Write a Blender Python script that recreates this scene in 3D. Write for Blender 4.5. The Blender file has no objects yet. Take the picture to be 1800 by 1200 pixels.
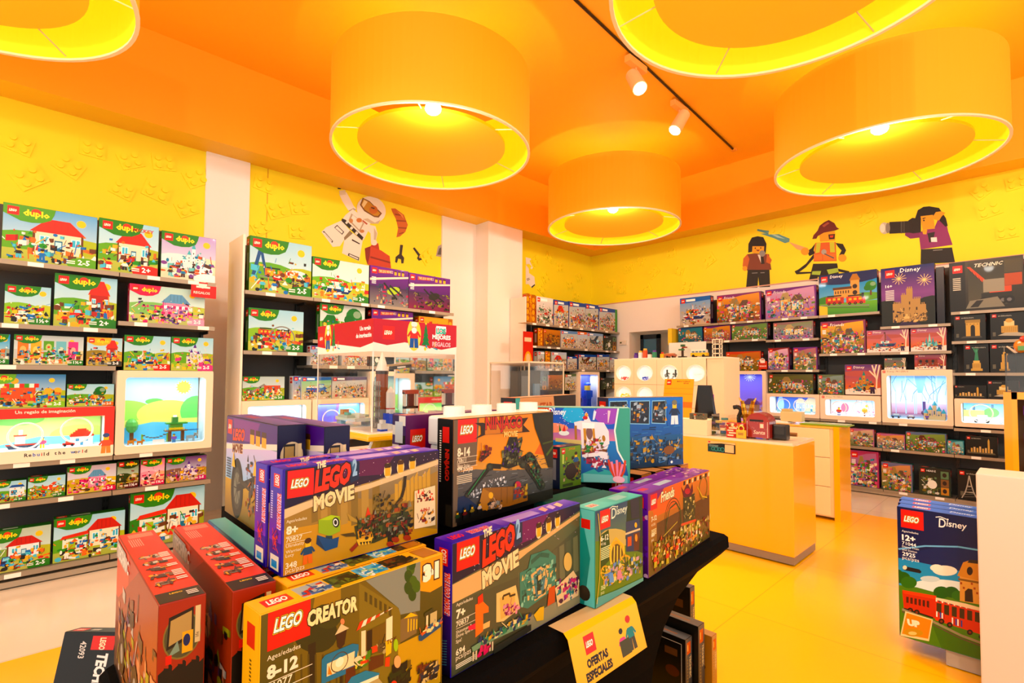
import bpy, math, random
from mathutils import Vector, Matrix
sc = bpy.context.scene
C = sc.collection
# ---------------------------------------------------------------- camera, sky, lights, exposure
EYE = 1.5
YAW, PITCH, ROLL = math.radians(46.2), math.radians(2.1), math.radians(0.35)
fwd = Vector((-math.sin(YAW)*math.cos(PITCH), math.cos(YAW)*math.cos(PITCH), math.sin(PITCH)))
rt = Vector((math.cos(YAW), math.sin(YAW), 0)); up = rt.cross(fwd)
rt2 = rt*math.cos(ROLL) + up*math.sin(ROLL); up2 = up*math.cos(ROLL) - rt*math.sin(ROLL)
cd = bpy.data.cameras.new('camera'); cam = bpy.data.objects.new('camera', cd); C.objects.link(cam)
cam.matrix_world = Matrix(((rt2.x, up2.x, -fwd.x, 0), (rt2.y, up2.y, -fwd.y, 0), (rt2.z, up2.z, -fwd.z, EYE), (0, 0, 0, 1)))
cd.sensor_width = 36; cd.lens = 893/1800*36; cd.shift_y = 28.5/1800; cd.clip_start = .02
sc.camera = cam
sc.view_settings.view_transform = 'Standard'; sc.view_settings.look = 'None'
sc.view_settings.gamma = 1; sc.view_settings.use_curve_mapping = False
sc.view_settings.exposure = 0.0
w = bpy.data.worlds.new('daylight'); sc.world = w; w.use_nodes = True
bg = w.node_tree.nodes['Background']; bg.inputs[0].default_value = (1, .95, .88, 1); bg.inputs[1].default_value = 1.54

def lamp(kind, name, loc, energy, color, parent=None, **k):
    d = bpy.data.lights.new(name, kind); d.energy = energy; d.color = color
    for a, b in k.items(): setattr(d, a, b)
    o = bpy.data.objects.new(name, d); C.objects.link(o); o.location = loc
    if parent: o.parent = parent
    return o
def aim(o, target):
    o.rotation_euler = (Vector(target)-o.location).to_track_quat('-Z', 'Y').to_euler()

# ---------------------------------------------------------------- colour and materials
def s2l(c):
    return c/12.92 if c <= .04045 else ((c+.055)/1.055)**2.4
_cc = {}
def hx(h):
    if not isinstance(h, str): return h
    if h not in _cc:
        _cc[h] = tuple(s2l(int(h[i:i+2], 16)/255) for i in (0, 2, 4))
    return _cc[h]
def mixc(a, b, t):
    a, b = hx(a), hx(b); return tuple(a[i]*(1-t)+b[i]*t for i in range(3))
def mat(name, rough=.4, metal=0., emit=0., coat=0., spec=.5, bump=0., bscale=60, rich=False):
    m = bpy.data.materials.new(name); m.use_nodes = True; nt = m.node_tree; b = nt.nodes['Principled BSDF']
    a = nt.nodes.new('ShaderNodeAttribute'); a.attribute_name = 'Col'
    src = a.outputs['Color']
    if rich:
        gm = nt.nodes.new('ShaderNodeGamma'); gm.inputs[1].default_value = 1.22; hs = nt.nodes.new('ShaderNodeHueSaturation'); hs.inputs['Saturation'].default_value = 1.12; hs.inputs['Value'].default_value = 1.04
        nt.links.new(src, gm.inputs[0]); nt.links.new(gm.outputs[0], hs.inputs['Color']); src = hs.outputs['Color']
    nt.links.new(src, b.inputs['Base Color'])
    b.inputs['Roughness'].default_value = rough; b.inputs['Metallic'].default_value = metal
    b.inputs['Specular IOR Level'].default_value = spec; b.inputs['Coat Weight'].default_value = coat
    if emit:
        nt.links.new(a.outputs['Color'], b.inputs['Emission Color']); b.inputs['Emission Strength'].default_value = emit
    if bump:
        n = nt.nodes.new('ShaderNodeTexNoise'); n.inputs['Scale'].default_value = bscale
        bu = nt.nodes.new('ShaderNodeBump'); bu.inputs['Strength'].default_value = bump; bu.inputs['Distance'].default_value = .002
        nt.links.new(n.outputs['Fac'], bu.inputs['Height']); nt.links.new(bu.outputs[0], b.inputs['Normal'])
    return m
CARD = mat('printed_card', .34, coat=.05, spec=.32, rich=True)
PLASTIC = mat('plastic', .25)
PAINT = mat('matt_paint', .6, bump=.1, bscale=90)
GLOSSP = mat('gloss_paint', .18, coat=.3)
METAL = mat('shelf_metal', .38, metal=.35)
CLOTH = mat('stretch_cloth', .95, spec=.08, bump=.3, bscale=400)
GOLD = mat('gold_foil', .25, metal=.9)
LIT = mat('glowing_print', .5, emit=.3)  # own glow stands in for light inside displays and portholes
BULB = mat('bulb', .5, emit=14.)
SHADE = mat('lamp_shade_fabric', .7, emit=.3, bump=.1, bscale=300)
DIFF = mat('lamp_diffuser', .6, emit=.5)
def glassmat(name, tint, fac=.07, base=.0):
    m = bpy.data.materials.new(name); m.use_nodes = True; nt = m.node_tree; nt.nodes.clear()
    o = nt.nodes.new('ShaderNodeOutputMaterial'); t = nt.nodes.new('ShaderNodeBsdfTransparent'); t.inputs[0].default_value = (*tint, 1)
    g = nt.nodes.new('ShaderNodeBsdfGlossy'); g.inputs['Roughness'].default_value = .03
    f = nt.nodes.new('ShaderNodeFresnel'); f.inputs[0].default_value = 1.45
    a = nt.nodes.new('ShaderNodeMath'); a.operation = 'ADD'; a.inputs[1].default_value = base
    mx = nt.nodes.new('ShaderNodeMixShader')
    nt.links.new(f.outputs[0], a.inputs[0]); nt.links.new(a.outputs[0], mx.inputs[0]); nt.links.new(t.outputs[0], mx.inputs[1]); nt.links.new(g.outputs[0], mx.inputs[2]); nt.links.new(mx.outputs[0], o.inputs[0])
    return m
GLASS = glassmat('clear_acrylic', (.97, .96, .93))
PANE = glassmat('display_pane', (1, 1, 1))

# ---------------------------------------------------------------- mesh builder
class MB:
    def __init__(s): s.v = []; s.f = []; s.c = []; s.sm = []
    def face(s, pts, col, smooth=False):
        n = len(s.v); s.v.extend(tuple(p) for p in pts); s.f.append(tuple(range(n, n+len(pts))))
        col = hx(col) if isinstance(col, str) or not isinstance(col[0], (tuple, str)) else [hx(x) for x in col]
        s.c.append(col); s.sm.append(smooth)
    def box(s, x0, x1, y0, y1, z0, z1, col, cols=None, M=None, bev=0):
        P = [Vector((x, y, z)) for z in (z0, z1) for y in (y0, y1) for x in (x0, x1)]
        if M: P = [M @ p for p in P]
        k = cols or {}
        for nm, q in (('bottom', (0, 2, 3, 1)), ('top', (4, 5, 7, 6)), ('front', (0, 1, 5, 4)), ('back', (3, 2, 6, 7)), ('left', (2, 0, 4, 6)), ('right', (1, 3, 7, 5))):
            s.face([P[i] for i in q], k.get(nm, col))
    def bbox(s, x0, x1, y0, y1, z0, z1, b, col, M=None):
        # box with bevelled edges
        cs = []
        me = bpy.data.meshes.new('t'); import bmesh
        bm = bmesh.new(); bmesh.ops.create_cube(bm, size=1)
        for v in bm.verts: v.co = Vector((x0+(x1-x0)*(v.co.x+.5), y0+(y1-y0)*(v.co.y+.5), z0+(z1-z0)*(v.co.z+.5)))
        bmesh.ops.bevel(bm, geom=bm.edges[:], offset=b, segments=2, affect='EDGES', profile=.6)
        for f in bm.faces: s.face([(M @ v.co if M else v.co) for v in f.verts], col)
        bm.free(); bpy.data.meshes.remove(me)
    def cyl(s, p0, p1, r0, r1, n, col, caps=True, cap_col=None, smooth=True):
        p0, p1 = Vector(p0), Vector(p1); d = (p1-p0).normalized()
        a = d.orthogonal().normalized(); b = d.cross(a)
        A = [p0+(a*math.cos(t)+b*math.sin(t))*r0 for t in [2*math.pi*i/n for i in range(n)]]
        B = [p1+(a*math.cos(t)+b*math.sin(t))*r1 for t in [2*math.pi*i/n for i in range(n)]]
        for i in range(n):
            j = (i+1) % n; s.face([A[i], A[j], B[j], B[i]], col, smooth)
        if caps:
            if r0 > 0: s.face(A[::-1], cap_col or col)
            if r1 > 0: s.face(B, cap_col or col)
    def tube(s, pts, r, n, col):
        for a, b in zip(pts[:-1], pts[1:]): s.cyl(a, b, r, r, n, col)
    def sph(s, c, rx, ry, rz, col, n=12, m=8, M=None):
        g = [[(c[0]+rx*math.sin(math.pi*j/m)*math.cos(2*math.pi*i/n), c[1]+ry*math.sin(math.pi*j/m)*math.sin(2*math.pi*i/n), c[2]+rz*math.cos(math.pi*j/m)) for i in range(n)] for j in range(m+1)]
        for j in range(m):
            for i in range(n):
                k = (i+1) % n; q = [g[j][i], g[j+1][i], g[j+1][k], g[j][k]]
                if j == 0: q = [g[0][0], g[1][i], g[1][k]]
                elif j == m-1: q = [g[j][i], g[m][0], g[j][k]]
                s.face([M @ Vector(p) if M else p for p in q], col, True)
    def ring(s, c, R, r, ax, col, n=40, m=6):
        # torus about axis vector ax
        ax = Vector(ax).normalized(); a = ax.orthogonal().normalized(); b = ax.cross(a); c = Vector(c)
        G = []
        for i in range(n):
            t = 2*math.pi*i/n; d = a*math.cos(t)+b*math.sin(t)
            G.append([c+d*(R+r*math.cos(2*math.pi*j/m))+ax*r*math.sin(2*math.pi*j/m) for j in range(m)])
        for i in range(n):
            for j in range(m):
                s.face([G[i][j], G[(i+1) % n][j], G[(i+1) % n][(j+1) % m], G[i][(j+1) % m]], col, True)
    def build(s, name, m, parent=None, origin=None):
        o0 = Vector(origin) if origin is not None else Vector((0, 0, 0))
        me = bpy.data.meshes.new(name)
        me.from_pydata([tuple(Vector(p)-o0) for p in s.v], [], s.f); me.materials.append(m)
        at = me.color_attributes.new('Col', 'FLOAT_COLOR', 'CORNER')
        buf = []
        for f, c in zip(s.f, s.c):
            if isinstance(c, list):
                for q in c: buf.extend((*q, 1))
            else: buf.extend((*c, 1)*len(f))
        at.data.foreach_set('color', buf)
        me.polygons.foreach_set('use_smooth', s.sm)
        if any(s.sm):
            import bmesh
            bm = bmesh.new(); bm.from_mesh(me); bmesh.ops.remove_doubles(bm, verts=bm.verts, dist=1e-6) if False else None; bm.free()
        me.update()
        o = bpy.data.objects.new(name, me); C.objects.link(o); o.location = o0
        if parent is not None: o.parent = parent; o.location = o0 if parent.get('_abs') else o0
        return o
def tag(o, label, cat, group=None):
    o['label'] = label; o['category'] = cat
    if group: o['group'] = group
    return o
def empty(name, loc, label, cat, group=None, rz=0):
    o = bpy.data.objects.new(name, None); C.objects.link(o); o.location = loc; o.rotation_euler = (0, 0, rz); o.empty_display_size = .1
    return tag(o, label, cat, group)
def struct(mb, name, m):
    o = mb.build(name, m); o['kind'] = 'structure'; return o
def part(mb, name, m, root, label=None):
    # geometry given in the root's own frame
    o = mb.build(name, m); o.parent = root
    if label: o['label'] = label
    return o
def Rz(a, loc=(0, 0, 0)): return Matrix.Translation(loc) @ Matrix.Rotation(a, 4, 'Z')

# ---------------------------------------------------------------- lettering
_tx = {}
def glyphs(txt, bold=0., res=2):
    k = (txt, bold, res)
    if k not in _tx:
        cu = bpy.data.curves.new('t', 'FONT'); cu.body = txt; cu.size = 1; cu.resolution_u = res; cu.offset = bold; cu.fill_mode = 'FRONT'
        ob = bpy.data.objects.new('t', cu); C.objects.link(ob)
        dg = bpy.context.evaluated_depsgraph_get(); dg.update(); me = ob.evaluated_get(dg).to_mesh()
        vs = [(v.co.x, v.co.y) for v in me.vertices]; fs = [tuple(p.vertices) for p in me.polygons]
        ob.evaluated_get(dg).to_mesh_clear(); bpy.data.objects.remove(ob); bpy.data.curves.remove(cu)
        if vs:
            x0 = min(v[0] for v in vs); x1 = max(v[0] for v in vs); y0 = min(v[1] for v in vs); y1 = max(v[1] for v in vs)
            vs = [(v[0]-x0, v[1]-y0) for v in vs]; _tx[k] = (vs, fs, x1-x0, y1-y0)
        else: _tx[k] = ([], [], 1, 1)
    return _tx[k]

# ---------------------------------------------------------------- flat printing on a face
def clip(pts, W, H):
    def cut(P, ins, inter):
        out = []
        for i in range(len(P)):
            a, b = P[i-1], P[i]
            if ins(b):
                if not ins(a): out.append(inter(a, b))
                out.append(b)
            elif ins(a): out.append(inter(a, b))
        return out
    def ix(x): return lambda a, b: (x, a[1]+(b[1]-a[1])*(x-a[0])/(b[0]-a[0]))
    def iy(y): return lambda a, b: (a[0]+(b[0]-a[0])*(y-a[1])/(b[1]-a[1]), y)
    for ins, it in ((lambda p: p[0] >= 0, ix(0)), (lambda p: p[0] <= W, ix(W)), (lambda p: p[1] >= 0, iy(0)), (lambda p: p[1] <= H, iy(H))):
        if len(pts) < 3: return []
        pts = cut(pts, ins, it)
    return pts
class Art:
    """prints on a rectangle; u runs 0..A (A = width/height), v runs 0..1"""
    def __init__(s, mb, o, ux, uy, w, h, step=6e-6):
        s.mb = mb; s.o = Vector(o); s.x = Vector(ux).normalized(); s.y = Vector(uy).normalized(); s.n = s.x.cross(s.y)
        s.h = h; s.A = w/h; s.k = 4; s.st = step; s.s = 1
    def P(s, u, v): return s.o+s.x*(u*s.h)+s.y*(v*s.h)+s.n*(s.k*s.st)
    def poly(s, pts, col, c=True):
        s.k += 1
        if c: pts = clip(list(pts), s.A, 1)
        if len(pts) >= 3: s.mb.face([s.P(*p) for p in pts], col)
    def rect(s, u0, v0, u1, v1, col, top=None):
        u0, u1, v0, v1 = max(0, u0), min(s.A, u1), max(0, v0), min(1, v1)
        if u1 <= u0 or v1 <= v0: return
        s.k += 1; c = [hx(col)]*2+[hx(top)]*2 if top else hx(col)
        s.mb.face([s.P(u0, v0), s.P(u1, v0), s.P(u1, v1), s.P(u0, v1)], c)
    def ell(s, u, v, a, b, col, n=16, rot=0):
        cr, sr = math.cos(rot), math.sin(rot)
        s.poly([(u+a*math.cos(t)*cr-b*math.sin(t)*sr, v+a*math.cos(t)*sr+b*math.sin(t)*cr) for t in [2*math.pi*i/n for i in range(n)]], col)
    def line(s, p, q, wd, col):
        d = Vector((q[0]-p[0], q[1]-p[1])); 
        if d.length < 1e-6: return
        n = Vector((-d.y, d.x)).normalized()*wd/2
        s.poly([(p[0]+n.x, p[1]+n.y), (q[0]+n.x, q[1]+n.y), (q[0]-n.x, q[1]-n.y), (p[0]-n.x, p[1]-n.y)][::-1], col)
    def circ(s, u, v, r, wd, col, n=28):
        pts = [(u+r*math.cos(2*math.pi*i/n), v+r*math.sin(2*math.pi*i/n)) for i in range(n+1)]
        s.path(pts, wd, col)
    def path(s, pts, wd, col):
        for a, b in zip(pts[:-1], pts[1:]): s.line(a, b, wd, col)
    def text(s, t, u, v, hgt, col, bold=.0, shear=0., maxw=None, rot=0., res=2, center=False, sx=1., out=None, outw=.04):
        vs, fs, W, H = glyphs(t, bold, res)
        capH = glyphs('H', bold, res)[3]; sc_ = hgt/capH; kx = sc_*sx
        if maxw and W*kx > maxw: kx = maxw/W
        if center: u = u-(W*kx*math.cos(rot))/2; v = v-(W*kx*math.sin(rot))/2
        if out:
            vo, fo, Wo, Ho = glyphs(t, bold+outw, res); s.k += 3; s._tx(vo, fo, u-(Wo-W)/2*kx, v-(Ho-H)/2*sc_, kx, sc_, shear, rot, out)
        s.k += 3; s._tx(vs, fs, u, v, kx, sc_, shear, rot, col); return W*kx
    def _tx(s, vs, fs, u, v, kx, ky, shear, rot, col):
        cr, sr = math.cos(rot), math.sin(rot)
        P = []
        for x, y in vs:
            a = x*kx+y*ky*shear; b = y*ky; P.append(s.P(u+a*cr-b*sr, v+a*sr+b*cr))
        n = len(s.mb.v); s.mb.v.extend(tuple(p) for p in P); col = hx(col)
        for f in fs: s.mb.f.append(tuple(n+i for i in f)); s.mb.c.append(col); s.mb.sm.append(False)
    def logo(s, u, v, a, detail=1, rot=0.):
        """red square sign of side a, lower left corner u,v"""
        cr, sr = math.cos(rot), math.sin(rot)
        q = lambda x, y: (u+x*a*cr-y*a*sr, v+x*a*sr+y*a*cr)
        s.poly([q(0, 0), q(1, 0), q(1, 1), q(0, 1)], 'd8281c')
        p = q(.07, .33)
        res = 3 if detail > 1 else 1
        W0 = glyphs('LEGO', .03, res)[2]; H0 = glyphs('LEGO', .03, res)[3]; ky = a*.31/H0; kx = a*.63/W0
        for bd, col in (((.13, '141414'), (.105, 'ffd400'), (.07, '141414'), (.03, 'ffffff')) if detail > 1 else ((.09, 'f0b020'), (.03, 'ffffff'))):
            vs, fs, W, H = glyphs('LEGO', bd, res); s.k += 3
            x_, y_ = .13-(W-W0)*kx/2/a, .35-(H-H0)*ky/2/a
            s._tx(vs, fs, *q(x_, y_), kx, ky, .18, rot, col)
    def bars(s, u, v, w, n, hgt, col, gap=1.9, rng=None):
        for i in range(n):
            s.rect(u, v-i*hgt*gap, u+w*(1 if rng is None else rng.uniform(.55, 1)), v-i*hgt*gap+hgt, col)
# ---------------------------------------------------------------- picture motifs
def clutter(a, r, u0, v0, u1, v1, n, pal, sz=.05):
    for i in range(n):
        u = r.uniform(u0, u1); v = v0+(v1-v0)*r.random()**1.3; w = sz*r.uniform(.35, 1.5); h = sz*r.uniform(.3, 1.3); c = r.choice(pal); k = r.random()
        if k < .45:
            sh = r.uniform(-.3, .3)*w
            a.poly([(u, v), (u+w, v+sh), (u+w, v+sh+h), (u, v+h)], c)
            a.poly([(u+w, v+sh), (u+w*1.3, v+sh+h*.2), (u+w*1.3, v+sh+h*1.1), (u+w, v+sh+h)], mixc(c, '101010', .45))
        elif k < .7: a.ell(u, v, w*.5, h*.5, c, 8)
        elif k < .85: a.line((u, v), (u+w*1.6*r.uniform(-1, 1), v+h*1.8), sz*.18, c)
        else: a.poly([(u, v), (u+w, v), (u+w*.5, v+h*1.3)], c)
def fig(a, r, u, v, h, shirt, legs, hair='3a2413', skin='f2c21c'):
    a.poly([(u-.2*h, v), (u-.02*h, v), (u, v+.36*h), (u+.02*h, v), (u+.2*h, v), (u+.17*h, v+.38*h), (u-.17*h, v+.38*h)], legs)
    a.poly([(u-.19*h, v+.36*h), (u+.19*h, v+.36*h), (u+.14*h, v+.66*h), (u-.14*h, v+.66*h)], shirt)
    a.line((u-.14*h, v+.62*h), (u-.27*h, v+.42*h), .08*h, shirt); a.line((u+.14*h, v+.62*h), (u+.27*h, v+.42*h), .08*h, shirt)
    a.rect(u-.11*h, v+.66*h, u+.11*h, v+.9*h, skin); a.ell(u, v+.9*h, .14*h, .11*h, hair, 10)
    a.ell(u-.04*h, v+.79*h, .014*h, .02*h, '111111', 5); a.ell(u+.04*h, v+.79*h, .014*h, .02*h, '111111', 5)
def house(a, u, v, w, h, wall='e9dfc8', roof='d8391f', trim='7a4a22', n=2, door=True):
    a.rect(u, v, u+w, v+h*.62, wall)
    a.poly([(u-.06*w, v+h*.6), (u+w*1.06, v+h*.6), (u+w*.72, v+h), (u+w*.28, v+h)], roof)
    for i in range(4): a.rect(u+w*(.27+.13*i), v+h*.66, u+w*(.3+.13*i), v+h*.96, mixc(roof, '000000', .2))
    a.rect(u, v, u+.05*w, v+h*.62, trim); a.rect(u+.95*w, v, u+w, v+h*.62, trim)
    for i in range(n):
        x = u+w*(.13+.62*i/max(1, n-1)) if n > 1 else u+.4*w
        a.rect(x, v+h*.25, x+.2*w, v+h*.5, 'ffffff'); a.rect(x+.02*w, v+h*.27, x+.18*w, v+h*.48, '6cc0dc'); a.rect(x+.09*w, v+h*.27, x+.11*w, v+h*.48, 'ffffff')
    if door: a.rect(u+.42*w, v, u+.58*w, v+h*.4, '3c7f9e'); a.rect(u+.44*w, v+.18*h, u+.56*w, v+h*.36, 'bfe3ee')
def tree(a, u, v, h, c='3f8f2f', t='6b4423'):
    a.rect(u-.05*h, v, u+.05*h, v+.45*h, t); a.ell(u, v+.65*h, .33*h, .34*h, c, 14); a.ell(u-.2*h, v+.52*h, .2*h, .2*h, mixc(c, '000000', .15), 10); a.ell(u+.12*h, v+.75*h, .16*h, .14*h, mixc(c, 'ffffff', .25), 10)
def truck(a, u, v, w, c='d2311f'):
    h = w*.5
    a.rect(u, v+h*.2, u+w, v+h*.62, c); a.poly([(u+w*.55, v+h*.6), (u+w*.95, v+h*.6), (u+w*.85, v+h), (u+w*.6, v+h)], c)
    a.poly([(u+w*.6, v+h*.62), (u+w*.88, v+h*.62), (u+w*.82, v+h*.92), (u+w*.63, v+h*.92)], 'a9dcea')
    a.rect(u+w*.04, v+h*.62, u+w*.5, v+h*.74, 'e8e8e8')
    for x in (.22, .78): a.ell(u+w*x, v+h*.18, h*.2, h*.2, '191919'); a.ell(u+w*x, v+h*.18, h*.1, h*.1, 'e6b012')
    a.ell(u+w*.97, v+h*.42, h*.05, h*.06, 'ffe680', 8)
def train(a, u, v, w, c='d2311f'):
    h = w*.32
    a.line((u-.1*w, v-.02*h), (u+w*1.1, v-.3*h), h*.1, '8d8d86'); a.line((u-.1*w, v-.2*h), (u+w*1.1, v-.5*h), h*.06, '55524a')
    for i, cc in ((0, c), (1, mixc(c, '000000', .25))):
        x = u+w*(.55-.52*i); y = v+h*.1*i
        a.poly([(x, y), (x+w*.46, y-h*.1), (x+w*.46, y+h*.5), (x, y+h*.6)], cc); a.rect(x+w*.04, y+h*.6, x+w*.4, y+h*.72, '33251c')
        for k in range(3): a.rect(x+w*(.06+.12*k), y+h*.25, x+w*(.13+.12*k), y+h*.45, 'f3c95b')
        for k in range(3): a.ell(x+w*(.08+.14*k), y-h*.02, h*.13, h*.13, '1b1b1b', 10); a.ell(x+w*(.08+.14*k), y-h*.02, h*.05, h*.05, 'c23322', 8)
    a.rect(u+w*.92, v+h*.4, u+w*.98, v+h*.85, '222222')
def castle(a, u, v, w, h, c='cdb98f', roof='3c4f78', n=5):
    k = [.45, .7, 1., .62, .5][:n]
    for i in range(n):
        x = u+w*i/n; hh = h*k[i]*.75; ww = w/n*.8
        a.rect(x, v, x+ww, v+hh, mixc(c, '5a4a3a', .12*(i % 2))); a.poly([(x-.1*ww, v+hh), (x+1.1*ww, v+hh), (x+.5*ww, v+hh+h*.25*k[i])], roof)
        for j in range(3): a.rect(x+ww*.35, v+hh*(.3+.22*j), x+ww*.6, v+hh*(.38+.22*j), '3b3040')
    a.rect(u, v, u+w, v+h*.22, mixc(c, '000000', .1)); a.ell(u+w*.5, v+h*.05, w*.08, h*.12, '2a2226', 12)
def boat(a, u, v, w, c='f2f2f2', top='d2311f'):
    h = w*.5
    a.poly([(u, v+h*.35), (u+w*.15, v), (u+w*.85, v), (u+w, v+h*.4)], c); a.poly([(u+.02*w, v+.27*h), (u+w*.15, v), (u+w*.85, v), (u+.97*w, v+.27*h)], '1f3f7a')
    a.rect(u+w*.25, v+h*.38, u+w*.65, v+h*.7, 'f6f1e2'); a.rect(u+w*.2, v+h*.7, u+w*.7, v+h*.8, top)
    a.rect(u+w*.3, v+h*.48, u+w*.4, v+h*.6, '5db3d5'); a.rect(u+w*.48, v+h*.48, u+w*.58, v+h*.6, '5db3d5'); a.rect(u+w*.42, v+h*.8, u+w*.47, v+h*1.2, 'd9d9d9')
def plane(a, u, v, w, c='e8581f'):
    a.ell(u+w*.5, v+w*.25, w*.45, w*.13, c, 18); a.poly([(u+w*.3, v+w*.3), (u+w*.6, v+w*.3), (u+w*.85, v+w*.62), (u+w*.65, v+w*.62)], mixc(c, '000000', .15))
    a.poly([(u+.02*w, v+.25*w), (u+.2*w, v+.3*w), (u+.05*w, v+.52*w)], c); a.ell(u+w*.72, v+w*.31, w*.12, w*.08, 'bfe6f2', 10); a.line((u+w*.96, v+w*.05), (u+w*.96, v+w*.45), .03*w, '777777')
def crane(a, u, v, w, h, c='d9541c'):
    a.poly([(u, v+h), (u+.08*w, v+h), (u+w*.75, v+h*.35), (u+w*.62, v+h*.33)], c)
    for i in range(7): a.line((u+w*(.05+.08*i), v+h*(.97-.08*i)), (u+w*(.1+.08*i), v+h*(.84-.08*i)), .012*w, '2a1208')
    a.rect(u+w*.35, v+h*.12, u+w*1.1, v+h*.3, '2b2c26'); a.rect(u+w*.55, v+h*.3, u+w*1.08, v+h*.44, c)
    for i in range(5): a.ell(u+w*(.42+.15*i), v+h*.1, h*.1, h*.1, '131313', 14); a.ell(u+w*(.42+.15*i), v+h*.1, h*.045, h*.045, '77777a', 10)
def beast(a, u, v, w, pal=('3d4a2c', '7d2a1a', '222018', '55602f')):
    r = random.Random(5)
    a.ell(u+w*.5, v+w*.33, w*.34, w*.2, pal[0], 14); a.ell(u+w*.2, v+w*.3, w*.17, w*.14, pal[2], 12)
    for i in range(4): a.poly([(u+w*(.28+.15*i), v), (u+w*(.36+.15*i), v), (u+w*(.38+.13*i), v+w*.28), (u+w*(.26+.14*i), v+w*.28)], pal[2])
    for i in range(7): a.poly([(u+w*(.1+.1*i), v+w*.45), (u+w*(.16+.1*i), v+w*.45), (u+w*(.08+.12*i), v+w*.62)], pal[i % 2+1])
    for s_ in (-1, 1): a.poly([(u+w*.12, v+w*(.3+.06*s_)), (u+w*.14, v+w*(.36+.06*s_)), (u-w*.08, v+w*(.36+.14*s_))], '8a6a2a')
    clutter(a, r, u+.15*w, v+.1*w, u+.8*w, v+.5*w, 60, list(pal)+['a8551c', '8f8e7a'], .06*w)
def mech(a, u, v, w, h, pal=('24261f', '3f4438', '5f6650', '8c8f6a')):
    r = random.Random(9)
    for x in (-.42, -.3, .3, .45):
        k = (u+w*(.5+x*.55), v+h*.55); f = (u+w*(.5+x*1.1), v+h*.02)
        a.line((u+w*.5, v+h*.5), k, h*.07, pal[1]); a.line(k, f, h*.065, pal[0]); a.ell(*k, h*.05, h*.05, pal[2], 10)
    a.ell(u+w*.5, v+h*.6, w*.13, h*.24, pal[0], 14); a.ell(u+w*.5, v+h*.85, w*.08, h*.1, pal[1], 12)
    clutter(a, r, u+.38*w, v+.45*h, u+.6*w, v+.9*h, 55, list(pal)+['6a3bb0'], .05*h)
DP = ['d7301f', 'f0b91b', '2f7fc4', '3f9a34', 'f5f1e6', '7a4a24', 'ef7a1b', '2a2a2a', '74c7dd']
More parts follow.
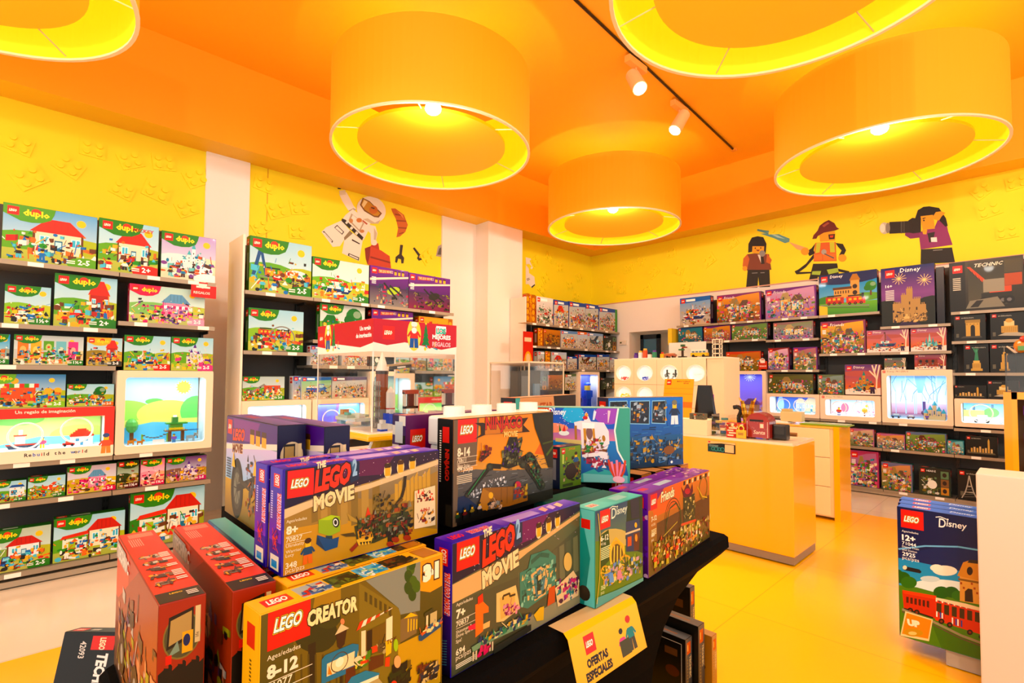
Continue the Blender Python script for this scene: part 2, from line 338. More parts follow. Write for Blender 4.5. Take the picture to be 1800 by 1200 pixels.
# ---------------------------------------------------------------- box themes
def t_duplo(a, r, k='house', top='3c8a2a', sky='a9d3e6', gnd='6fae35', age='2-5', cor='3c8a2a', word=None, pal=None, wc='c2261b'):
    A = a.A; pal = pal or DP
    a.rect(0, 0, A, 1, 'd8ecf0', sky); a.ell(A*.3, .2, A*.6, .36, gnd, 20); a.ell(A*.85, .15, A*.45, .38, mixc(gnd, 'f3d54a', .35), 20); a.rect(0, 0, A, .22, mixc(gnd, 'e2cf86', .5))
    a.ell(A*.82, .82, .07, .07, 'f7c81e', 12)
    cx, w = A*.52, min(.95, A*.55)
    if k == 'house': house(a, cx-w*.4, .2, w, .62)
    elif k == 'farm': house(a, cx-w*.1, .25, w*.85, .62, 'efe6d0', 'c9281c'); a.rect(A*.12, .22, A*.45, .5, 'e4eadf'); a.poly([(A*.08, .5), (A*.48, .56), (A*.46, .64), (A*.12, .58)], 'd8391f'); a.rect(A*.2, .24, A*.3, .44, 'a7c63a')
    elif k == 'fire': house(a, cx+.02, .22, w*.6, .7, 'b3331f', 'd8391f', 'e2951c'); truck(a, A*.06, .15, A*.42); a.poly([(A*.85, .25), (A*.9, .2), (A*.8, .55), (A*.76, .55)], 'f0b91b')
    elif k == 'train': train(a, A*.15, .35, A*.6); a.circ(A*.6, .3, .3, .03, '8c8c86')
    elif k == 'cargo': a.line((A*.06, .3), (A*.16, .78), .06, '2d5f96'); a.line((A*.16, .78), (A*.4, .82), .05, '2d5f96'); a.line((A*.26, .3), (A*.18, .75), .05, '2d5f96'); train(a, A*.22, .3, A*.6, 'ef8a1b'); a.ell(A*.75, .4, .2, .08, 'dfe9ee')
    elif k == 'castle': castle(a, cx-w*.3, .22, w*.75, .62, 'efe4ef', '6a4aa0')
    elif k == 'ice': castle(a, cx-w*.25, .25, w*.75, .6, 'dff1f4', '69b7c6'); a.ell(A*.8, .25, .16, .16, 'f3fafa')
    elif k == 'boat': boat(a, A*.15, .18, A*.55)
    elif k == 'bridge': a.poly([(A*.02, .2), (A*.12, .2), (A*.55, .62), (A*.5, .7)], '8d8d86'); a.rect(A*.5, .3, A*.9, .62, 'c75a2c'); [a.ell(A*(.58+.14*i), .3, .06, .18, 'f1e9c9', 10) for i in range(3)]
    elif k == 'plane': plane(a, A*.35, .3, A*.5); tree(a, A*.2, .2, .4)
    elif k == 'bike': truck(a, A*.1, .12, A*.35, '2c5fa8'); a.rect(A*.52, .25, A*.95, .68, 'e7eef0'); a.rect(A*.56, .32, A*.74, .55, '4da0c8'); a.poly([(A*.5, .68), (A*.97, .68), (A*.9, .8), (A*.58, .8)], '2c5fa8')
    elif k == 'police': house(a, A*.35, .3, A*.5, .5, 'e7eef0', 'c9281c'); truck(a, A*.04, .12, A*.42, '33509e')
    elif k == 'cards':
        for i, c in enumerate(('e8862a', 'f0b53a', '6aa838', '86c1cf', 'd7659a')): a.rect(A*(.05+.18*i), .2+.3*(i == 2), A*(.2+.18*i), .82, c); a.ell(A*(.125+.18*i), .5+.1*(i == 2), .08, .13, mixc(c, 'fff6c0', .45), 10); a.ell(A*(.125+.18*i), .42, .04, .08, mixc(c, '301808', .6), 8)
        a.rect(A*.41, .2, A*.56, .44, '6aa838')
    elif k == 'tree': tree(a, A*.7, .25, .65, '2f7d33'); a.rect(A*.5, .25, A*.75, .5, '8b5a2b'); a.rect(A*.54, .36, A*.66, .5, 'f0b91b'); boat(a, A*.12, .15, A*.3, 'f5c93a')
    elif k == 'cafe':
        a.rect(A*.2, .2, A*.62, .6, 'd1622b'); [a.rect(A*(.18+.06*i), .6, A*(.24+.06*i), .72, ('f5f1e6', 'd8391f', '5aa236')[i % 3]) for i in range(8)]; a.ell(A*.36, .8, .09, .09, 'e5b52a', 14); a.ell(A*.78, .5, .1, .1, 'e5b52a', 12); a.ell(A*.9, .5, .1, .1, 'e5b52a', 12)
    elif k == 'shop': house(a, A*.42, .2, A*.36, .62, 'f1a3bd', '7aa7c9', 'd9759b'); [a.rect(A*(.4+.04*i), .42, A*(.44+.04*i), .5, ('e64c86', 'ffffff')[i % 2]) for i in range(10)]
    elif k == 'jungle': house(a, A*.05, .1, A*.35, .6, '8fc23d', '2f7d33', '7a4a24'); tree(a, A*.75, .2, .75, '2f7d33')
    clutter(a, r, A*.02, .03, A*.95, .42, int(60*A), pal, .085); clutter(a, r, A*.1, .3, A*.9, .62, int(14*A), pal, .05)
    for i in range(int(1.5+A)): fig(a, r, A*(.15+.24*i)+r.uniform(0, .06), .06, .2, r.choice(pal), r.choice(pal))
    a.poly([(0, 1), (0, .83), (.1, .78), (.22, .72), (.36, .71), (.5, .73), (.62, .8), (.66, .9), (.68, 1)][::-1], top)
    if A > 1.2 and k in ('house2',): pass
    a.logo(.05, .81, .15); a.ell(.42, .9, .07, .07, 'e2461d', 10); a.text('duplo', .25, .79, .115, 'ffe04a', .035, 0, .38, 0, 1)
    if word: a.text(word, A-.42, .84, .07, wc, .02, 0, .38, 0, 1)
    if age:
        a.ell(A-.16, .06, .26, .13, cor, 14); a.text(age, A-.26, .05, .1, 'ffffff', .03, 0, .24, 0, 1); a.bars(A-.42, .1, .12, 2, .02, 'f4f4e8')
def t_friends(a, r, bgd='a889c8', main='7a3f8f', pal=None, word='Friends', hero='c9b078', n=150, sky='d9b7c9'):
    A = a.A; pal = pal or ['c8ae6f', '6f8f3a', '8b4f8f', 'd46a8f', '4f9fae', 'e8dcbc', '5a3a2a', 'd98a2b', '2f5a4a', 'efe9da']
    a.rect(0, 0, A, 1, mixc(bgd, '404020', .2), sky)
    house(a, A*.3, .25, A*.22, .6, hero, mixc(hero, '402010', .4)); house(a, A*.52, .25, A*.25, .5, mixc(hero, 'ffffff', .2), '6d5a4a', n=3)
    clutter(a, r, 0, 0, A, .62, n, pal, .075); clutter(a, r, A*.2, .2, A*.8, .75, n//4, pal[:5], .05)
    a.poly([(0, 1), (0, .88), (A*.3, .85), (A*.6, .93), (A, .97), (A, 1)][::-1], main)
    a.poly([(A, 1), (A-.06, 1), (A-.03, .5), (A-.05, 0), (A, 0)], main)
    a.logo(.05, .8, .15)
    if word: a.text(word, .26, .84, .09, 'ffffff', .0, .15, .45, 0, 1)
    a.bars(.05, .72, .1, 4, .018, 'ffffff')
def t_city(a, r, head='2f57a6', bgd='b8c8cf', pal=None, n=140, hero=None, hc='d2311f', side=None):
    A = a.A; pal = pal or ['e8e6dc', '8f8c84', 'c23322', '2f57a6', 'd9a12b', '3b3b38', 'b9b2a0', '6d8f4a', '9a7a58']
    a.rect(0, 0, A, 1, 'c9b9a0', bgd)
    if hero == 'house': house(a, A*.2, .2, A*.5, .6, 'd8c9a0', hc)
    elif hero == 'truck': truck(a, A*.15, .2, A*.7, hc)
    elif hero == 'plane': plane(a, A*.15, .2, A*.7, hc)
    elif hero == 'boat': boat(a, A*.1, .2, A*.75, 'f2f2f2', hc)
    elif hero == 'ferris': a.circ(A*.55, .5, .3, .02, hc); a.circ(A*.55, .5, .2, .015, 'e8dcbc'); [a.line((A*.55, .5), (A*.55+.3*math.cos(t*.785), .5+.3*math.sin(t*.785)), .01, '55524a') for t in range(8)]
    clutter(a, r, A*.05, .03, A, .55, n, pal, .08); clutter(a, r, A*.2, .3, A*.85, .75, n//4, pal, .05)
    a.poly([(0, 1), (0, .8), (A, .86), (A, 1)][::-1], head); a.logo(.05, .81, .15); a.rect(.24, .86, .24+.35, .94, 'ffffff')
    if side: a.rect(A-.16, 0, A, 1, side)
def t_movie(a, r, low='8d8a86', hero='7d8f1a', pal=None, n=60):
    A = a.A; pal = pal or ['2b2b2e', '55565a', '8a7fa0', 'b54a6a', '3c4a66', 'c7b28a']
    a.rect(0, 0, A, 1, '3a2148', '7a3f9a'); a.rect(0, 0, A, .5, low, '4a2f5c'); a.poly([(0, .62), (A, .8), (A, .85), (0, .68)], 'e8d9c8')
    clutter(a, r, A*.1, .05, A*.95, .5, n, pal, .07)
    a.ell(A*.6, .42, .2, .1, hero, 12, .3); a.line((A*.35, .6), (A*.7, .2), .05, '23242a'); a.line((A*.5, .55), (A*.85, .3), .05, '23242a')
    a.poly([(A*.2, .83), (A*.5, .86), (A*.5, .95), (A*.2, .93)], 'c3391f'); a.text('THE LEGO MOVIE 2', A*.22, .85, .07, 'f5d9b0', .03, .1, A*.36, .05, 1)
    for i in range(3): a.rect(A*(.62+.1*i), .84, A*(.68+.1*i), .94, 'e9b41d'); a.rect(A*(.62+.1*i), .92, A*(.68+.1*i), .96, '5a3416')
    a.logo(.05, .81, .15); a.bars(.05, .7, .12, 5, .02, 'e8e8e8')
def t_arch(a, r, k='arch', c='c9ab6a'):
    A = a.A; a.rect(0, 0, A, 1, '161712', '23241d'); a.logo(.05, .83, .12); a.text('architecture', .22, .86, .05, 'd9d6c8', 0, 0, .5, 0, 1)
    m = mixc(c, '20180a', .35)
    if k == 'arch':
        a.rect(A*.38, .15, A*.82, .75, c); a.rect(A*.36, .68, A*.84, .8, m); a.rect(A*.53, .15, A*.67, .5, '2a2418'); a.ell(A*.6, .5, A*.07, .1, '2a2418'); a.poly([(A*.2, .1), (A*.9, .1), (A*.84, .17), (A*.3, .17)], '55524a')
        for i in range(4): a.rect(A*(.4+.11*i), .6, A*(.44+.11*i), .65, m)
    elif k == 'house':
        a.poly([(A*.2, .15), (A*.95, .1), (A*.98, .2), (A*.5, .3)], 'b8b3a2'); a.rect(A*.3, .25, A*.75, .5, c); a.rect(A*.38, .5, A*.66, .68, 'e0cfa0'); a.ell(A*.52, .7, .1, .08, c)
        for i in range(9): a.rect(A*(.32+.05*i), .28, A*(.34+.05*i), .46, m)
    elif k == 'statue':
        a.rect(A*.28, .06, A*.75, .14, c); a.rect(A*.34, .14, A*.68, .34, c); a.rect(A*.38, .34, A*.64, .42, 'd8bb78')
        a.poly([(A*.42, .42), (A*.6, .42), (A*.57, .72), (A*.47, .72)], '4f8f70'); a.ell(A*.52, .76, .035, .045, '5fa080'); a.line((A*.48, .7), (A*.38, .88), .035, '4f8f70'); [a.line((A*.52, .78), (A*.52+.08*math.cos(t), .78+.08*math.sin(t)), .012, '5fa080') for t in (.6, 1.1, 1.57, 2.1, 2.6)]
        for i in range(5): a.rect(A*(.36+.06*i), .17, A*(.385+.06*i), .3, m)
    elif k == 'tower':
        a.rect(A*.36, .06, A*.78, .12, m); a.rect(A*.42, .12, A*.72, .35, c); a.rect(A*.47, .35, A*.67, .62, c); a.rect(A*.52, .62, A*.62, .7, c); a.line((A*.57, .7), (A*.57, .88), .012, 'b8b3a2')
        for i in range(4): a.rect(A*(.49+.045*i), .14, A*(.5+.045*i), .6, m)
    elif k == 'skyline':
        a.poly([(A*.08, .12), (A*.95, .12), (A*.9, .2), (A*.14, .2)], '6f6a58')
        for i, hh in enumerate((.2, .26, .22, .3, .2, .24, .6, .2)): a.rect(A*(.16+.09*i), .19, A*(.22+.09*i), .19+hh, mixc(c, 'ffffff', .15*(i % 2)))
        a.poly([(A*.7, .79), (A*.76, .79), (A*.73, .9)], c)
    elif k == 'eiffel':
        for s_ in (-1, 1): a.path([(A*.6+.2*s_, .05), (A*.6+.11*s_, .25), (A*.6+.05*s_, .5), (A*.6, .82)], .03, 'b9b5aa')
        for v_, w_ in ((.25, .13), (.45, .07)): a.rect(A*.6-w_, v_, A*.6+w_, v_+.03, 'b9b5aa')
        for i in range(5): a.line((A*.6-.14+.02*i, .1+.08*i), (A*.6+.14-.02*i, .14+.08*i), .012, '8c887c')
    a.bars(.06, .25, .08, 4, .02, '8a8776')
def t_snow(a, r, k='ship', sky='e08a4a', up_='a8789a', tree_=True):
    A = a.A; a.rect(0, 0, A, 1, sky, up_); a.ell(A*.4, .7, A*.5, .1, mixc(sky, '704a80', .5), 14)
    a.poly([(0, 0), (A, 0), (A, .24), (A*.7, .17), (A*.3, .24), (0, .16)], 'ede3dc')
    if k == 'ship': boat(a, A*.22, .25, A*.5, '7a6a8a', '5a3a5a'); a.rect(A*.42, .45, A*.46, .9, '6a4a3a'); a.poly([(A*.3, .5), (A*.44, .5), (A*.44, .85)], 'b9808a'); a.poly([(A*.48, .5), (A*.62, .5), (A*.48, .8)], '9a6a8a'); a.poly([(A*.18, .2), (A*.34, .2), (A*.26, .45)], '4fa0b0')
    elif k == 'ice': [a.poly([(A*(.3+.09*i), .2), (A*(.42+.09*i), .2), (A*(.36+.09*i), .45+.32*(i == 2)+.15*(i in (1, 3)))], ('7fc6c9', '5aa3ae', '9ad9d6', '5aa3ae', '7fc6c9')[i]) for i in range(5)]
    elif k == 'castle': castle(a, A*.3, .15, A*.5, .65, 'c9a05a', '2f8f8a'); 
    elif k == 'fig': fig(a, r, A*.5, .15, .5, 'd98a2b', '4f7fae')
    elif k == 'box': a.rect(A*.1, .25, A*.75, .7, '8a4a3a'); [a.ell(A*(.2+.2*i), .55, .08, .1, '2a1e1a') for i in range(3)]
    clutter(a, r, A*.05, .05, A*.8, .4, int(40*A), ['7a4a3a', '4f9fae', 'c9a05a', 'e8dcd0', '5a4a7a', 'b5563a', '2f6a6a'], .06)
    if tree_:
        for p in (((A-.12, .05), (A-.1, .5), (A-.22, .98)), ((A-.1, .5), (A-.02, .98)), ((A-.1, .55), (A-.3, .8)), ((A-.16, .75), (A-.1, 1.))): a.path(p, .04, 'f0dcc6')
    fig(a, r, A-.22, .04, .34, '4a2f5a', '3a2440', '7a2f1a')
    a.logo(.05, .81, .14); a.text('Disney', .24, .85, .08, 'f6efe6', .01, .1, .36, 0, 1)
def t_station(a, r):
    A = a.A; a.rect(0, 0, A, 1, '9ccfe6', '2f8fd0'); a.ell(A*.5, 1.0, A*.75, .28, '1c2f6a', 26); a.rect(0, .94, A, 1, '1c2f6a')
    a.ell(A*.2, .35, A*.25, .12, '4f8f3a'); a.ell(A*.8, .38, A*.3, .1, '6aa838'); a.rect(0, 0, A, .28, '4f9a34', '7ab83f')
    a.rect(A*.27, .38, A*.56, .62, 'd8b070'); a.rect(A*.56, .36, A*.71, .8, 'd8b070'); a.poly([(A*.54, .8), (A*.73, .8), (A*.67, .95), (A*.6, .95)], 'b98a4a'); a.rect(A*.25, .6, A*.58, .66, '6a4a2a')
    for i in range(6): a.rect(A*(.29+.045*i), .5, A*(.31+.045*i), .57, '4a3a2a')
    for i in range(2): a.ell(A*.635, .5+.15*i, .05, .055, '3a2a22')
    tree(a, A*.9, .4, .35); train(a, A*.1, .25, A*.7, 'd8401f'); a.poly([(0, 0), (A*.15, 0), (A*.15, .2), (0, .24)], 'f0d060')
    a.logo(.05, .82, .14); a.text('Disney', .24, .88, .07, 'ffffff', .01, .1, .3, 0, 1)
def t_nightcastle(a, r):
    A = a.A; a.rect(0, 0, A, .55, '3a2f50', '8a5a9a'); a.rect(0, .55, A, 1, '8a5a9a', '232f74'); a.ell(A*.1, .2, .25, .25, '20281e'); a.ell(A*.95, .22, .28, .25, '20281e')
    # a plain brick keep with square towers
    for u, w, h in ((.22, .16, .38), (.38, .1, .52), (.48, .12, .62), (.6, .14, .44), (.74, .1, .34)):
        a.rect(A*u, .06, A*(u+w), h, 'b59a6a'); [a.rect(A*(u+.02+.035*i), h, A*(u+.04+.035*i), h+.03, 'b59a6a') for i in range(int(w/.035))]
        [a.rect(A*(u+w*.4), .15+.1*i, A*(u+w*.6), .2+.1*i, '4a3a2a') for i in range(int(h*7)-1)]
    clutter(a, r, A*.2, .05, A*.85, .25, 60, ['b59a6a', '6a5a3a', 'd8c08a', '3a3040'], .04)
    for u, v in ((.35, .8), (.82, .74)):
        for t in range(12): a.line((A*u, v), (A*u+.1*math.cos(t*.52), v+.1*math.sin(t*.52)), .007, 'f3dfa0')
    a.logo(.06, .83, .13); a.text('Disney', .26, .88, .07, 'ffffff', .01, .1, .3, 0, 1); a.text('16+', .06, .66, .05, 'ffffff', .02, 0, .14, 0, 1); a.bars(.06, .6, .12, 7, .014, 'dddddd')
def t_technic(a, r):
    A = a.A; a.rect(0, 0, A, 1, '2a2820', '4a4638'); a.rect(.28, .1, A-.2, .95, '5a5848', '35362c'); a.rect(0, 0, .24, 1, '181812'); crane(a, A*.25, .1, A*.55, .78)
    a.rect(.5, .35, .8, .6, '9a988a'); a.poly([(.24, .05), (.8, .05), (.7, .25), (.3, .2)], '8a887a'); a.poly([(.3, .07), (.42, .07), (.5, .2), (.4, .2)], '2a2a24')
    a.rect(A-.26, .7, A-.02, .95, '55503c'); a.rect(A-.26, .45, A-.02, .68, 'b5561c')
    a.logo(.05, .78, .15); a.text('TECHNIC', .36, .86, .07, 'e8e6da', .02, .3, .5, 0, 1); a.bars(.05, .66, .12, 7, .02, 'd0cec0')
def t_ninja(a, r, n=90): 
    A = a.A; a.rect(0, 0, A, 1, '6a5a48', 'c98a4a'); clutter(a, r, A*.1, .1, A*.9, .7, n, ['3a3428', '7a5a2a', 'b5831f', '2a2a2a', '8a3a1a', 'd8b05a'], .09); a.logo(.05, .81, .15)
def t_yellow(a, r, hc='3a2a1a', n=60):
    A = a.A; a.rect(0, 0, A, 1, 'c8861a', 'e0a62a'); clutter(a, r, A*.2, .2, A*.8, .75, n, [hc, '8a4a1a', 'f0c860', 'c23322'], .09); a.logo(.05, .81, .15)
    a.rect(A-.2, 0, A-.02, 1, 'b06a1a'); 
    for i in range(4): a.ell(A-.11, .15+.22*i, .07, .09, 'e6a81e', 10)
def t_plain(a, r, c='2a3a2a'):
    A = a.A; a.rect(0, 0, A, 1, c, mixc(c, 'ffffff', .08))
    if A > .4: a.logo(.05, .81, .15)
def t_hero(a, r):
    A = a.A; a.rect(0, 0, A, 1, '3f4a34', '2a2f28'); clutter(a, r, A*.1, .05, A*.6, .65, 70, ['5a6a3a', 'd8d8d0', '8a7a3a', '2a2a22', '6a8a6a'], .08)
    for i in range(3): a.rect(A*.7, .06+.29*i, A*.95, .33+.29*i, ('c99a5a', '8a6a4a', '6a8a6a')[i]); a.ell(A*.82, .2+.29*i, .06, .08, '3a2a22')
    a.ell(A*.42, .4, .14, .16, 'e8e8e0'); a.logo(.05, .83, .12); a.text('HEADZ', .22, .86, .06, 'e8e8e8', .02, 0, .3, 0, 1)
def toybox(name, o, ux, w, d, h, theme, kw, label, group=None, side='555555', top=None, seed=None, cat='toy box', lean=0., extra=None):
    """card box: front face starts at o, runs along ux (unit, horizontal), height h, depth d behind"""
    ux = Vector(ux).normalized(); n = Vector((ux.y, -ux.x, 0))  # outward normal of the front
    base = Vector(o); mb = MB(); mi = .0015
    M = Matrix(((ux.x, -n.x, 0, 0), (ux.y, -n.y, 0, 0), (0, 0, 1, 0), (0, 0, 0, 1)))
    if lean: M = M @ Matrix.Rotation(-lean, 4, 'X')
    tp = top or side
    mb.bbox(0, w, 0, d, 0, h, .0022, side, M)
    r = random.Random(seed if seed is not None else name+label)
    F = M.to_3x3()
    a = Art(mb, M @ Vector((mi, -.0001, mi)), F @ Vector((1, 0, 0)), F @ Vector((0, 0, 1)), w-2*mi, h-2*mi)
    theme(a, r, **kw)
    L = Art(mb, M @ Vector((-.0001, d-mi, mi)), F @ Vector((0, -1, 0)), F @ Vector((0, 0, 1)), d-2*mi, h-2*mi)
    R_ = Art(mb, M @ Vector((w+.0001, mi, mi)), F @ Vector((0, 1, 0)), F @ Vector((0, 0, 1)), d-2*mi, h-2*mi)
    T = Art(mb, M @ Vector((mi, mi, h+.0001)), F @ Vector((1, 0, 0)), F @ Vector((0, 1, 0)), w-2*mi, d-2*mi)
    for q in (L, R_):
        if .12 < q.A < .7: q.logo(q.A*.2, .95-q.A*.6, q.A*.6)
        q.rect(q.A*.3, .2, q.A*.7, .7, mixc(side, 'ffffff', .25))
    T.rect(0, 0, T.A, 1, tp)
    if T.A > 1.6: T.logo(.15, .2, .6); T.rect(1., .35, min(T.A*.5, 3.), .65, mixc(tp, 'ffffff', .5))
    if extra: extra(a, L, R_, T)
    ob = mb.build(name, CARD); ob.location = base
    return tag(ob, label, cat, group)
# ---------------------------------------------------------------- the room
XW, YW, ZS, ZC, XF, YF = -6.4, 8.38, 3.98, 4.9, -6.03, 8.0   # walls, soffit, upper ceiling, edge of the recess
XR, YN = 4.2, -3.4
YEL = 'ffea0c'
def tilemat(name, c1, c2, rough, size):
    m = bpy.data.materials.new(name); m.use_nodes = True; nt = m.node_tree; b = nt.nodes['Principled BSDF']
    tc = nt.nodes.new('ShaderNodeTexCoord'); mp = nt.nodes.new('ShaderNodeMapping'); br = nt.nodes.new('ShaderNodeTexBrick')
    br.offset = 0; br.inputs['Scale'].default_value = 1; br.inputs['Brick Width'].default_value = size; br.inputs['Row Height'].default_value = size
    br.inputs['Mortar Size'].default_value = .0025; br.inputs['Color1'].default_value = (*hx(c1), 1); br.inputs['Color2'].default_value = (*hx(c2), 1)
    br.inputs['Mortar'].default_value = (*mixc(c1, '000000', .35), 1)
    mp.inputs['Location'].default_value = (.18, .22, 0)
    nt.links.new(tc.outputs['Object'], mp.inputs[0]); nt.links.new(mp.outputs[0], br.inputs['Vector']); nt.links.new(br.outputs['Color'], b.inputs['Base Color'])
    n = nt.nodes.new('ShaderNodeTexNoise'); n.inputs['Scale'].default_value = 2.5; mr = nt.nodes.new('ShaderNodeMapRange'); mr.inputs[3].default_value = rough*.8; mr.inputs[4].default_value = rough*1.3
    nt.links.new(n.outputs['Fac'], mr.inputs[0]); nt.links.new(mr.outputs[0], b.inputs['Roughness'])
    return m
fy = MB(); fy.face([(-3.77, YN, 0), (XR, YN, 0), (XR, 6.76, 0), (-3.77, 6.76, 0)], 'ffffff')
struct(fy, 'floor', tilemat('yellow_floor_tile', 'ffbe02', 'fdb800', .22, 1.2))
fb = MB(); fb.face([(XW, YN, 0), (-3.77, YN, 0), (-3.77, YW, 0), (XW, YW, 0)], 'ffffff'); fb.face([(-3.77, 6.76, 0), (XR, 6.76, 0), (XR, YW, 0), (-3.77, YW, 0)], 'ffffff')
struct(fb, 'floor', tilemat('cream_floor_tile', 'e3d6c0', 'ddd0ba', .16, 1.2))
CEIL = 'ffbe12'
mb = MB()
mb.face([(XF, YN, ZC), (XF, YF, ZC), (XR, YF, ZC), (XR, YN, ZC)], CEIL)
mb.face([(XF, YN, ZS), (XF, YF, ZS), (XF, YF, ZC), (XF, YN, ZC)], 'ffb80f'); mb.face([(XF, YF, ZS), (XR, YF, ZS), (XR, YF, ZC), (XF, YF, ZC)], 'ffb80f')
mb.face([(XW, YN, ZS), (XW, YF, ZS), (XF, YF, ZS), (XF, YN, ZS)], CEIL); mb.face([(XW, YF, ZS), (XW, YW, ZS), (XR, YW, ZS), (XR, YF, ZS)], CEIL)
struct(mb, 'ceiling', PAINT)
# walls: white below, yellow printed panels with brick relief above
def relief(mb, o, ux, seeds):
    """moulded 2x2 brick motifs on a panel; ux along the wall, z up"""
    ux = Vector(ux); n = Vector((ux.y, -ux.x, 0)); r = random.Random(4)
    for s, z in seeds:
        a = r.uniform(-.6, .8); k = r.uniform(.095, .12); ca, sa = math.cos(a), math.sin(a)
        c = Vector(o)+ux*s+Vector((0, 0, z))
        U = (ux*ca+Vector((0, 0, sa)))*k; V = (ux*-sa*.75+Vector((0, 0, ca*.8)))*k
        q = [c-U-V, c+U-V, c+U+V, c-U+V]; t = [p+n*.014 for p in q]
        mb.face(t, YEL)
        for i in range(4): mb.face([q[i], q[(i+1) % 4], t[(i+1) % 4], t[i]], mixc(YEL, 'e08a00', .12))  # brick and stud sides tinted deeper, shading put into their colour
        for i in (-1, 1):
            for j in (-1, 1):
                p = c+U*.48*i+V*.48*j+n*.014; mb.cyl(p, p+n*.022, k*.26, k*.25, 14, mixc(YEL, 'e89a00', .1), True, YEL, False)
wl = MB()
wl.face([(XW, YN, 0), (XW, YW, 0), (XW, YW, 2.1), (XW, YN, 2.1)], 'f4ece0')
wl.face([(XW, YN, 2.1), (XW, YW, 2.1), (XW, YW, ZS), (XW, YN, ZS)], YEL)
wl.box(XW+.001, XW+.004, 2.04, 2.05, 2.1, ZS, 'e0a800')
r = random.Random(11)
def spots(px): return px
Lp = [(-.1, 3.58), (.42, 3.70), (.25, 3.48), (-.02, 3.3), (.72, 3.68), (1.0, 3.74), (.66, 3.36), (.95, 3.42), (1.3, 3.66), (1.22, 3.3), (2.0, 3.78), (2.16, 3.5), (1.98, 3.25), (2.42, 3.6), (2.4, 3.28), (2.2, 3.02), (4.35, 3.3), (4.1, 2.95), (6.7, 3.6), (7.0, 3.35), (7.4, 3.6), (7.7, 3.3), (7.1, 3.75), (8.0, 3.5), (6.9, 3.12), (7.9, 3.1)]
relief(wl, (XW, 0, 0), (0, 1, 0), Lp)
struct(wl, 'wall_left', PAINT)
wb = MB()
DX0, DX1, DZ = -5.28, -4.47, 2.36     # doorway niche in the far wall
for x0, x1, z0, z1, c in ((XW, DX0-.2, 0, 2.955, 'f6f0e6'), (DX1, XR, 0, 2.955, 'f6f0e6'), (DX0-.2, DX1, DZ, 2.955, 'f6f0e6'), (XW, XR, 2.955, ZS, YEL)):
    wb.face([(x0, YW, z0), (x1, YW, z0), (x1, YW, z1), (x0, YW, z1)], c)
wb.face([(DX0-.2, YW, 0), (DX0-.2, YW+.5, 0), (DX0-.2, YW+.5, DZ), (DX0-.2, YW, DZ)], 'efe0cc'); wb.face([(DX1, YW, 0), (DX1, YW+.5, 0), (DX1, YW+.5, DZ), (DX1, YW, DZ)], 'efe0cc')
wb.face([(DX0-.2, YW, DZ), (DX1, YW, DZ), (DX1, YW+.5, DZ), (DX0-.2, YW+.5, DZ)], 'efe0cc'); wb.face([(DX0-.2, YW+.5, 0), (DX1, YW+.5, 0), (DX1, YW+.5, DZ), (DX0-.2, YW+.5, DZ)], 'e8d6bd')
wb.box(XW, XR, YW-.006, YW, 2.945, 2.965, 'd9a48c')
Bp = [(XW+5.9-r.random()*5.6, 3.1+r.random()*.75) for i in range(0)]
Bp = [(.5, 3.35), (.75, 3.2), (1.15, 3.7), (1.45, 3.45), (1.3, 3.15), (1.8, 3.75), (1.95, 3.4), (2.1, 3.1), (2.5, 3.5), (2.9, 3.72), (3.6, 3.82), (4.75, 3.75), (5.95, 3.8), (6.0, 3.55), (6.25, 3.82), (6.15, 3.25), (6.42, 3.5), (.9, 3.6)]
relief(wb, (XW, YW, 0), (1, 0, 0), Bp)
struct(wb, 'wall_back', PAINT)
# white pilasters
p1 = MB(); p1.box(XW, XW+.03, 1.39, 1.84, 0, ZS, 'fbf4ea'); struct(p1, 'trim_1', PAINT)
p2 = MB(); p2.box(XW, XW+.03, 4.6, 5.28, 0, ZS, 'fbf4ea'); p2.box(XW+.03, XF-.04, 5.28, 6.05, 0, ZS, 'f8eee0'); struct(p2, 'trim_2', PAINT)
# dark framed door with a glass pane in the niche
d = MB()
for b_ in ((-5.27, -5.21, 0, 2.3), (-4.93, -4.87, 0, 2.3), (-5.27, -4.87, 2.22, 2.3), (-5.27, -4.87, 0, .1)): d.box(b_[0], b_[1], YW+.05, YW+.11, b_[2], b_[3], '15222c')
dr = struct(d, 'door_1', METAL)
g = MB(); g.box(-5.21, -4.93, YW+.07, YW+.09, .1, 2.22, '2f5f78'); part(g, 'door_pane', GLOSSP, dr)
th = MB(); th.bbox(-5.69, -5.53, YW-.035, YW, 2.12, 2.21, .008, 'f0e2cc'); th.box(-5.67, -5.63, YW-.037, YW-.034, 2.15, 2.18, '5a5a3a')
tag(th.build('thermostat', PLASTIC), 'small cream thermostat on the white wall left of the dark door', 'thermostat')

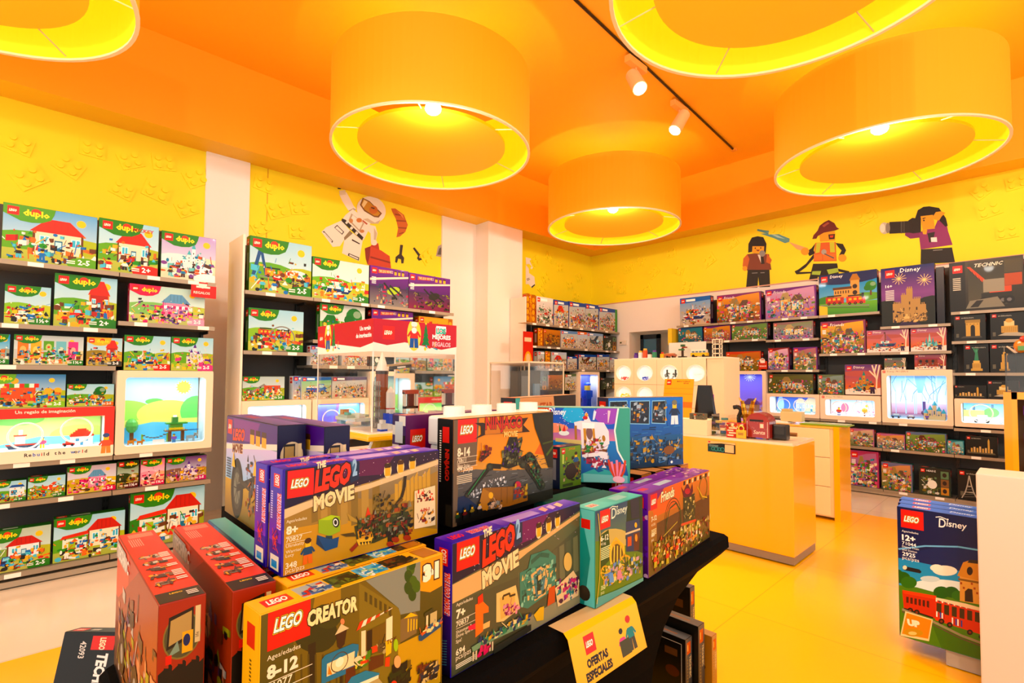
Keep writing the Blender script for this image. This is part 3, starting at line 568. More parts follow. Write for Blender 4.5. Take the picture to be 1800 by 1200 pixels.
# ---------------------------------------------------------------- drum lamps
LZ, LR, LH = 3.75, .984, .77
def drum(x, y, label):
    t = empty('drum_lamp', (x, y, LZ), label, 'ceiling lamp', 'round drum lamps')
    m = MB(); n = 72
    R0 = [(math.cos(2*math.pi*i/n), math.sin(2*math.pi*i/n)) for i in range(n)]
    for i in range(n):
        (a, b), (c, d_) = R0[i], R0[(i+1) % n]
        m.face([(a*LR, b*LR, .012), (c*LR, d_*LR, .012), (c*LR, d_*LR, LH), (a*LR, b*LR, LH)], 'ffa004', True)
        k = .985; m.face([(a*LR*k, b*LR*k, .012), (a*LR*k, b*LR*k, LH), (c*LR*k, d_*LR*k, LH), (c*LR*k, d_*LR*k, .012)], 'ffd400', True)
        m.face([(a*LR, b*LR, LH), (c*LR, d_*LR, LH), (c*LR*k, d_*LR*k, LH), (a*LR*k, b*LR*k, LH)], 'ffac06')
    part(m, 'lamp_shade', SHADE, t)
    m = MB()
    for i in range(n):
        (a, b), (c, d_) = R0[i], R0[(i+1) % n]
        q = [(a*LR*s_, b*LR*s_, z) for s_, z in ((.982, 0), (1.006, 0), (1.006, .016), (.982, .016))]; q2 = [(c*LR*s_, d_*LR*s_, z) for s_, z in ((.982, 0), (1.006, 0), (1.006, .016), (.982, .016))]
        for j in range(4): m.face([q[j], q2[j], q2[(j+1) % 4], q[(j+1) % 4]], 'f7e2b8', True)
    part(m, 'rim', PAINT, t, 'pale metal rim')
    m = MB(); m.cyl((0, 0, .07), (0, 0, .1), .735, .735, 64, 'ff9c00', smooth=False); part(m, 'diffuser', DIFF, t)
    for k in range(6):
        m = MB(); a = k*math.pi/3+.3; m.cyl((math.cos(a)*.73, math.sin(a)*.73, .085), (math.cos(a)*.975, math.sin(a)*.975, .03), .005, .005, 6, 'e9c98a'); part(m, 'spoke', PAINT, t)
    m = MB(); m.cyl((0, 0, .1), (0, 0, ZC-LZ), .012, .012, 8, 'e8b040'); part(m, 'suspension_rod', METAL, t)
    bx_, by_ = .0, -.0
    d = Vector((-x, -y, 0)).normalized()*.83
    m = MB(); m.sph((d.x, d.y, .035), .07, .07, .05, 'fff2d8', 14, 8); part(m, 'bulb', BULB, t)
    lamp('POINT', 'lamp_light', (x, y, LZ+.45), 9, (1, .85, .5), shadow_soft_size=.3)
    lamp('POINT', 'bulb_light', (x+d.x, y+d.y, LZ-.03), 56, (1, .93, .82), shadow_soft_size=.07)
for a in ((-4.24, 2.93, 'large yellow drum lamp above the aisle, left of the spotlight track'), (-4.47, 6.40, 'smallest looking yellow drum lamp, the one hanging nearest the far corner'),
          (-1.12, 6.40, 'large yellow drum lamp at the right, before the wall with the firefighter print'), (-.93, 3.02, 'yellow drum lamp cut by the top edge, right of the spotlight track'),
          (-4.1, -.51, 'yellow drum lamp cut off in the upper left corner')): drum(*a)
# track and spotlights
tr = empty('spotlight_track', (-2.95, 5.3, ZC), 'thin dark ceiling track running between the drum lamps', 'track')
m = MB(); a_, b_ = Vector((.17, -2.6, 0)), Vector((-.15, 2.2, 0))
m.tube([a_+Vector((0, 0, -.012)), b_+Vector((0, 0, -.012))], .014, 8, '2a1d08'); part(m, 'rail', METAL, tr)
m = MB(); m.box(-.18, -.11, 2.18, 2.25, -.03, 0, 'f0a830'); part(m, 'end_cap', PAINT, tr)
def spot(x, y, tgt, label, W=260):
    t = empty('spotlight', (x, y, ZC), label, 'spotlight', 'track spotlights')
    m = MB(); m.bbox(-.035, .035, -.17, .17, -.1, -.028, .008, 'f3b45a'); part(m, 'adapter', PAINT, t)
    d = (Vector(tgt)-Vector((x, y, ZC-.28))).normalized(); c = Vector((0, 0, -.25))
    m = MB(); m.cyl((0, 0, -.1), (0, 0, -.22), .012, .012, 8, 'f3c88a'); part(m, 'stem', METAL, t)
    m = MB(); m.cyl(c-d*.14, c+d*.14, .072, .078, 24, 'f8d09a', True, 'f8d09a'); part(m, 'spot_head', PAINT, t)
    m = MB(); m.cyl(c+d*.141, c+d*.146, .066, .066, 24, 'fff4e0'); part(m, 'lens', BULB, t)
    s = lamp('SPOT', 'spot_beam', Vector((x, y, ZC))+c+d*.17, W, (1, .88, .68), spot_size=1.5, spot_blend=.8, shadow_soft_size=.06); aim(s, Vector((x, y, ZC))+c+d*3)
spot(-2.93, 4.62, (-.9, 3.6, 1.2), 'left one of the two white spotlights on the ceiling track')
# second run of track, added out of the picture to brighten shelves and table
added_track = empty('spotlight_track', (.4, -.6, ZC), 'added unseen ceiling track above the shop front', 'track')
m = MB(); m.tube([(-2.4, 0, -.012), (2.4, 0, -.012)], .014, 8, '2a1d08'); part(m, 'rail', METAL, added_track)
for i_, (x_, tg_) in enumerate(((-1.6, (-5, .6, 1.5)), (-.7, (-5, 2.6, 1.6)), (.4, (-1.2, .9, 1.1)), (1.3, (-1.5, 8, 1.7)), (2.2, (-3.2, 8, 1.6)))):
    spot(x_, -.6, tg_, ('added unseen spotlight over the shop front aimed at the left shelves', 'added unseen spotlight over the shop front aimed between the columns', 'added unseen spotlight over the shop front aimed at the table', 'added unseen spotlight over the shop front aimed at the far right shelves', 'added unseen spotlight over the shop front aimed at the far left shelves')[i_], (70, 110, 120, 280, 280)[i_])
spot(-3.03, 5.75, (-3.9, 3.6, 1.0), 'right one of the two white spotlights, nearer the end of the track')

# ---------------------------------------------------------------- shelving
SG, SD = 'a0917c', '3b3a38'
def shelf_unit(name, frame, s0, s1, zs, label, front=0., depth=.42, htop=2.78, endp=False, base=True):
    """frame 'L': runs along +y facing +x at x = front; frame 'B': runs along +x facing -y at y = front"""
    def T(s, d, z): return Vector((front-d, s, z)) if frame == 'L' else Vector((s, front+d, z))
    def bx(mb, a0, a1, d0, d1, z0, z1, col):
        p, q = T(a0, d0, z0), T(a1, d1, z1); mb.box(min(p.x, q.x)-o.x, max(p.x, q.x)-o.x, min(p.y, q.y)-o.y, max(p.y, q.y)-o.y, z0, z1, col)
    o = T(s0, 0, 0)
    t = empty('shelving_unit', o, label, 'shelving', 'wall shelving units'); 
    if endp: m = MB(); bx(m, s0-.02, s0-.001, .0, depth+.02, 0, htop, 'f4e6d2'); part(m, 'end_panel', PAINT, t)
    m = MB(); bx(m, s0, s1, depth, depth+.02, 0, htop, SD); part(m, 'back_panel', PAINT, t)
    for e in (s0, s1-.02):
        m = MB(); bx(m, e, e+.02, depth-.03, depth, 0, htop, '2a2926')
        for k in range(40): bx(m, e+.006, e+.014, depth-.032, depth-.03, .2+k*.06, .225+k*.06, '0c0c0b')
        part(m, 'upright', METAL, t)
    for z in zs:
        m = MB(); bx(m, s0+.003, s1-.003, .0, depth-.03, z-.025, z-.001, '8f8577'); bx(m, s0+.003, s1-.003, -.012, .0, z-.034, z, SG)
        sh = part(m, 'shelf', METAL, t)
        r = random.Random(int(z*1000)+int(s0*77))
        L_ = s1-s0
        for k in range(1 if L_ < .5 else r.choice((1, 2))):
            u = s0+L_*(.08+.5*k+.25*r.random()); m = MB(); bx(m, u, min(u+.085, s1-.01), -.0135, -.0122, z-.032, z-.002, 'fbf7f0'); pt = part(m, 'price_tag', CARD, t); pt.parent = sh
        # brackets
        for e in (s0+.003, s1-.009): m = MB(); bx(m, e, e+.006, .2, depth-.03, z-.05, z-.026, '3a3834'); q = part(m, 'bracket', METAL, t); q.parent = sh
    if base:
        m = MB(); bx(m, s0, s1, 0, depth, .012, .052, 'b3a590'); part(m, 'plinth', METAL, t)
    return t
shelf_unit('u', 'L', -.26, .515, (2.298, 1.85, 1.56, .87, .597, .11), 'wall shelving bay nearest the camera on the left, holding the firehouse box', -5.0)
shelf_unit('u', 'L', .515, 1.19, (2.298, 1.915, .87, .597, .11), 'left wall shelving bay touching the first white column, holding the sun backdrop display', -5.0)
shelf_unit('u', 'L', 1.42, 2.05, (2.27, 1.72, .87, .597, .11), 'wall shelving bay just right of the first white column, holding the red steam train box', -5.0, endp=True)
shelf_unit('u', 'L', 2.05, 2.668, (2.27, 1.853, 1.60, .87, .597, .11), 'wall shelving bay behind the left part of the rocket showcase', -5.0)
shelf_unit('u', 'L', 2.668, 3.31, (2.27, 1.853, 1.60, .87, .597, .11), 'wall shelving bay behind the rocket, holding the tall display window', -5.0)
shelf_unit('u', 'L', 3.31, 3.79, (2.27, 1.853, 1.60, .87, .597, .11), 'wall shelving bay ending at the second white column', -5.0)
for i, (a_, b_) in enumerate(((5.78, 6.42), (6.42, 7.06), (7.06, 7.72), (7.72, 8.36))):
    shelf_unit('u', 'L', a_, b_, (2.37, 2.0, 1.63, .87, .597, .11), ('corner shelving bay partly behind the red hanging banner', 'second corner shelving bay from the banner', 'corner shelving bay holding the small blue display window', 'last corner shelving bay before the white far wall')[i], -5.7, .34, endp=(i == 0))
shelf_unit('u', 'B', -4.29, -3.56, (2.375, 2.09, .94, .605, .08), 'far wall shelving bay at its left end, holding the rescue boat box', 8.0, .33, 2.8)
shelf_unit('u', 'B', -3.56, -2.85, (2.375, 2.09, .94, .605, .08), 'far wall shelving bay above the blue firework display window', 8.0, .33, 2.8)
shelf_unit('u', 'B', -2.85, -2.145, (2.375, 2.065, 1.62, .94, .605, .08), 'far wall shelving bay above the blue house display window', 8.0, .33, 2.8)
shelf_unit('u', 'B', -2.145, -1.44, (2.375, 1.84, .94, .605, .08), 'far wall shelving bay topped by the station box', 8.0, .33, 2.8)
shelf_unit('u', 'B', -1.44, -.74, (2.17, 1.84, .94, .605, .08), 'far wall shelving bay topped by the night castle box', 8.0, .33, 2.9)
shelf_unit('u', 'B', -.74, .02, (2.3, 1.95, 1.575, .92, .605, .08), 'far wall shelving bay of black boxes at the right edge', 8.0, .33, 2.9)

# ---------------------------------------------------------------- lit display windows
def display(frame, s0, s1, z, h, front, label, paint, border=(.05, .05, .06, .05), depth=.27, fcol='f2dcc0', inner='eef4f6', lens=(), sign=None, light=4, pane=True, models=None):
    ux = Vector((0, 1, 0)) if frame == 'L' else Vector((1, 0, 0)); n = Vector((ux.y, -ux.x, 0)); w = s1-s0
    z += .001; o = Vector((front, s0, z)) if frame == 'L' else Vector((s0, front, z))
    M = Matrix(((ux.x, -n.x, 0, 0), (ux.y, -n.y, 0, 0), (0, 0, 1, 0), (0, 0, 0, 1)))
    t = empty('display_window', o, label, 'display window', 'lit display windows'); F = M.to_3x3()
    bl, br, bb, bt = border
    x0, x1, z0, z1 = bl, w-br, bb, h-bt
    m = MB(); rr = .025; k = 5
    def rrect(x0, x1, z0, z1, r):
        P = []
        for cx, cz, a0 in ((x1-r, z1-r, 0), (x0+r, z1-r, 90), (x0+r, z0+r, 180), (x1-r, z0+r, 270)):
            for i in range(k+1):
                a = math.radians(a0+90*i/k); P.append((cx+r*math.cos(a), cz+r*math.sin(a)))
        return P
    O, I = rrect(0, w, 0, h, .012), rrect(x0, x1, z0, z1, rr); N = len(O)
    for i in range(N):
        j = (i+1) % N
        m.face([M @ Vector((O[i][0], -.02, O[i][1])), M @ Vector((O[j][0], -.02, O[j][1])), M @ Vector((I[j][0], -.02, I[j][1])), M @ Vector((I[i][0], -.02, I[i][1]))][::-1], fcol)
        m.face([M @ Vector((O[i][0], -.02, O[i][1])), M @ Vector((O[j][0], -.02, O[j][1])), M @ Vector((O[j][0], depth, O[j][1])), M @ Vector((O[i][0], depth, O[i][1]))], fcol)
        m.face([M @ Vector((I[i][0], -.02, I[i][1])), M @ Vector((I[j][0], -.02, I[j][1])), M @ Vector((I[j][0], .01, I[j][1])), M @ Vector((I[i][0], .01, I[i][1]))], 'ffffff')
    m.face([M @ Vector(p) for p in ((0, depth, 0), (0, depth, h), (w, depth, h), (w, depth, 0))], fcol)
    if sign: sign(Art(m, M @ Vector((0, -.0201, 0)), F @ Vector((1, 0, 0)), F @ Vector((0, 0, 1)), w, h))
    part(m, 'frame', PAINT, t)
    m = MB(); dd = depth-.02
    A = Art(m, M @ Vector((x0, dd, z0)), F @ Vector((1, 0, 0)), F @ Vector((0, 0, 1)), x1-x0, z1-z0); paint(A, random.Random(label))
    part(m, 'backdrop', LIT, t)
    m = MB()
    m.face([M @ Vector(p) for p in ((x0-.01, .01, z0), (x1+.01, .01, z0), (x1+.01, dd, z0), (x0-.01, dd, z0))], mixc(inner, '7fb8d8', .3))
    m.face([M @ Vector(p) for p in ((x0-.01, .01, z1), (x0-.01, dd, z1), (x1+.01, dd, z1), (x1+.01, .01, z1))], inner)
    for x in (x0-.01, x1+.01): m.face([M @ Vector(p) for p in ((x, .01, z0-.01), (x, dd, z0-.01), (x, dd, z1+.01), (x, .01, z1+.01))], inner)
    part(m, 'liner', PAINT, t)
    if pane:
        m = MB(); m.face([M @ Vector(p) for p in ((x0-.01, .004, z0-.01), (x1+.01, .004, z0-.01), (x1+.01, .004, z1+.01), (x0-.01, .004, z1+.01))], 'ffffff'); pn = part(m, 'pane', PANE, t)
        for lu, lv, lr in lens:
            m = MB(); m.ring(M @ Vector((x0+lu*(x1-x0), -.002, z0+lv*(z1-z0))), lr, .006, F @ Vector((0, 1, 0)), 'fdfdfa'); q = part(m, 'magnifier_ring', GLOSSP, t); q.parent = pn
    l = lamp('AREA', 'display_light', o+(M @ Vector((w/2, .1, z1-.015))), light, (.93, .97, 1), shape='RECTANGLE', size=(x1-x0)*.9, size_y=.1); l.rotation_euler = (0, 0, math.pi/2 if frame == 'L' else 0)
    if models: models(lambda u, d, v: o+(M @ Vector((x0+u*(x1-x0), d, z0+v))), ux, random.Random(label))
    return t
def p_sun(a, r):
    A = a.A; a.rect(0, 0, A, 1, 'b5dcec', '9fd3ee'); a.ell(A*.8, .84, .09, .09, 'ffe340', 20)
    for i in range(14): t = i*.449; a.poly([(A*.8+.09*math.cos(t-.15), .84+.09*math.sin(t-.15)), (A*.8+.09*math.cos(t+.15), .84+.09*math.sin(t+.15)), (A*.8+.125*math.cos(t), .84+.125*math.sin(t))], 'ffe340')
    a.ell(A*.05, .4, A*.4, .25, '8fcf4a', 30); a.ell(A*.42, .62, A*.12, .05, '5fb84a', 14); a.ell(A*.6, .42, A*.4, .22, 'c9d85a', 30); a.ell(A*.98, .45, A*.22, .25, '5fc85a', 20); a.rect(0, 0, A, .34, 'dcd870', 'c9d860')
    a.poly([(0, .22), (A*.4, .3), (A, .26), (A, 0), (0, 0)][::-1], '4fb5e0')
def p_river(a, r):
    A = a.A; a.rect(0, 0, A, 1, 'd8e88a', '9fd05a'); a.ell(A*.2, .9, A*.25, .2, '6fbf4a', 20); a.ell(A*.8, .3, A*.3, .35, 'b5d85a', 20); a.poly([(0, .05), (A*.4, .3), (A, .25), (A, 0), (0, 0)][::-1], '6fc8e8')
def p_sky(a, r):
    A = a.A; a.rect(0, 0, A, 1, 'e4f4fa', '9fd0f0'); [a.ell(A*r.random(), r.random(), .2, .12, 'd8f0fa', 14) for i in range(7)]
def p_space(a, r):
    A = a.A; a.rect(0, 0, A*.5, 1, '5a5ad0', '4a6ae0'); a.rect(A*.5, 0, A, 1, '4aa0e0', '6ac0f0'); a.poly([(A*.4, 0), (A*.5, 1), (A*.56, 1), (A*.5, 0)], '6a4ad0')
def p_go(a, r):
    A = a.A; a.rect(0, 0, A, 1, 'f4d21a', 'ffe030'); a.rect(A*.05, .35, A*.3, .9, 'e0481a'); a.rect(A*.35, .3, A*.6, .8, '2a6ac0'); a.rect(A*.62, .35, A*.85, .78, '7a6a5a'); a.rect(A*.05, .1, A*.33, .45, '2a2a2a'); a.text('GO', A*.07, .14, .24, 'ffffff', .06, 0, A*.24, 0, 1); a.rect(A*.4, .02, A*.9, .3, 'f0c81a')
def p_purple(a, r):
    A = a.A; a.rect(0, 0, A, 1, '8a6ad8', '4a4ad8'); a.rect(0, 0, A, .3, 'c98ab0', '8a6ad8')
    for t in range(14): a.line((A*.5, .93), (A*.5+.16*math.cos(t*.449), .93+.13*math.sin(t*.449)), .012, 'cfe0f8')
    a.rect(0, 0, .12, 1, '3a3aa0'); clutter(a, r, A*.4, 0, A, .25, 40, ['c98a5a', 'b55a8a', '5a4a9a', 'e8c080'], .07)
def p_navy(a, r):
    A = a.A; a.rect(0, 0, A, 1, '3f7ad0', '2448b0'); a.ell(A*.1, .5, .2, .5, '8fb8f0', 16); a.rect(0, 0, A, .2, '8fae9a', '5f94b8')
    house(a, A*.45, .12, A*.2, .78, '8f9ad0', 'c8b89a', 'e8d8b8'); house(a, A*.64, .12, A*.3, .82, 'd8c890', 'c8b89a', 'e8d8b8', n=3)
def p_pink(a, r):
    A = a.A; a.rect(0, 0, A, 1, 'f0b8c0', '9fcfe8'); a.ell(A*.3, .45, .22, .3, 'b85a7a', 16); [a.line((A*(.55+.1*i), 1), (A*(.5+.13*i), .3), .02, '5a8ac0') for i in range(4)]; a.ell(A*.75, .6, .08, .08, 'f0a81a', 10); clutter(a, r, 0, 0, A, .3, 50, ['d86a8a', '9ac8d8', 'f4e8e8', 'c89aa0'], .08)
def p_forest(a, r):
    A = a.A; a.rect(0, .35, A, 1, 'cfe0f4', '74b8e8'); a.rect(0, 0, A, .35, '9a3a6a', 'd0c0e0'); a.rect(0, 0, A, .12, '7fb0c8', '9a4a78')
    for i in range(9): u = A*r.random(); a.rect(u, .1, u+.03*r.uniform(.4, 1), 1, '9cc4e6')
    for i in range(14):
        u, v = A*r.random(), r.uniform(.55, .95); a.line((u, v), (u+r.uniform(-.3, .3), v+.3), .014, '4a86c0'); a.line((u, v), (u+r.uniform(-.1, .1), v-.2), .01, '5a96cc')
    a.poly([(A*.42, 1), (A*.47, .6), (A*.55, .6), (A*.62, 1)], '6aa8d8'); a.rect(A*.55, .1, A*.6, .4, '4a3a7a')
def p_city(a, r):
    A = a.A; a.rect(0, 0, A, 1, '9cb8c0', '5fa8d8'); [a.rect(A*.1*i, .3, A*.1*i+.1, .6+.4*r.random(), ('4a6a8a', '6a8aa0', '3f5f7a')[i % 3]) for i in range(7)]; a.ell(A*.6, .5, .3, .25, '5ab04a', 16); a.rect(0, .2, A*.45, .6, 'b8d85a'); a.rect(0, 0, A, .25, 'd8f0d0')
def p_bluefig(a, r):
    A = a.A; a.rect(0, 0, A, 1, '2f4ab0', '4a5ac8'); a.rect(0, 0, A*.5, 1, '8a8ac8', '7a84c8')
def tiny(P, ux, r, specs):
    """little brick models; each spec: kind, u, depth, scale, colours, label"""
    for kind, u, d, s, cs, lab in specs:
        m = MB(); M = Matrix(((ux.x, -ux.y, 0, 0), (ux.y, ux.x, 0, 0), (0, 0, 1, 0), (0, 0, 0, 1)))
        def bx(x0, x1, y0, y1, z0, z1, c): m.box(x0*s, x1*s, y0*s, y1*s, z0*s, z1*s, c, M=M)
        name, cat = 'brick_model', 'toy model'
        if kind == 'house':
            bx(-.5, .5, 0, .5, 0, .5, cs[0]); bx(-.55, .55, -.05, .55, .5, .58, cs[1])
            for i in range(4): bx(-.5+.1*i, .5-.1*i, .0, .5, .58+.09*i, .67+.09*i, cs[1])
            for x in (-.3, .1): bx(x, x+.2, -.01, 0, .2, .4, 'ffffff'); bx(x+.02, x+.18, -.015, -.01, .22, .38, cs[2])
            bx(-.06, .06, -.01, 0, 0, .2, cs[2]); name = 'toy_house'
        elif kind == 'treehouse':
            for x in (-.3, .25): bx(x, x+.14, .1, .25, 0, .55, '7a4a24')
            bx(-.45, .5, 0, .45, .5, .56, cs[0]); bx(-.25, .3, .05, .4, .56, .85, cs[1]); bx(-.28, .33, .02, .05, .58, .68, 'f4d21a'); bx(-.4, .5, -.02, .45, .86, .93, '3f9a34'); bx(-.15, .1, .05, .3, .93, 1.2, '2f8a3a'); bx(-.1, .05, .1, .2, 1.2, 1.3, 'ffffff')
            for i in range(5): bx(-.45+.2*i, -.43+.2*i, -.01, .0, .56, .7, 'f4d21a')
            bx(.5, 1.0, .1, .3, .5, .55, '2f7fc4'); name = 'toy_treehouse'
        elif kind == 'animal':
            bx(-.3, .3, 0, .2, .22, .5, cs[0]); [bx(x, x+.12, y, y+.08, 0, .22, cs[0]) for x in (-.3, .18) for y in (0, .12)]; bx(.25, .5, 0, .2, .4, .68, cs[0]); bx(.45, .6, .05, .15, .42, .52, cs[1]); bx(.3, .35, -.005, 0, .55, .6, '111111'); name = 'toy_animal'
        elif kind == 'figure':
            for x in (-.16, .02): bx(x, x+.14, 0, .14, 0, .36, cs[1])
            bx(-.18, .18, 0, .15, .36, .7, cs[0]); bx(-.28, -.18, .02, .12, .42, .68, cs[0]); bx(.18, .28, .02, .12, .42, .68, cs[0]); m.cyl(M @ Vector((0, .07*s, .7*s)), M @ Vector((0, .07*s, .92*s)), .12*s, .12*s, 12, 'f2c21c'); m.sph(M @ Vector((0, .07*s, .93*s)), .14*s, .14*s, .09*s, cs[2], 10, 6); name, cat = 'toy_figure', 'toy figure'
        elif kind == 'boat':
            P_ = [(-.6, 0), (-.75, .25), (.8, .3), (.6, 0)]; m.face([M @ Vector((x*s, 0, z*s)) for x, z in P_], cs[0]); m.face([M @ Vector((x*s, .35*s, z*s)) for x, z in P_][::-1], cs[0])
            for i in range(4): (a0, b0), (a1, b1) = P_[i], P_[(i+1) % 4]; m.face([M @ Vector(q) for q in ((a0*s, 0, b0*s), (a1*s, 0, b1*s), (a1*s, .35*s, b1*s), (a0*s, .35*s, b0*s))], cs[0])
            bx(-.35, .1, .05, .3, .27, .75, 'f4f1e6'); bx(-.42, .17, .0, .35, .75, .82, cs[1]); bx(-.2, -.02, .1, .25, .82, 1.1, 'f6f6f6'); bx(-.75, .8, -.01, .0, .2, .28, cs[1]); name = 'toy_boat'
        elif kind == 'car':
            bx(-.5, .5, 0, .3, .12, .35, cs[0]); bx(-.25, .3, .03, .27, .35, .55, cs[1]); [m.cyl(M @ Vector((x*s, -.02*s, .12*s)), M @ Vector((x*s, .32*s, .12*s)), .12*s, .12*s, 12, '1a1a1a') for x in (-.3, .3)]; name = 'toy_car'
        elif kind == 'castle':
            for i, (x, hh) in enumerate(((-.5, .6), (-.25, .9), (0, 1.3), (.25, .8), (.5, .6))): bx(x-.1, x+.1, 0, .3, 0, hh*.8, cs[0]); m.cyl(M @ Vector((x*s, .15*s, hh*.8*s)), M @ Vector((x*s, .15*s, (hh*.8+.35)*s)), .16*s, 0, 8, cs[1]); bx(x-.03, x+.03, -.005, 0, hh*.3, hh*.5, cs[2])
            bx(-.6, .6, -.02, .32, 0, .3, cs[0]); name = 'toy_castle'
        elif kind == 'tree':
            bx(-.06, .06, .1, .2, 0, .5, '7a4a24'); m.sph(M @ Vector((0, .15*s, .65*s)), .28*s, .2*s, .28*s, cs[0], 10, 6); name = 'toy_tree'
        elif kind == 'bridge':
            for i in range(7): z = .3+.18*((i-3)/3)**2; bx(-.7+.2*i, -.54+.2*i, 0, .25, z, z+.06, cs[0])
            for x in (-.75, .7): bx(x, x+.1, .05, .2, 0, .6, cs[1])
            name = 'toy_bridge'
        elif kind == 'card':
            bx(-.5, .5, 0, .02, 0, .45, 'ffffff'); name, cat = 'info_card', 'card'
        ob = m.build(name, CARD if kind == 'card' else PLASTIC); ob.location = P(u, d, .001); tag(ob, lab, cat)
display('L', .522, 1.185, .87, .657, -5.0, 'cream framed display window with a cartoon sun and green hills, on the left wall', p_sun, (.055, .055, .06, .055), light=2.2,
    models=lambda P, ux, r: tiny(P, ux, r, [('treehouse', .66, .1, .17, ('8b5a2b', '5fa83a', ''), 'brown and green toy treehouse with a yellow balcony under the printed sun'),
        ('animal', .1, .07, .07, ('e8861a', 'f0c090'), 'orange toy tiger at the left end of the sunny display'), ('animal', .2, .04, .06, ('e07a1a', 'f0c090'), 'smaller orange toy cub beside the toy tiger'),
        ('tree', .13, .15, .22, ('4fa83a',), 'small toy palm at the left edge of the sunny display'), ('bridge', .40, .12, .12, ('6a4424', '8fc23d'), 'sagging brown toy plank bridge'), ('animal', .84, .05, .1, ('9fb0b8', 'e8e8e8'), 'grey toy elephant at the foot of the toy treehouse'),
        ('figure', .62, .04, .07, ('8a5ac8', '2f7fc4', '3a2a1a'), 'tiny toy explorer left of the toy treehouse'), ('card', .42, .02, .08, (), 'blank white card standing inside the sunny display')]))
def sg_red(a):
    A = a.A; a.rect(0, .816, A, 1, 'd8281c'); a.rect(0, .22, .235, 1, 'd8281c'); a.rect(A-.155, .22, A, 1, 'd8281c')
    a.text('Un regalo de imaginación', A*.48, .885, .06, 'fbe8d8', .02, 0, A*.46, 0, 2, True)
    x = A*.34
    for ch, c in zip('Rebuild the world', ['2a2a2a', '2a2a2a', '2f6ac0', '2f6ac0', 'd8281c', '2a2a2a', '2a2a2a', '2a2a2a', '2a2a2a', '2a2a2a', '2a2a2a', '2a2a2a', '2f6ac0', '2a2a2a', '2f6ac0', 'd8281c', '2a2a2a']):
        if ch != ' ': a.text(ch, x, .1, .065, c, .03)
        x += .058*(.6 if ch in 'il' else 1)
    fig(a, None, A-.12, .06, .4, 'd8502a', 'e8862a', '2f4a8a', 'f2c21c'); a.rect(.05, .1, .3, .28, 'e0a070'); a.rect(.12, .1, .16, .28, 'd8281c')
display('L', -.24, .513, .87, .38, -5.0, 'red and white display window reading Rebuild the world, on the left wall', p_river, (.09, .06, .085, .07), fcol='f4e6cc', sign=sg_red, lens=((.28, .45, .09), (.74, .55, .09)), light=1.8,
    models=lambda P, ux, r: tiny(P, ux, r, [('boat', .26, .1, .12, ('1f2f4a', 'd8391f'), 'white toy steamboat with a red roof inside the red display'), ('house', .8, .1, .13, ('f4f4f0', 'd8391f', '4fa0c8'), 'white toy boathouse with a red roof inside the red display'),
        ('car', .67, .05, .07, ('c9281c', 'e85a3a'), 'little red toy boat car beside the toy boathouse'), ('figure', .43, .05, .08, ('e85a8a', 'f0c81a', '2a2a2a'), 'toy figure between the two lens rings of the red display'), ('card', .54, .02, .06, (), 'white card inside the red display')]))
def sg_none(a): pass
display('L', 1.42, 2.046, .87, .39, -5.0, 'display window with a pale sky backdrop, right of the first white column', p_sky, depth=.12, light=2.2)
display('L', 2.058, 2.666, .87, .39, -5.0, 'display window with a violet and blue backdrop and two lens rings', p_space, depth=.12, lens=((.3, .45, .09), (.68, .5, .08)), light=2.2)
display('L', 2.674, 3.304, .87, .675, -5.0, 'tall display window with a grey green backdrop behind the toy rocket', lambda a, r: (a.rect(0, 0, a.A, 1, 'cfe07a', '4a6a78'), a.rect(0, 0, .25, 1, '9a9a92'), a.ell(a.A*.7, .35, .3, .25, 'b8d85a', 16)), light=1.8)
display('L', 3.312, 3.783, .87, .39, -5.0, 'yellow display window with large white GO lettering', p_go, depth=.07, lens=((.4, .5, .08), (.8, .5, .08)), light=1.8)
display('L', 7.09, 7.70, .87, .718, -5.7, 'display window with a deep blue backdrop, low in the far corner', p_bluefig, depth=.19, light=1.4, models=lambda P, ux, r: tiny(P, ux, r, [('figure', .64, .05, .46, ('1a5af0', '1a4ae0', '1a5af0'), 'bright blue brick statue inside the corner display'), ('figure', .22, .09, .26, ('3a4a8a', '2a3a7a', '2a3a7a'), 'small dark blue brick figure inside the corner display')]))
display('B', -3.5, -2.853, .94, .664, 8.0, 'far wall display window with a violet night sky and a firework', p_purple, (.03, .05, .05, .05), light=1.4, models=lambda P, ux, r: tiny(P, ux, r, [('house', .62, .08, .2, ('c98a5a', '7a4a8a', 'f0c880'), 'toy street house in the firework display')]))
display('B', -2.847, -2.148, .94, .331, 8.0, 'far wall display window with twin printed houses on blue', p_navy, (.05, .05, .05, .045), lens=((.3, .5, .085), (.68, .5, .09)), light=1.4, models=lambda P, ux, r: tiny(P, ux, r, [('card', .08, .02, .07, (), 'white card at the left of the blue house display'), ('animal', .9, .05, .06, ('e8e8e8', '9a9a9a'), 'small white toy horse in the blue house display')]))
def sg_fz(a): a.logo(.07, .86, .1); a.text('Disney  FROZEN II', .24, .885, .05, '5a5248', 0, 0, .9, 0, 1)
def sg_fz2(a): a.logo(.02, .94, .045); a.text('Disney  FROZEN II', .09, .945, .028, '5a5248', 0, 0, .5, 0, 1)
display('B', -2.141, -1.447, .94, .331, 8.0, 'far wall display window with a pink and pale blue backdrop and lens rings', p_pink, (.065, .065, .055, .06), sign=sg_fz, lens=((.28, .5, .085), (.72, .52, .09)), light=1.4, models=lambda P, ux, r: tiny(P, ux, r, [('figure', .25, .06, .11, ('c93a2a', '3a5ab0', '8a4a2a'), 'toy figure in red inside the left ring of the pink display'), ('tree', .76, .08, .12, ('f0a81a',), 'orange toy flower inside the right ring of the pink display')]))
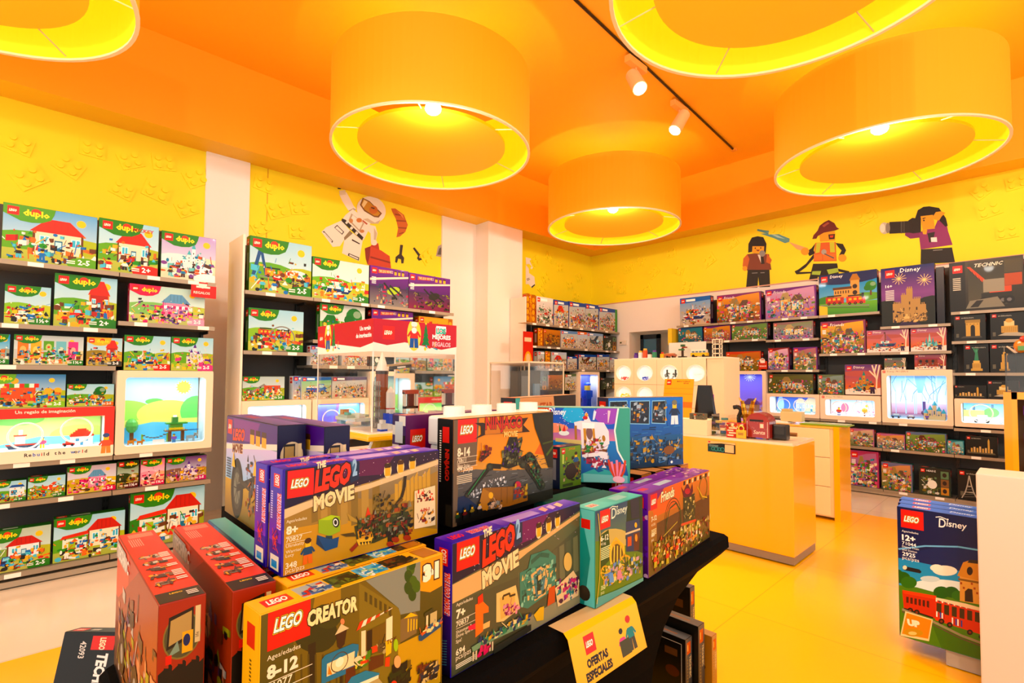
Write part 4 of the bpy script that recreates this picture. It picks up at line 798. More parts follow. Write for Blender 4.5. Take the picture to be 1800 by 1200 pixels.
display('B', -1.434, -.738, .94, .672, 8.0, 'biggest far wall display window, with a blue forest backdrop', p_forest, (.055, .055, .055, .075), sign=sg_fz2, light=2.2, models=lambda P, ux, r: tiny(P, ux, r, [('castle', .78, .06, .17, ('d8c08a', '2f9ab0', '2a5a7a'), 'tan toy castle with teal roofs in the forest display'),
    ('car', .12, .08, .1, ('5a8ab0', 'c0d8e0'), 'little toy wagon at the left of the forest display'), ('car', .38, .08, .08, ('6a6a70', 'e8e8e8'), 'grey toy sled in the middle of the forest display'), ('tree', .6, .12, .12, ('5a3a6a',), 'dark toy tree left of the toy castle'), ('figure', .66, .05, .07, ('7a4aa0', '3a3a6a', 'c0501a'), 'toy figure at the gate of the toy castle')]))
display('B', -.727, -.2, .94, .33, 8.0, 'far wall display window with a green park scene, at the right', p_city, (.06, .06, .05, .05), lens=((.42, .5, .1),), light=1.8, models=lambda P, ux, r: tiny(P, ux, r, [('car', .42, .06, .16, ('f4f4f0', 'e8f0e0'), 'white toy building behind the ring of the park display'), ('house', .82, .06, .06, ('f4f4f0', 'e8e8e8', '9ab0b8'), 'tiny white toy arch in the park display'), ('card', .18, .02, .07, (), 'white card in the park display')]))

# ---------------------------------------------------------------- boxes on the shelves: wall, front, from, to, base height, height, print
ROWS = [
    ('L', -5.03, -0.143, 0.373, 2.299, 0.407, t_duplo, dict(k='house', cor='6fae35', top='5fa32e', sky='7fb2dc'), 'largest box on the top left shelf, family house with a red skylight roof', '2f6e24', 'boxes on the top left shelf'),
    ('L', -5.03, 0.383, 0.769, 2.299, 0.414, t_duplo, dict(k='house', age='2+', cor='d8321f', word='MICKEY'), 'top shelf box with a red roofed clubhouse and a red corner, second from the left', '2f6e24', 'boxes on the top left shelf'),
    ('L', -5.03, 0.788, 1.19, 2.299, 0.396, t_duplo, dict(k='ice', age='2+', top='3c8a2a', sky='b9a8d8', gnd='cfe6ea', cor='f0f4f4', pal=['7fc6c9', 'e8f0f0', '8a5aa0', '5a3a2a', 'd86a3a', '4a8ab0']), 'pale ice castle box on the top left shelf, touching the first white column', '2f6e24', 'boxes on the top left shelf'),
    ('L', -5.03, -0.117, 0.125, 1.851, 0.278, t_duplo, dict(k='boat', age='1½+', pal=['2f7fc4', 'f4f1e6', '2a2a2a', 'c9281c', 'f0c81a'], gnd='8fc23d'), 'box with a red rocker and stacked animals, second shelf at the far left', '2f6e24', 'boxes on the second left shelf'),
    ('L', -5.03, 0.141, 0.509, 1.851, 0.395, t_duplo, dict(k='fire', age='2+'), 'tall firehouse box with a red fire truck on the second left shelf', '2f6e24', 'boxes on the second left shelf'),
    ('L', -5.03, 0.586, 1.116, 1.916, 0.31, t_duplo, dict(k='shop', top='d8315f', cor='f0b0c8', sky='bcd8d0', gnd='8fc27a', pal=['e64c86', 'f1a3bd', '7a5aa0', 'f0c81a', 'f4f1e6', '2a2a2a']), 'wide pink boutique box with a red promotional tag, second left shelf', 'c83a6a', 'boxes on the second left shelf'),
    ('L', -5.03, -0.23, -0.079, 1.561, 0.214, t_duplo, dict(k='boat', sky='2f9fd0', gnd='2f7fb0'), 'blue box cut off by the left edge of the picture, third shelf', '2a6a9a', 'boxes on the third left shelf'),
    ('L', -5.03, -0.061, 0.319, 1.561, 0.217, t_duplo, dict(k='cards', age='1½+', sky='b8c4c8', gnd='c0c8c8'), 'long grey box of animal picture bricks on the third left shelf', '2f6e24', 'boxes on the third left shelf'),
    ('L', -5.03, 0.337, 0.553, 1.561, 0.22, t_duplo, dict(k='fire', top='e6b81a', gnd='9a8a3a', cor='3a3a2a', pal=['d7301f', 'f0b91b', '2a2a2a', '8a8a80']), 'small yellow headed racing box on the third left shelf', 'c89a1a', 'boxes on the third left shelf'),
    ('L', -5.03, 0.564, 0.875, 1.53, 0.282, t_duplo, dict(k='boat', age='2-5', cor='d8321f'), 'steamboat box standing on top of the sunny display window, left one', '2f6e24', 'boxes on the third left shelf'),
    ('L', -5.03, 0.879, 1.19, 1.53, 0.287, t_duplo, dict(k='castle', age='2-5', cor='d86a9a', pal=['6a4aa0', 'd86a9a', '8fc23d', 'e8dcc8', 'f0c81a']), 'purple towered castle box on top of the sunny display window, beside the column', '2f6e24', 'boxes on the third left shelf'),
    ('L', -5.03, -0.203, 0.225, 1.253, 0.242, t_duplo, dict(k='cafe', cor='8fc23d', top='7ab83f', sky='5f94c8'), 'pizzeria box standing on the red display window', '2f6e24', 'boxes above the red display'),
    ('L', -5.03, 0.232, 0.511, 1.253, 0.169, t_duplo, dict(k='tree', cor='e87a2a', age='2-5'), 'small buggy and tree box to the right of the pizzeria box', '2f6e24', 'boxes above the red display'),
    ('L', -5.03, -0.143, 0.034, 0.598, 0.146, t_duplo, dict(k='bike', age='2+'), 'small police motorbike box on the fifth left shelf', '2f6e24', 'boxes on the fifth left shelf'),
    ('L', -5.03, 0.041, 0.244, 0.598, 0.157, t_duplo, dict(k='plane', age='2+'), 'small orange aeroplane box on the fifth left shelf', '2f6e24', 'boxes on the fifth left shelf'),
    ('L', -5.03, 0.252, 0.542, 0.598, 0.206, t_duplo, dict(k='shop', cor='d8315f', gnd='c8b03a', sky='c8b8c8', pal=['e64c86', 'f1a3bd', 'c89a5a', 'f4f1e6', '2a2a2a', '8a5a3a']), 'box with a pink party pavilion on the fifth left shelf', '2f6e24', 'boxes on the fifth left shelf'),
    ('L', -5.03, 0.546, 0.685, 0.598, 0.215, t_duplo, dict(k='x', sky='6a7a2a', gnd='3a4a1a', top='2f4a1a', age='1½+', cor='6a2a2a', pal=['2a2a1a', '8a3a2a', '6a6a3a', 'd8c8b0']), 'dark green window box on the fifth left shelf', '3a4a1a', 'boxes on the fifth left shelf'),
    ('L', -5.03, 0.697, 0.859, 0.598, 0.212, t_duplo, dict(k='x', sky='e88aa8', gnd='f0a8b8', age='1½+', cor='d8315f', pal=['2a2a2a', 'd8315f', 'f4e8e8', '8a3a5a']), 'narrow pink window box on the fifth left shelf', 'e89ab0', 'boxes on the fifth left shelf'),
    ('L', -5.03, 0.867, 1.163, 0.598, 0.208, t_duplo, dict(k='castle', sky='7a4a8a', gnd='8a6a5a', cor='c83a7a', pal=['6a3a1a', 'e8b83a', 'c83a7a', 'd8c8c8', '7a5aa0']), 'dark purple tea party castle box at the right of the fifth left shelf', '2f6e24', 'boxes on the fifth left shelf'),
    ('L', -5.03, -0.176, 0.175, 0.111, 0.292, t_duplo, dict(k='police', sky='b8c8b8', gnd='8fae5a'), 'blue police car box on the bottom left shelf', '2f6e24', 'boxes on the bottom left shelf'),
    ('L', -5.03, 0.188, 0.607, 0.111, 0.321, t_duplo, dict(k='farm', age=None, gnd='6fae35'), 'pony stable box with a red arched roof on the bottom left shelf', '2f6e24', 'boxes on the bottom left shelf'),
    ('L', -5.03, 0.637, 1.155, 0.111, 0.439, t_duplo, dict(k='farm', gnd='3c8a2a'), 'large farmhouse box at the right of the bottom left shelf', '2f6e24', 'boxes on the bottom left shelf'),
    ('L', -5.03, 1.465, 2.039, 2.271, 0.517, t_duplo, dict(k='cargo', cor='3c8a2a', sky='a8d0e0'), 'blue crane and orange cargo train box on the top shelf by the first column', '2f6e24', 'boxes on the top shelf between the columns'),
    ('L', -5.03, 2.049, 2.666, 2.271, 0.422, t_duplo, dict(k='boat', age='2+', sky='c8dcd8', gnd='7ab83f', pal=['ef8a1b', 'd7301f', '5ab0d8', '3f9a34', 'f5f1e6', 'e8c05a']), 'river world box on the top shelf, right of the cargo train box', '2f6e24', 'boxes on the top shelf between the columns'),
    ('L', -5.03, 2.677, 3.163, 2.271, 0.43, t_movie, dict(hero='a8c81a'), 'purple box with a lime green spacecraft on the top shelf', '5a2a6a', 'boxes on the top shelf between the columns'),
    ('L', -5.03, 3.167, 3.76, 2.271, 0.422, t_movie, dict(hero='2a2c24', low='8a3a5a', pal=['23241c', '3a3c2c', '8a8a1a', '1a1a1a', '6a3a7a']), 'purple and red box with a black battle vehicle, top shelf end', '3a1a2a', 'boxes on the top shelf between the columns'),
    ('L', -5.03, 1.47, 1.972, 1.723, 0.397, t_duplo, dict(k='train', gnd='8fc23d', cor='3c8a2a'), 'red steam train box alone on its shelf beside the first column', '2f6e24', None),
    ('L', -5.03, 2.135, 2.626, 1.856, 0.375, t_duplo, dict(k='jungle', sky='c0ccc8'), 'treehouse box half hidden by the red showcase banner', '2f6e24', 'boxes behind the red banner'),
    ('L', -5.03, 2.704, 3.231, 1.856, 0.375, t_movie, dict(low='5a2a4a'), 'purple box behind the top of the red showcase banner', '2a1a2a', 'boxes behind the red banner'),
    ('L', -5.03, 3.312, 3.804, 1.856, 0.344, t_yellow, dict(), 'orange yellow box behind the right end of the red showcase banner', 'c8861a', 'boxes behind the red banner'),
    ('L', -5.03, 2.049, 2.131, 1.601, 0.194, t_city, dict(bgd='8fb8e0', n=30), 'narrow blue and white box left of the acrylic showcase, upper shelf', 'e8eef4', 'boxes seen through the showcase'),
    ('L', -5.03, 2.141, 2.334, 1.601, 0.158, t_city, dict(head='b8c8d8', hero='truck', n=90), 'red vehicle box seen through the showcase, upper shelf', 'd0d4d8', 'boxes seen through the showcase'),
    ('L', -5.03, 2.375, 2.66, 1.601, 0.162, t_city, dict(head='c8b8b8', n=110, hero='house'), 'busy little house box seen through the showcase, upper shelf', 'd0d4d8', 'boxes seen through the showcase'),
    ('L', -5.03, 2.697, 2.886, 1.601, 0.169, t_hero, dict(), 'dark box with pink details seen through the showcase', '3a3a3a', 'boxes seen through the showcase'),
    ('L', -5.03, 3.048, 3.262, 1.601, 0.183, t_ninja, dict(), 'grey brown box seen through the showcase, behind the rocket tip', '4a4438', 'boxes seen through the showcase'),
    ('L', -5.03, 3.274, 3.769, 1.601, 0.205, t_yellow, dict(hc='8a4a2a'), 'orange box with a boat picture beside the second column', 'c8861a', 'boxes seen through the showcase'),
    ('L', -5.03, 1.432, 1.804, 1.263, 0.222, t_duplo, dict(k='bridge', age='2-5', sky='b0c4c8', cor='4a9a2a'), 'box with a railway bridge on top of the pale sky display', '2f6e24', 'boxes on the display windows between the columns'),
    ('L', -5.03, 1.883, 1.956, 1.263, 0.226, t_city, dict(bgd='6fa0d8', n=20), 'narrow blue edged box between the railway bridge box and the tractor box', 'dfe8f0', 'boxes on the display windows between the columns'),
    ('L', -5.03, 1.965, 2.267, 1.263, 0.221, t_city, dict(head='4a7ac0', bgd='7fc8a0', hero='truck', hc='2f6ac0', n=60), 'blue tractor box with a red round sticker', 'd8e4f0', 'boxes on the display windows between the columns'),
    ('L', -5.03, 2.277, 2.66, 1.263, 0.223, t_city, dict(head='6a5a7a', n=150), 'street scene box on the violet display window', 'd0d4d8', 'boxes on the display windows between the columns'),
    ('L', -5.03, 3.328, 3.769, 1.263, 0.291, t_ninja, dict(n=160), 'olive brown battle scene box above the yellow GO display', '8a6a1a', 'boxes on the display windows between the columns'),
    ('L', -5.73, 5.816, 5.89, 2.371, 0.473, t_yellow, dict(n=20), 'narrow yellow box at the pillar end of the top corner shelf', 'c8861a', 'boxes on the top corner shelf'),
    ('L', -5.73, 5.894, 6.023, 2.371, 0.464, t_yellow, dict(hc='c23322'), 'tall yellow box on the top corner shelf', 'b8400a', 'boxes on the top corner shelf'),
    ('L', -5.73, 6.041, 6.456, 2.371, 0.453, t_city, dict(head='e8e4dc', bgd='d8dce0', n=120, pal=['f4f4f0', '5a7a5a', '2a2a2a', 'b0b0a8', 'c23322']), 'white and grey box with a red spine on the top corner shelf', 'c8301c', 'boxes on the top corner shelf'),
    ('L', -5.73, 6.475, 6.859, 2.371, 0.444, t_city, dict(hero='house', n=90), 'blue headed rescue tower box on the top corner shelf', '3a6ab0', 'boxes on the top corner shelf'),
    ('L', -5.73, 6.879, 7.339, 2.371, 0.458, t_city, dict(hero='truck', n=140), 'blue headed fire engine box on the top corner shelf', '2a4aa0', 'boxes on the top corner shelf'),
    ('L', -5.73, 7.343, 7.732, 2.371, 0.467, t_city, dict(hero='plane', n=120), 'blue headed airport box on the top corner shelf', '3a6ab0', 'boxes on the top corner shelf'),
    ('L', -5.73, 7.754, 8.338, 2.371, 0.445, t_city, dict(hero='ferris', n=160, side='5a9a4a'), 'blue headed town box at the far end of the top corner shelf', '3a6ab0', 'boxes on the top corner shelf'),
    ('L', -5.73, 6.082, 6.201, 2.001, 0.3, t_yellow, dict(n=16), 'narrow orange box just right of the red banner, second corner shelf', '8a4a0a', 'boxes on the second corner shelf'),
    ('L', -5.73, 6.219, 6.647, 2.001, 0.291, t_ninja, dict(n=110), 'orange box with a black sunburst picture on the second corner shelf', 'b8400a', 'boxes on the second corner shelf'),
    ('L', -5.73, 6.666, 7.111, 2.001, 0.302, t_city, dict(head='7a9ac8', hero='truck', hc='e87a2a', n=110), 'grey sky box with an orange vehicle on the second corner shelf', 'b0b8c0', 'boxes on the second corner shelf'),
    ('L', -5.73, 7.115, 7.389, 2.001, 0.312, t_city, dict(head='e8803a', bgd='b8d0e8', n=50), 'small orange topped box on the second corner shelf', 'c0c8d0', 'boxes on the second corner shelf'),
    ('L', -5.73, 7.393, 7.874, 2.001, 0.31, t_city, dict(head='9ab0d0', hero='plane', hc='4a5a6a', n=90), 'helicopter box on the second corner shelf', 'd0d4d8', 'boxes on the second corner shelf'),
    ('L', -5.73, 7.896, 8.319, 2.001, 0.289, t_hero, dict(), 'dark green grey box at the far end of the second corner shelf', '5a5a50', 'boxes on the second corner shelf'),
    ('L', -5.73, 6.082, 6.243, 1.631, 0.286, t_city, dict(head='a8b8c8', n=60), 'grey white box beside the red banner, third corner shelf', 'c0c0b8', 'boxes on the third corner shelf'),
    ('L', -5.73, 6.261, 6.384, 1.631, 0.293, t_yellow, dict(n=20), 'slim yellow box on the third corner shelf', '3a2a1a', 'boxes on the third corner shelf'),
    ('L', -5.73, 6.417, 6.813, 1.631, 0.289, t_city, dict(head='b8c0d0', hero='house', n=120), 'pale town box on the third corner shelf', 'a89a80', 'boxes on the third corner shelf'),
    ('L', -5.73, 6.833, 7.095, 1.631, 0.226, t_city, dict(n=80), 'low blue headed box on the third corner shelf', '2a4a8a', 'boxes on the third corner shelf'),
    ('L', -5.73, 7.147, 7.662, 1.631, 0.276, t_city, dict(hero='plane', hc='6a3a2a', bgd='c0c4c4', n=110), 'box with a brown aircraft on the third corner shelf', '4a5a7a', 'boxes on the third corner shelf'),
    ('L', -5.73, 7.684, 8.075, 1.631, 0.295, t_city, dict(hero='truck', hc='e0a81a', n=90), 'blue headed box with a yellow digger on the third corner shelf', '4a3a3a', 'boxes on the third corner shelf'),
    ('L', -5.73, 8.097, 8.357, 1.631, 0.244, t_city, dict(n=40), 'last small box on the third corner shelf', '9a9a90', 'boxes on the third corner shelf'),
    ('L', -5.73, 5.921, 6.313, 1.263, 0.261, t_hero, dict(), 'box with red figures seen through the dark model case', '8a6a4a', 'boxes on the fourth corner shelf'),
    ('L', -5.73, 6.331, 6.752, 1.263, 0.264, t_ninja, dict(), 'brown box seen through the right half of the dark model case', '6a5a3a', 'boxes on the fourth corner shelf'),
    ('L', -5.73, 6.772, 7.08, 1.263, 0.287, t_city, dict(head='6a7a5a', hero='truck', hc='e0c81a', n=90), 'box with a yellow car left of the small blue display window', '7a7a50', 'boxes on the fourth corner shelf'),
    ('L', -5.73, 7.807, 8.338, 1.263, 0.222, t_hero, dict(), 'dark figure box right of the small blue display window', '3a3a30', 'boxes on the fourth corner shelf'),
    ('B', 8.03, -4.245, -3.712, 2.376, 0.464, t_city, dict(head='4a7ac0', bgd='7fb0e0', hero='boat', hc='e0502a', n=90), 'rescue boat box at the left end of the far wall top shelf', '3a1a4a', 'doll house boxes on the far wall'),
    ('B', 8.03, -3.604, -2.924, 2.376, 0.442, t_friends, dict(sky='e8a83a', bgd='8a4a3a', main='8a3f7f'), 'orange sky amusement pier box on the far wall top shelf', '3a1a5a', 'doll house boxes on the far wall'),
    ('B', 8.03, -2.862, -2.18, 2.376, 0.446, t_friends, dict(hero='e0cf9a', sky='d0a8c8'), 'purple hotel box on the far wall top shelf, right of the pier box', '5a2a7a', 'doll house boxes on the far wall'),
    ('B', 8.03, -4.28, -3.85, 2.091, 0.245, t_friends, dict(bgd='2f6a7a', sky='3f8a9a', main='3a6a9a', n=80, word=None), 'small teal box on the second shelf of the far wall', '2a3a5a', 'doll house boxes on the far wall'),
    ('B', 8.03, -3.827, -3.384, 2.091, 0.245, t_friends, dict(bgd='8a4a6a', sky='e0a04a', n=90, word=None), 'box with a pink balloon on the second shelf of the far wall', '4a1a4a', 'doll house boxes on the far wall'),
    ('B', 8.03, -3.371, -2.831, 2.091, 0.245, t_friends, dict(bgd='5a8a4a', sky='7a9a5a', main='6a4a6a', n=130, word=None), 'green playground box on the second shelf of the far wall', '3a1a2a', 'doll house boxes on the far wall'),
    ('B', 8.03, -2.755, -2.222, 2.068, 0.249, t_friends, dict(hero='e8d8a0', sky='8a9a6a', main='9a7a7a', n=140, word=None), 'cream villa box on the second shelf of the far wall', '4a2a3a', 'doll house boxes on the far wall'),
    ('B', 8.03, -3.465, -2.934, 1.607, 0.3, t_friends, dict(bgd='7a7a2a', sky='c87a3a', main='c8502a', n=100, word=None), 'orange and green house box on the blue firework display', '2a1a1a', 'doll house boxes on the far wall'),
    ('B', 8.03, -2.832, -2.538, 1.623, 0.323, t_friends, dict(hero='e8c83a', main='8a3a3a', n=90, word=None), 'narrow heart shaped playhouse box on the third far wall shelf', '4a1a5a', 'doll house boxes on the far wall'),
    ('B', 8.03, -2.488, -2.177, 1.623, 0.319, t_friends, dict(bgd='6a8a4a', sky='b8788a', n=80, word=None), 'camper box with a pink slide on the third far wall shelf', '5a3a5a', 'doll house boxes on the far wall'),
    ('B', 8.03, -2.828, -2.232, 1.274, 0.287, t_friends, dict(bgd='5a6a3a', sky='6a6a3a', main='5a5a3a', hero='c8b07a', n=150, word=None), 'wide olive box with a gabled house above the blue house display', '2a2a1a', 'doll house boxes on the far wall'),
    ('B', 8.03, -2.178, -1.86, 1.274, 0.278, t_friends, dict(bgd='6a7a3a', sky='8aa0a0', main='6a7a5a', hero='a8683a', n=110, word=None), 'small tree house box right of the gabled house box', '2a2a2a', 'doll house boxes on the far wall'),
    ('B', 8.03, -2.145, -1.469, 2.376, 0.562, t_station, dict(), 'box with a railway station and red train under a blue sky, top shelf', '1c2f5a', 'boxes in the middle bays of the far wall'),
    ('B', 8.03, -1.427, -0.886, 2.171, 0.757, t_nightcastle, dict(), 'tallest top shelf box, a floodlit keep with fireworks on purple', '14142a', 'boxes in the middle bays of the far wall'),
    ('B', 8.03, -2.133, -1.604, 1.841, 0.445, t_friends, dict(sky='e8b83a', bgd='6a5a2a', hero='b89a4a', n=220, main='8a4a6a'), 'large water park box below the station box', '4a1a3a', 'boxes in the middle bays of the far wall'),
    ('B', 8.03, -1.595, -1.15, 1.841, 0.29, t_snow, dict(k='ship'), 'pink and orange box with a sailing ship and a white tree', 'b87a8a', 'boxes in the middle bays of the far wall'),
    ('B', 8.03, -1.134, -0.788, 1.841, 0.29, t_snow, dict(k='ice'), 'orange sunset box with a teal ice crystal palace and a white tree', '3a2a4a', 'boxes in the middle bays of the far wall'),
    ('B', 8.03, -1.848, -1.452, 1.284, 0.401, t_snow, dict(k='castle', sky='e88a4a', up_='6a4a8a'), 'large sunset box with a teal roofed castle village', 'd8a08a', 'boxes in the middle bays of the far wall'),
    ('B', 8.03, -1.41, -1.185, 1.615, 0.152, t_snow, dict(k='fig', sky='8a8a5a', up_='5a6a6a'), 'small olive box on top of the big forest display', '3a3a3a', 'boxes in the middle bays of the far wall'),
    ('B', 8.03, -1.1, -0.8, 1.615, 0.186, t_snow, dict(k='box', sky='b5563a', up_='9a6a7a'), 'reddish brown box on top of the big forest display', '7a3a2a', 'boxes in the middle bays of the far wall'),
    ('B', 8.03, -0.748, -0.115, 2.301, 0.596, t_technic, dict(), 'big dark box with an orange crane truck, top right shelf', '14140e', 'black boxes on the right far wall'),
    ('B', 8.03, -0.718, -0.438, 1.953, 0.308, t_arch, dict(k='arch'), 'black box with a triumphal arch model', '14140e', 'black boxes on the right far wall'),
    ('B', 8.03, -0.4, -0.099, 1.953, 0.308, t_arch, dict(k='house'), 'black box with a domed mansion model, beside the arch box', '14140e', 'black boxes on the right far wall'),
    ('B', 8.03, -0.637, -0.419, 1.576, 0.335, t_arch, dict(k='statue'), 'black box with a green statue on a tan pedestal', '14140e', 'black boxes on the right far wall'),
    ('B', 8.03, -0.41, -0.2, 1.576, 0.335, t_arch, dict(k='tower'), 'black box with a tan skyscraper model', '14140e', 'black boxes on the right far wall'),
    ('B', 8.03, -0.73, -0.445, 1.273, 0.155, t_arch, dict(k='skyline'), 'black skyline box above the park display', '14140e', 'black boxes on the right far wall'),
    ('B', 8.03, -0.44, -0.179, 1.273, 0.213, t_arch, dict(k='house'), 'black box higher than the skyline box, beside the yellow rack', '14140e', 'black boxes on the right far wall'),
    ('B', 8.03, -1.808, -1.533, 0.606, 0.229, t_friends, dict(n=90, sky='d8b8a8', bgd='7a8a5a', main='b87a9a', word=None), 'busy pastel box at the cabinet end of the low far shelf', '5a5a5a', 'boxes on the low far shelf'),
    ('B', 8.03, -1.506, -1.213, 0.606, 0.186, t_friends, dict(n=110, sky='e0a86a', bgd='4a8aa0', main='b8789a', word=None), 'low box with a pool scene on the low far shelf', 'a87a9a', 'boxes on the low far shelf'),
    ('B', 8.03, -1.203, -0.812, 0.606, 0.233, t_friends, dict(n=130, sky='8aa05a', bgd='5a7a3a', main='6a7a9a', hero='7a4a2a', word=None), 'wide green box with a brown lodge on the low far shelf', '4a7a7a', 'boxes on the low far shelf'),
    ('B', 8.03, -0.805, -0.655, 0.606, 0.163, t_friends, dict(n=60, sky='8ac0c8', bgd='5a9aa8', main='4a8a9a', word=None), 'small teal box on the low far shelf', '3a8a90', 'boxes on the low far shelf'),
    ('B', 8.03, -0.64, -0.367, 0.606, 0.232, t_arch, dict(k='skyline'), 'black city skyline box on the low far shelf', '14140e', 'boxes on the low far shelf'),
    ('B', 8.03, -1.813, -1.489, 0.081, 0.464, t_friends, dict(n=170, sky='b87a9a', main='b85a7a', word=None), 'tall crowded purple box on the bottom far shelf', '7a3a5a', 'boxes on the bottom far shelf'),
    ('B', 8.03, -1.463, -1.145, 0.081, 0.348, t_friends, dict(n=130, sky='d8a07a', bgd='6a8a4a', main='7a7a9a', word=None), 'teal edged garden box on the bottom far shelf', '2a6a6a', 'boxes on the bottom far shelf'),
    ('B', 8.03, -1.081, -0.784, 0.081, 0.333, t_hero, dict(), 'dark green box with a white figure, bottom far shelf', '3a4a42', 'boxes on the bottom far shelf'),
    ('B', 8.03, -0.719, -0.547, 0.081, 0.353, t_arch, dict(k='eiffel'), 'black box with a lattice tower, bottom far shelf', '14140e', 'boxes on the bottom far shelf'),
]
DEP = {'L': .1, 'B': .12}
for fr, X, a_, b_, zb, h_, th_, kw, lab, side, grp in ROWS:
    ux = (0, 1, 0) if fr == 'L' else (1, 0, 0)
    o_ = (X, a_, zb) if fr == 'L' else (a_, X, zb)
    toybox('toy_box', o_, ux, b_-a_, DEP[fr], h_, th_, kw, lab, grp, side)
# extra lids that stick up behind some front boxes, dark sides visible on the far wall
for lab, x0, x1, z, h_, c in (('dark side of the box stack behind the night castle box', -.875, -.80, 2.171, .7, '14142a'),):
    toybox('toy_box', (x0, 8.06, z), (1, 0, 0), x1-x0, .1, h_, t_plain, dict(c=c), 'dark navy box standing behind the right edge of the night castle box', 'boxes in the middle bays of the far wall', c)
# small red shelf flags and stickers
def flag(name, o, n_, w, h, c, txt, lab):
    m = MB(); ux = Vector((0, 1, 0)) if n_ == 'L' else Vector((1, 0, 0)); a = Art(m, Vector((0, 0, 0)), ux, (0, 0, 1), w, h)
    a.rect(0, 0, a.A, .7, c); a.ell(a.A*.45, .75, .22, .22, 'f4e8e0', 12); a.rect(a.A*.2, .55, a.A*.75, .66, 'f4e8e0'); a.rect(a.A*.3, .8, a.A*.65, .88, c); 
    nn = ux.cross(Vector((0, 0, 1))); m.box(*(sorted((0, (ux*w).x or -.003*nn.x))), *(sorted((0, (ux*w).y or -.003*nn.y))), 0, h*.7, c)
    if txt: a.text(txt, a.A*.1, .2, .14, 'fbe8e0', .02, 0, a.A*.8)
    ob = m.build(name, CARD); ob.location = o; tag(ob, lab, 'promotional sign'); return ob
flag('promo_flag', (-4.985, 1.0, 2.16), 'L', .19, .15, 'd8281c', 'REGALOS', 'small red promotional flag at the corner of the pink boutique box')
flag('promo_flag', (-2.95, 7.98, 1.63), 'B', .12, .17, 'c8401c', 'REGALOS', 'small red promotional flag beside the orange and green house box')
# hook box hanging at the left end of the far shelves
m = MB(); m.box(-4.40, -4.33, 7.9, 8.3, 2.05, 2.33, 'f0c81a'); tag(m.build('end_panel', PAINT), 'narrow yellow end panel at the left end of the far wall shelves', 'panel')
# ---------------------------------------------------------------- display table with the large boxes
class Sk:
    """draws on an Art face from a sketch traced on a skewed quad (TL, TR, BR, BL)"""
    def __init__(s, a, TL, TR, BR, BL):
        s.a = a; A = a.A
        src = (TL, TR, BR, BL); dst = ((0, 1), (A, 1), (A, 0), (0, 0)); M = []
        for (x, y), (u, v) in zip(src, dst):
            M.append([x, y, 1, 0, 0, 0, -u*x, -u*y, u]); M.append([0, 0, 0, x, y, 1, -v*x, -v*y, v])
        n = 8
        for i in range(n):
            p = max(range(i, n), key=lambda r_: abs(M[r_][i])); M[i], M[p] = M[p], M[i]
            for j in range(n):
                if j != i:
                    f = M[j][i]/M[i][i]; M[j] = [x-f*y for x, y in zip(M[j], M[i])]
        s.h = [M[i][8]/M[i][i] for i in range(n)]
    def m(s, x, y):
        h = s.h; d = h[6]*x+h[7]*y+1; return ((h[0]*x+h[1]*y+h[2])/d, (h[3]*x+h[4]*y+h[5])/d)
    def poly(s, pts, c): s.a.poly([s.m(*p) for p in pts], c)
    def ell(s, x, y, rx, ry, c, n=16): s.poly([(x+rx*math.cos(t), y+ry*math.sin(t)) for t in [2*math.pi*i/n for i in range(n)]], c)
    def path(s, pts, w, c): s.a.path([s.m(*p) for p in pts], w, c)
    def logo(s, x, y, a, rot=0): s.a.logo(*s.m(x, y), a, 2, rot)
    def text(s, t, x, y, h, c, x2=None, **k):
        u, v = s.m(x, y); rot = 0
        if x2:
            u2, v2 = s.m(*x2); k['maxw'] = math.hypot(u2-u, v2-v); rot = math.atan2(v2-v, u2-u)
        s.a.text(t, u, v, h, c, rot=rot, **k)
    def mess(s, quad, n, pal, sz, seed=1):
        r = random.Random(seed); A, B, C_, D = quad
        for i in range(n):
            p, q = r.random(), r.random(); x = (A[0]*(1-p)+B[0]*p)*(1-q)+(D[0]*(1-p)+C_[0]*p)*q; y = (A[1]*(1-p)+B[1]*p)*(1-q)+(D[1]*(1-p)+C_[1]*p)*q
            u, v = s.m(x, y); clutter(s.a, r, u, v, u+.001, v+.001, 1, pal, sz)
def lbl(s, x, y, age, num, name, pcs, x2, k=1., c='f3ead0'):
    """the printed block of age, set number, name and piece count"""
    u, v = s.m(x, y); W = x2; a = s.a
    a.text('Ages/edades', u, v, .028*k, c, .0, 0, W*.8); a.text(age, u, v-.105*k, .08*k, c, .045, 0, W*.75); a.rect(u, v-.125*k, u+W, v-.121*k, c)
    a.text(num, u, v-.175*k, .045*k, c, .01, 0, W*.8); a.rect(u, v-.19*k, u+W, v-.186*k, c)
    for i, t in enumerate(name): a.text(t, u, v-(.235+.045*i)*k, .03*k, c, 0, 0, W)
    q = v-(.235+.045*len(name))*k; a.text(pcs, u, q-.055*k, .055*k, c, .02, 0, W*.75); a.text('pcs/pzs', u, q-.11*k, .045*k, c, 0, 0, W*.75)
    a.bars(u, q-.14*k, W*.8, 3, .008*k, c)
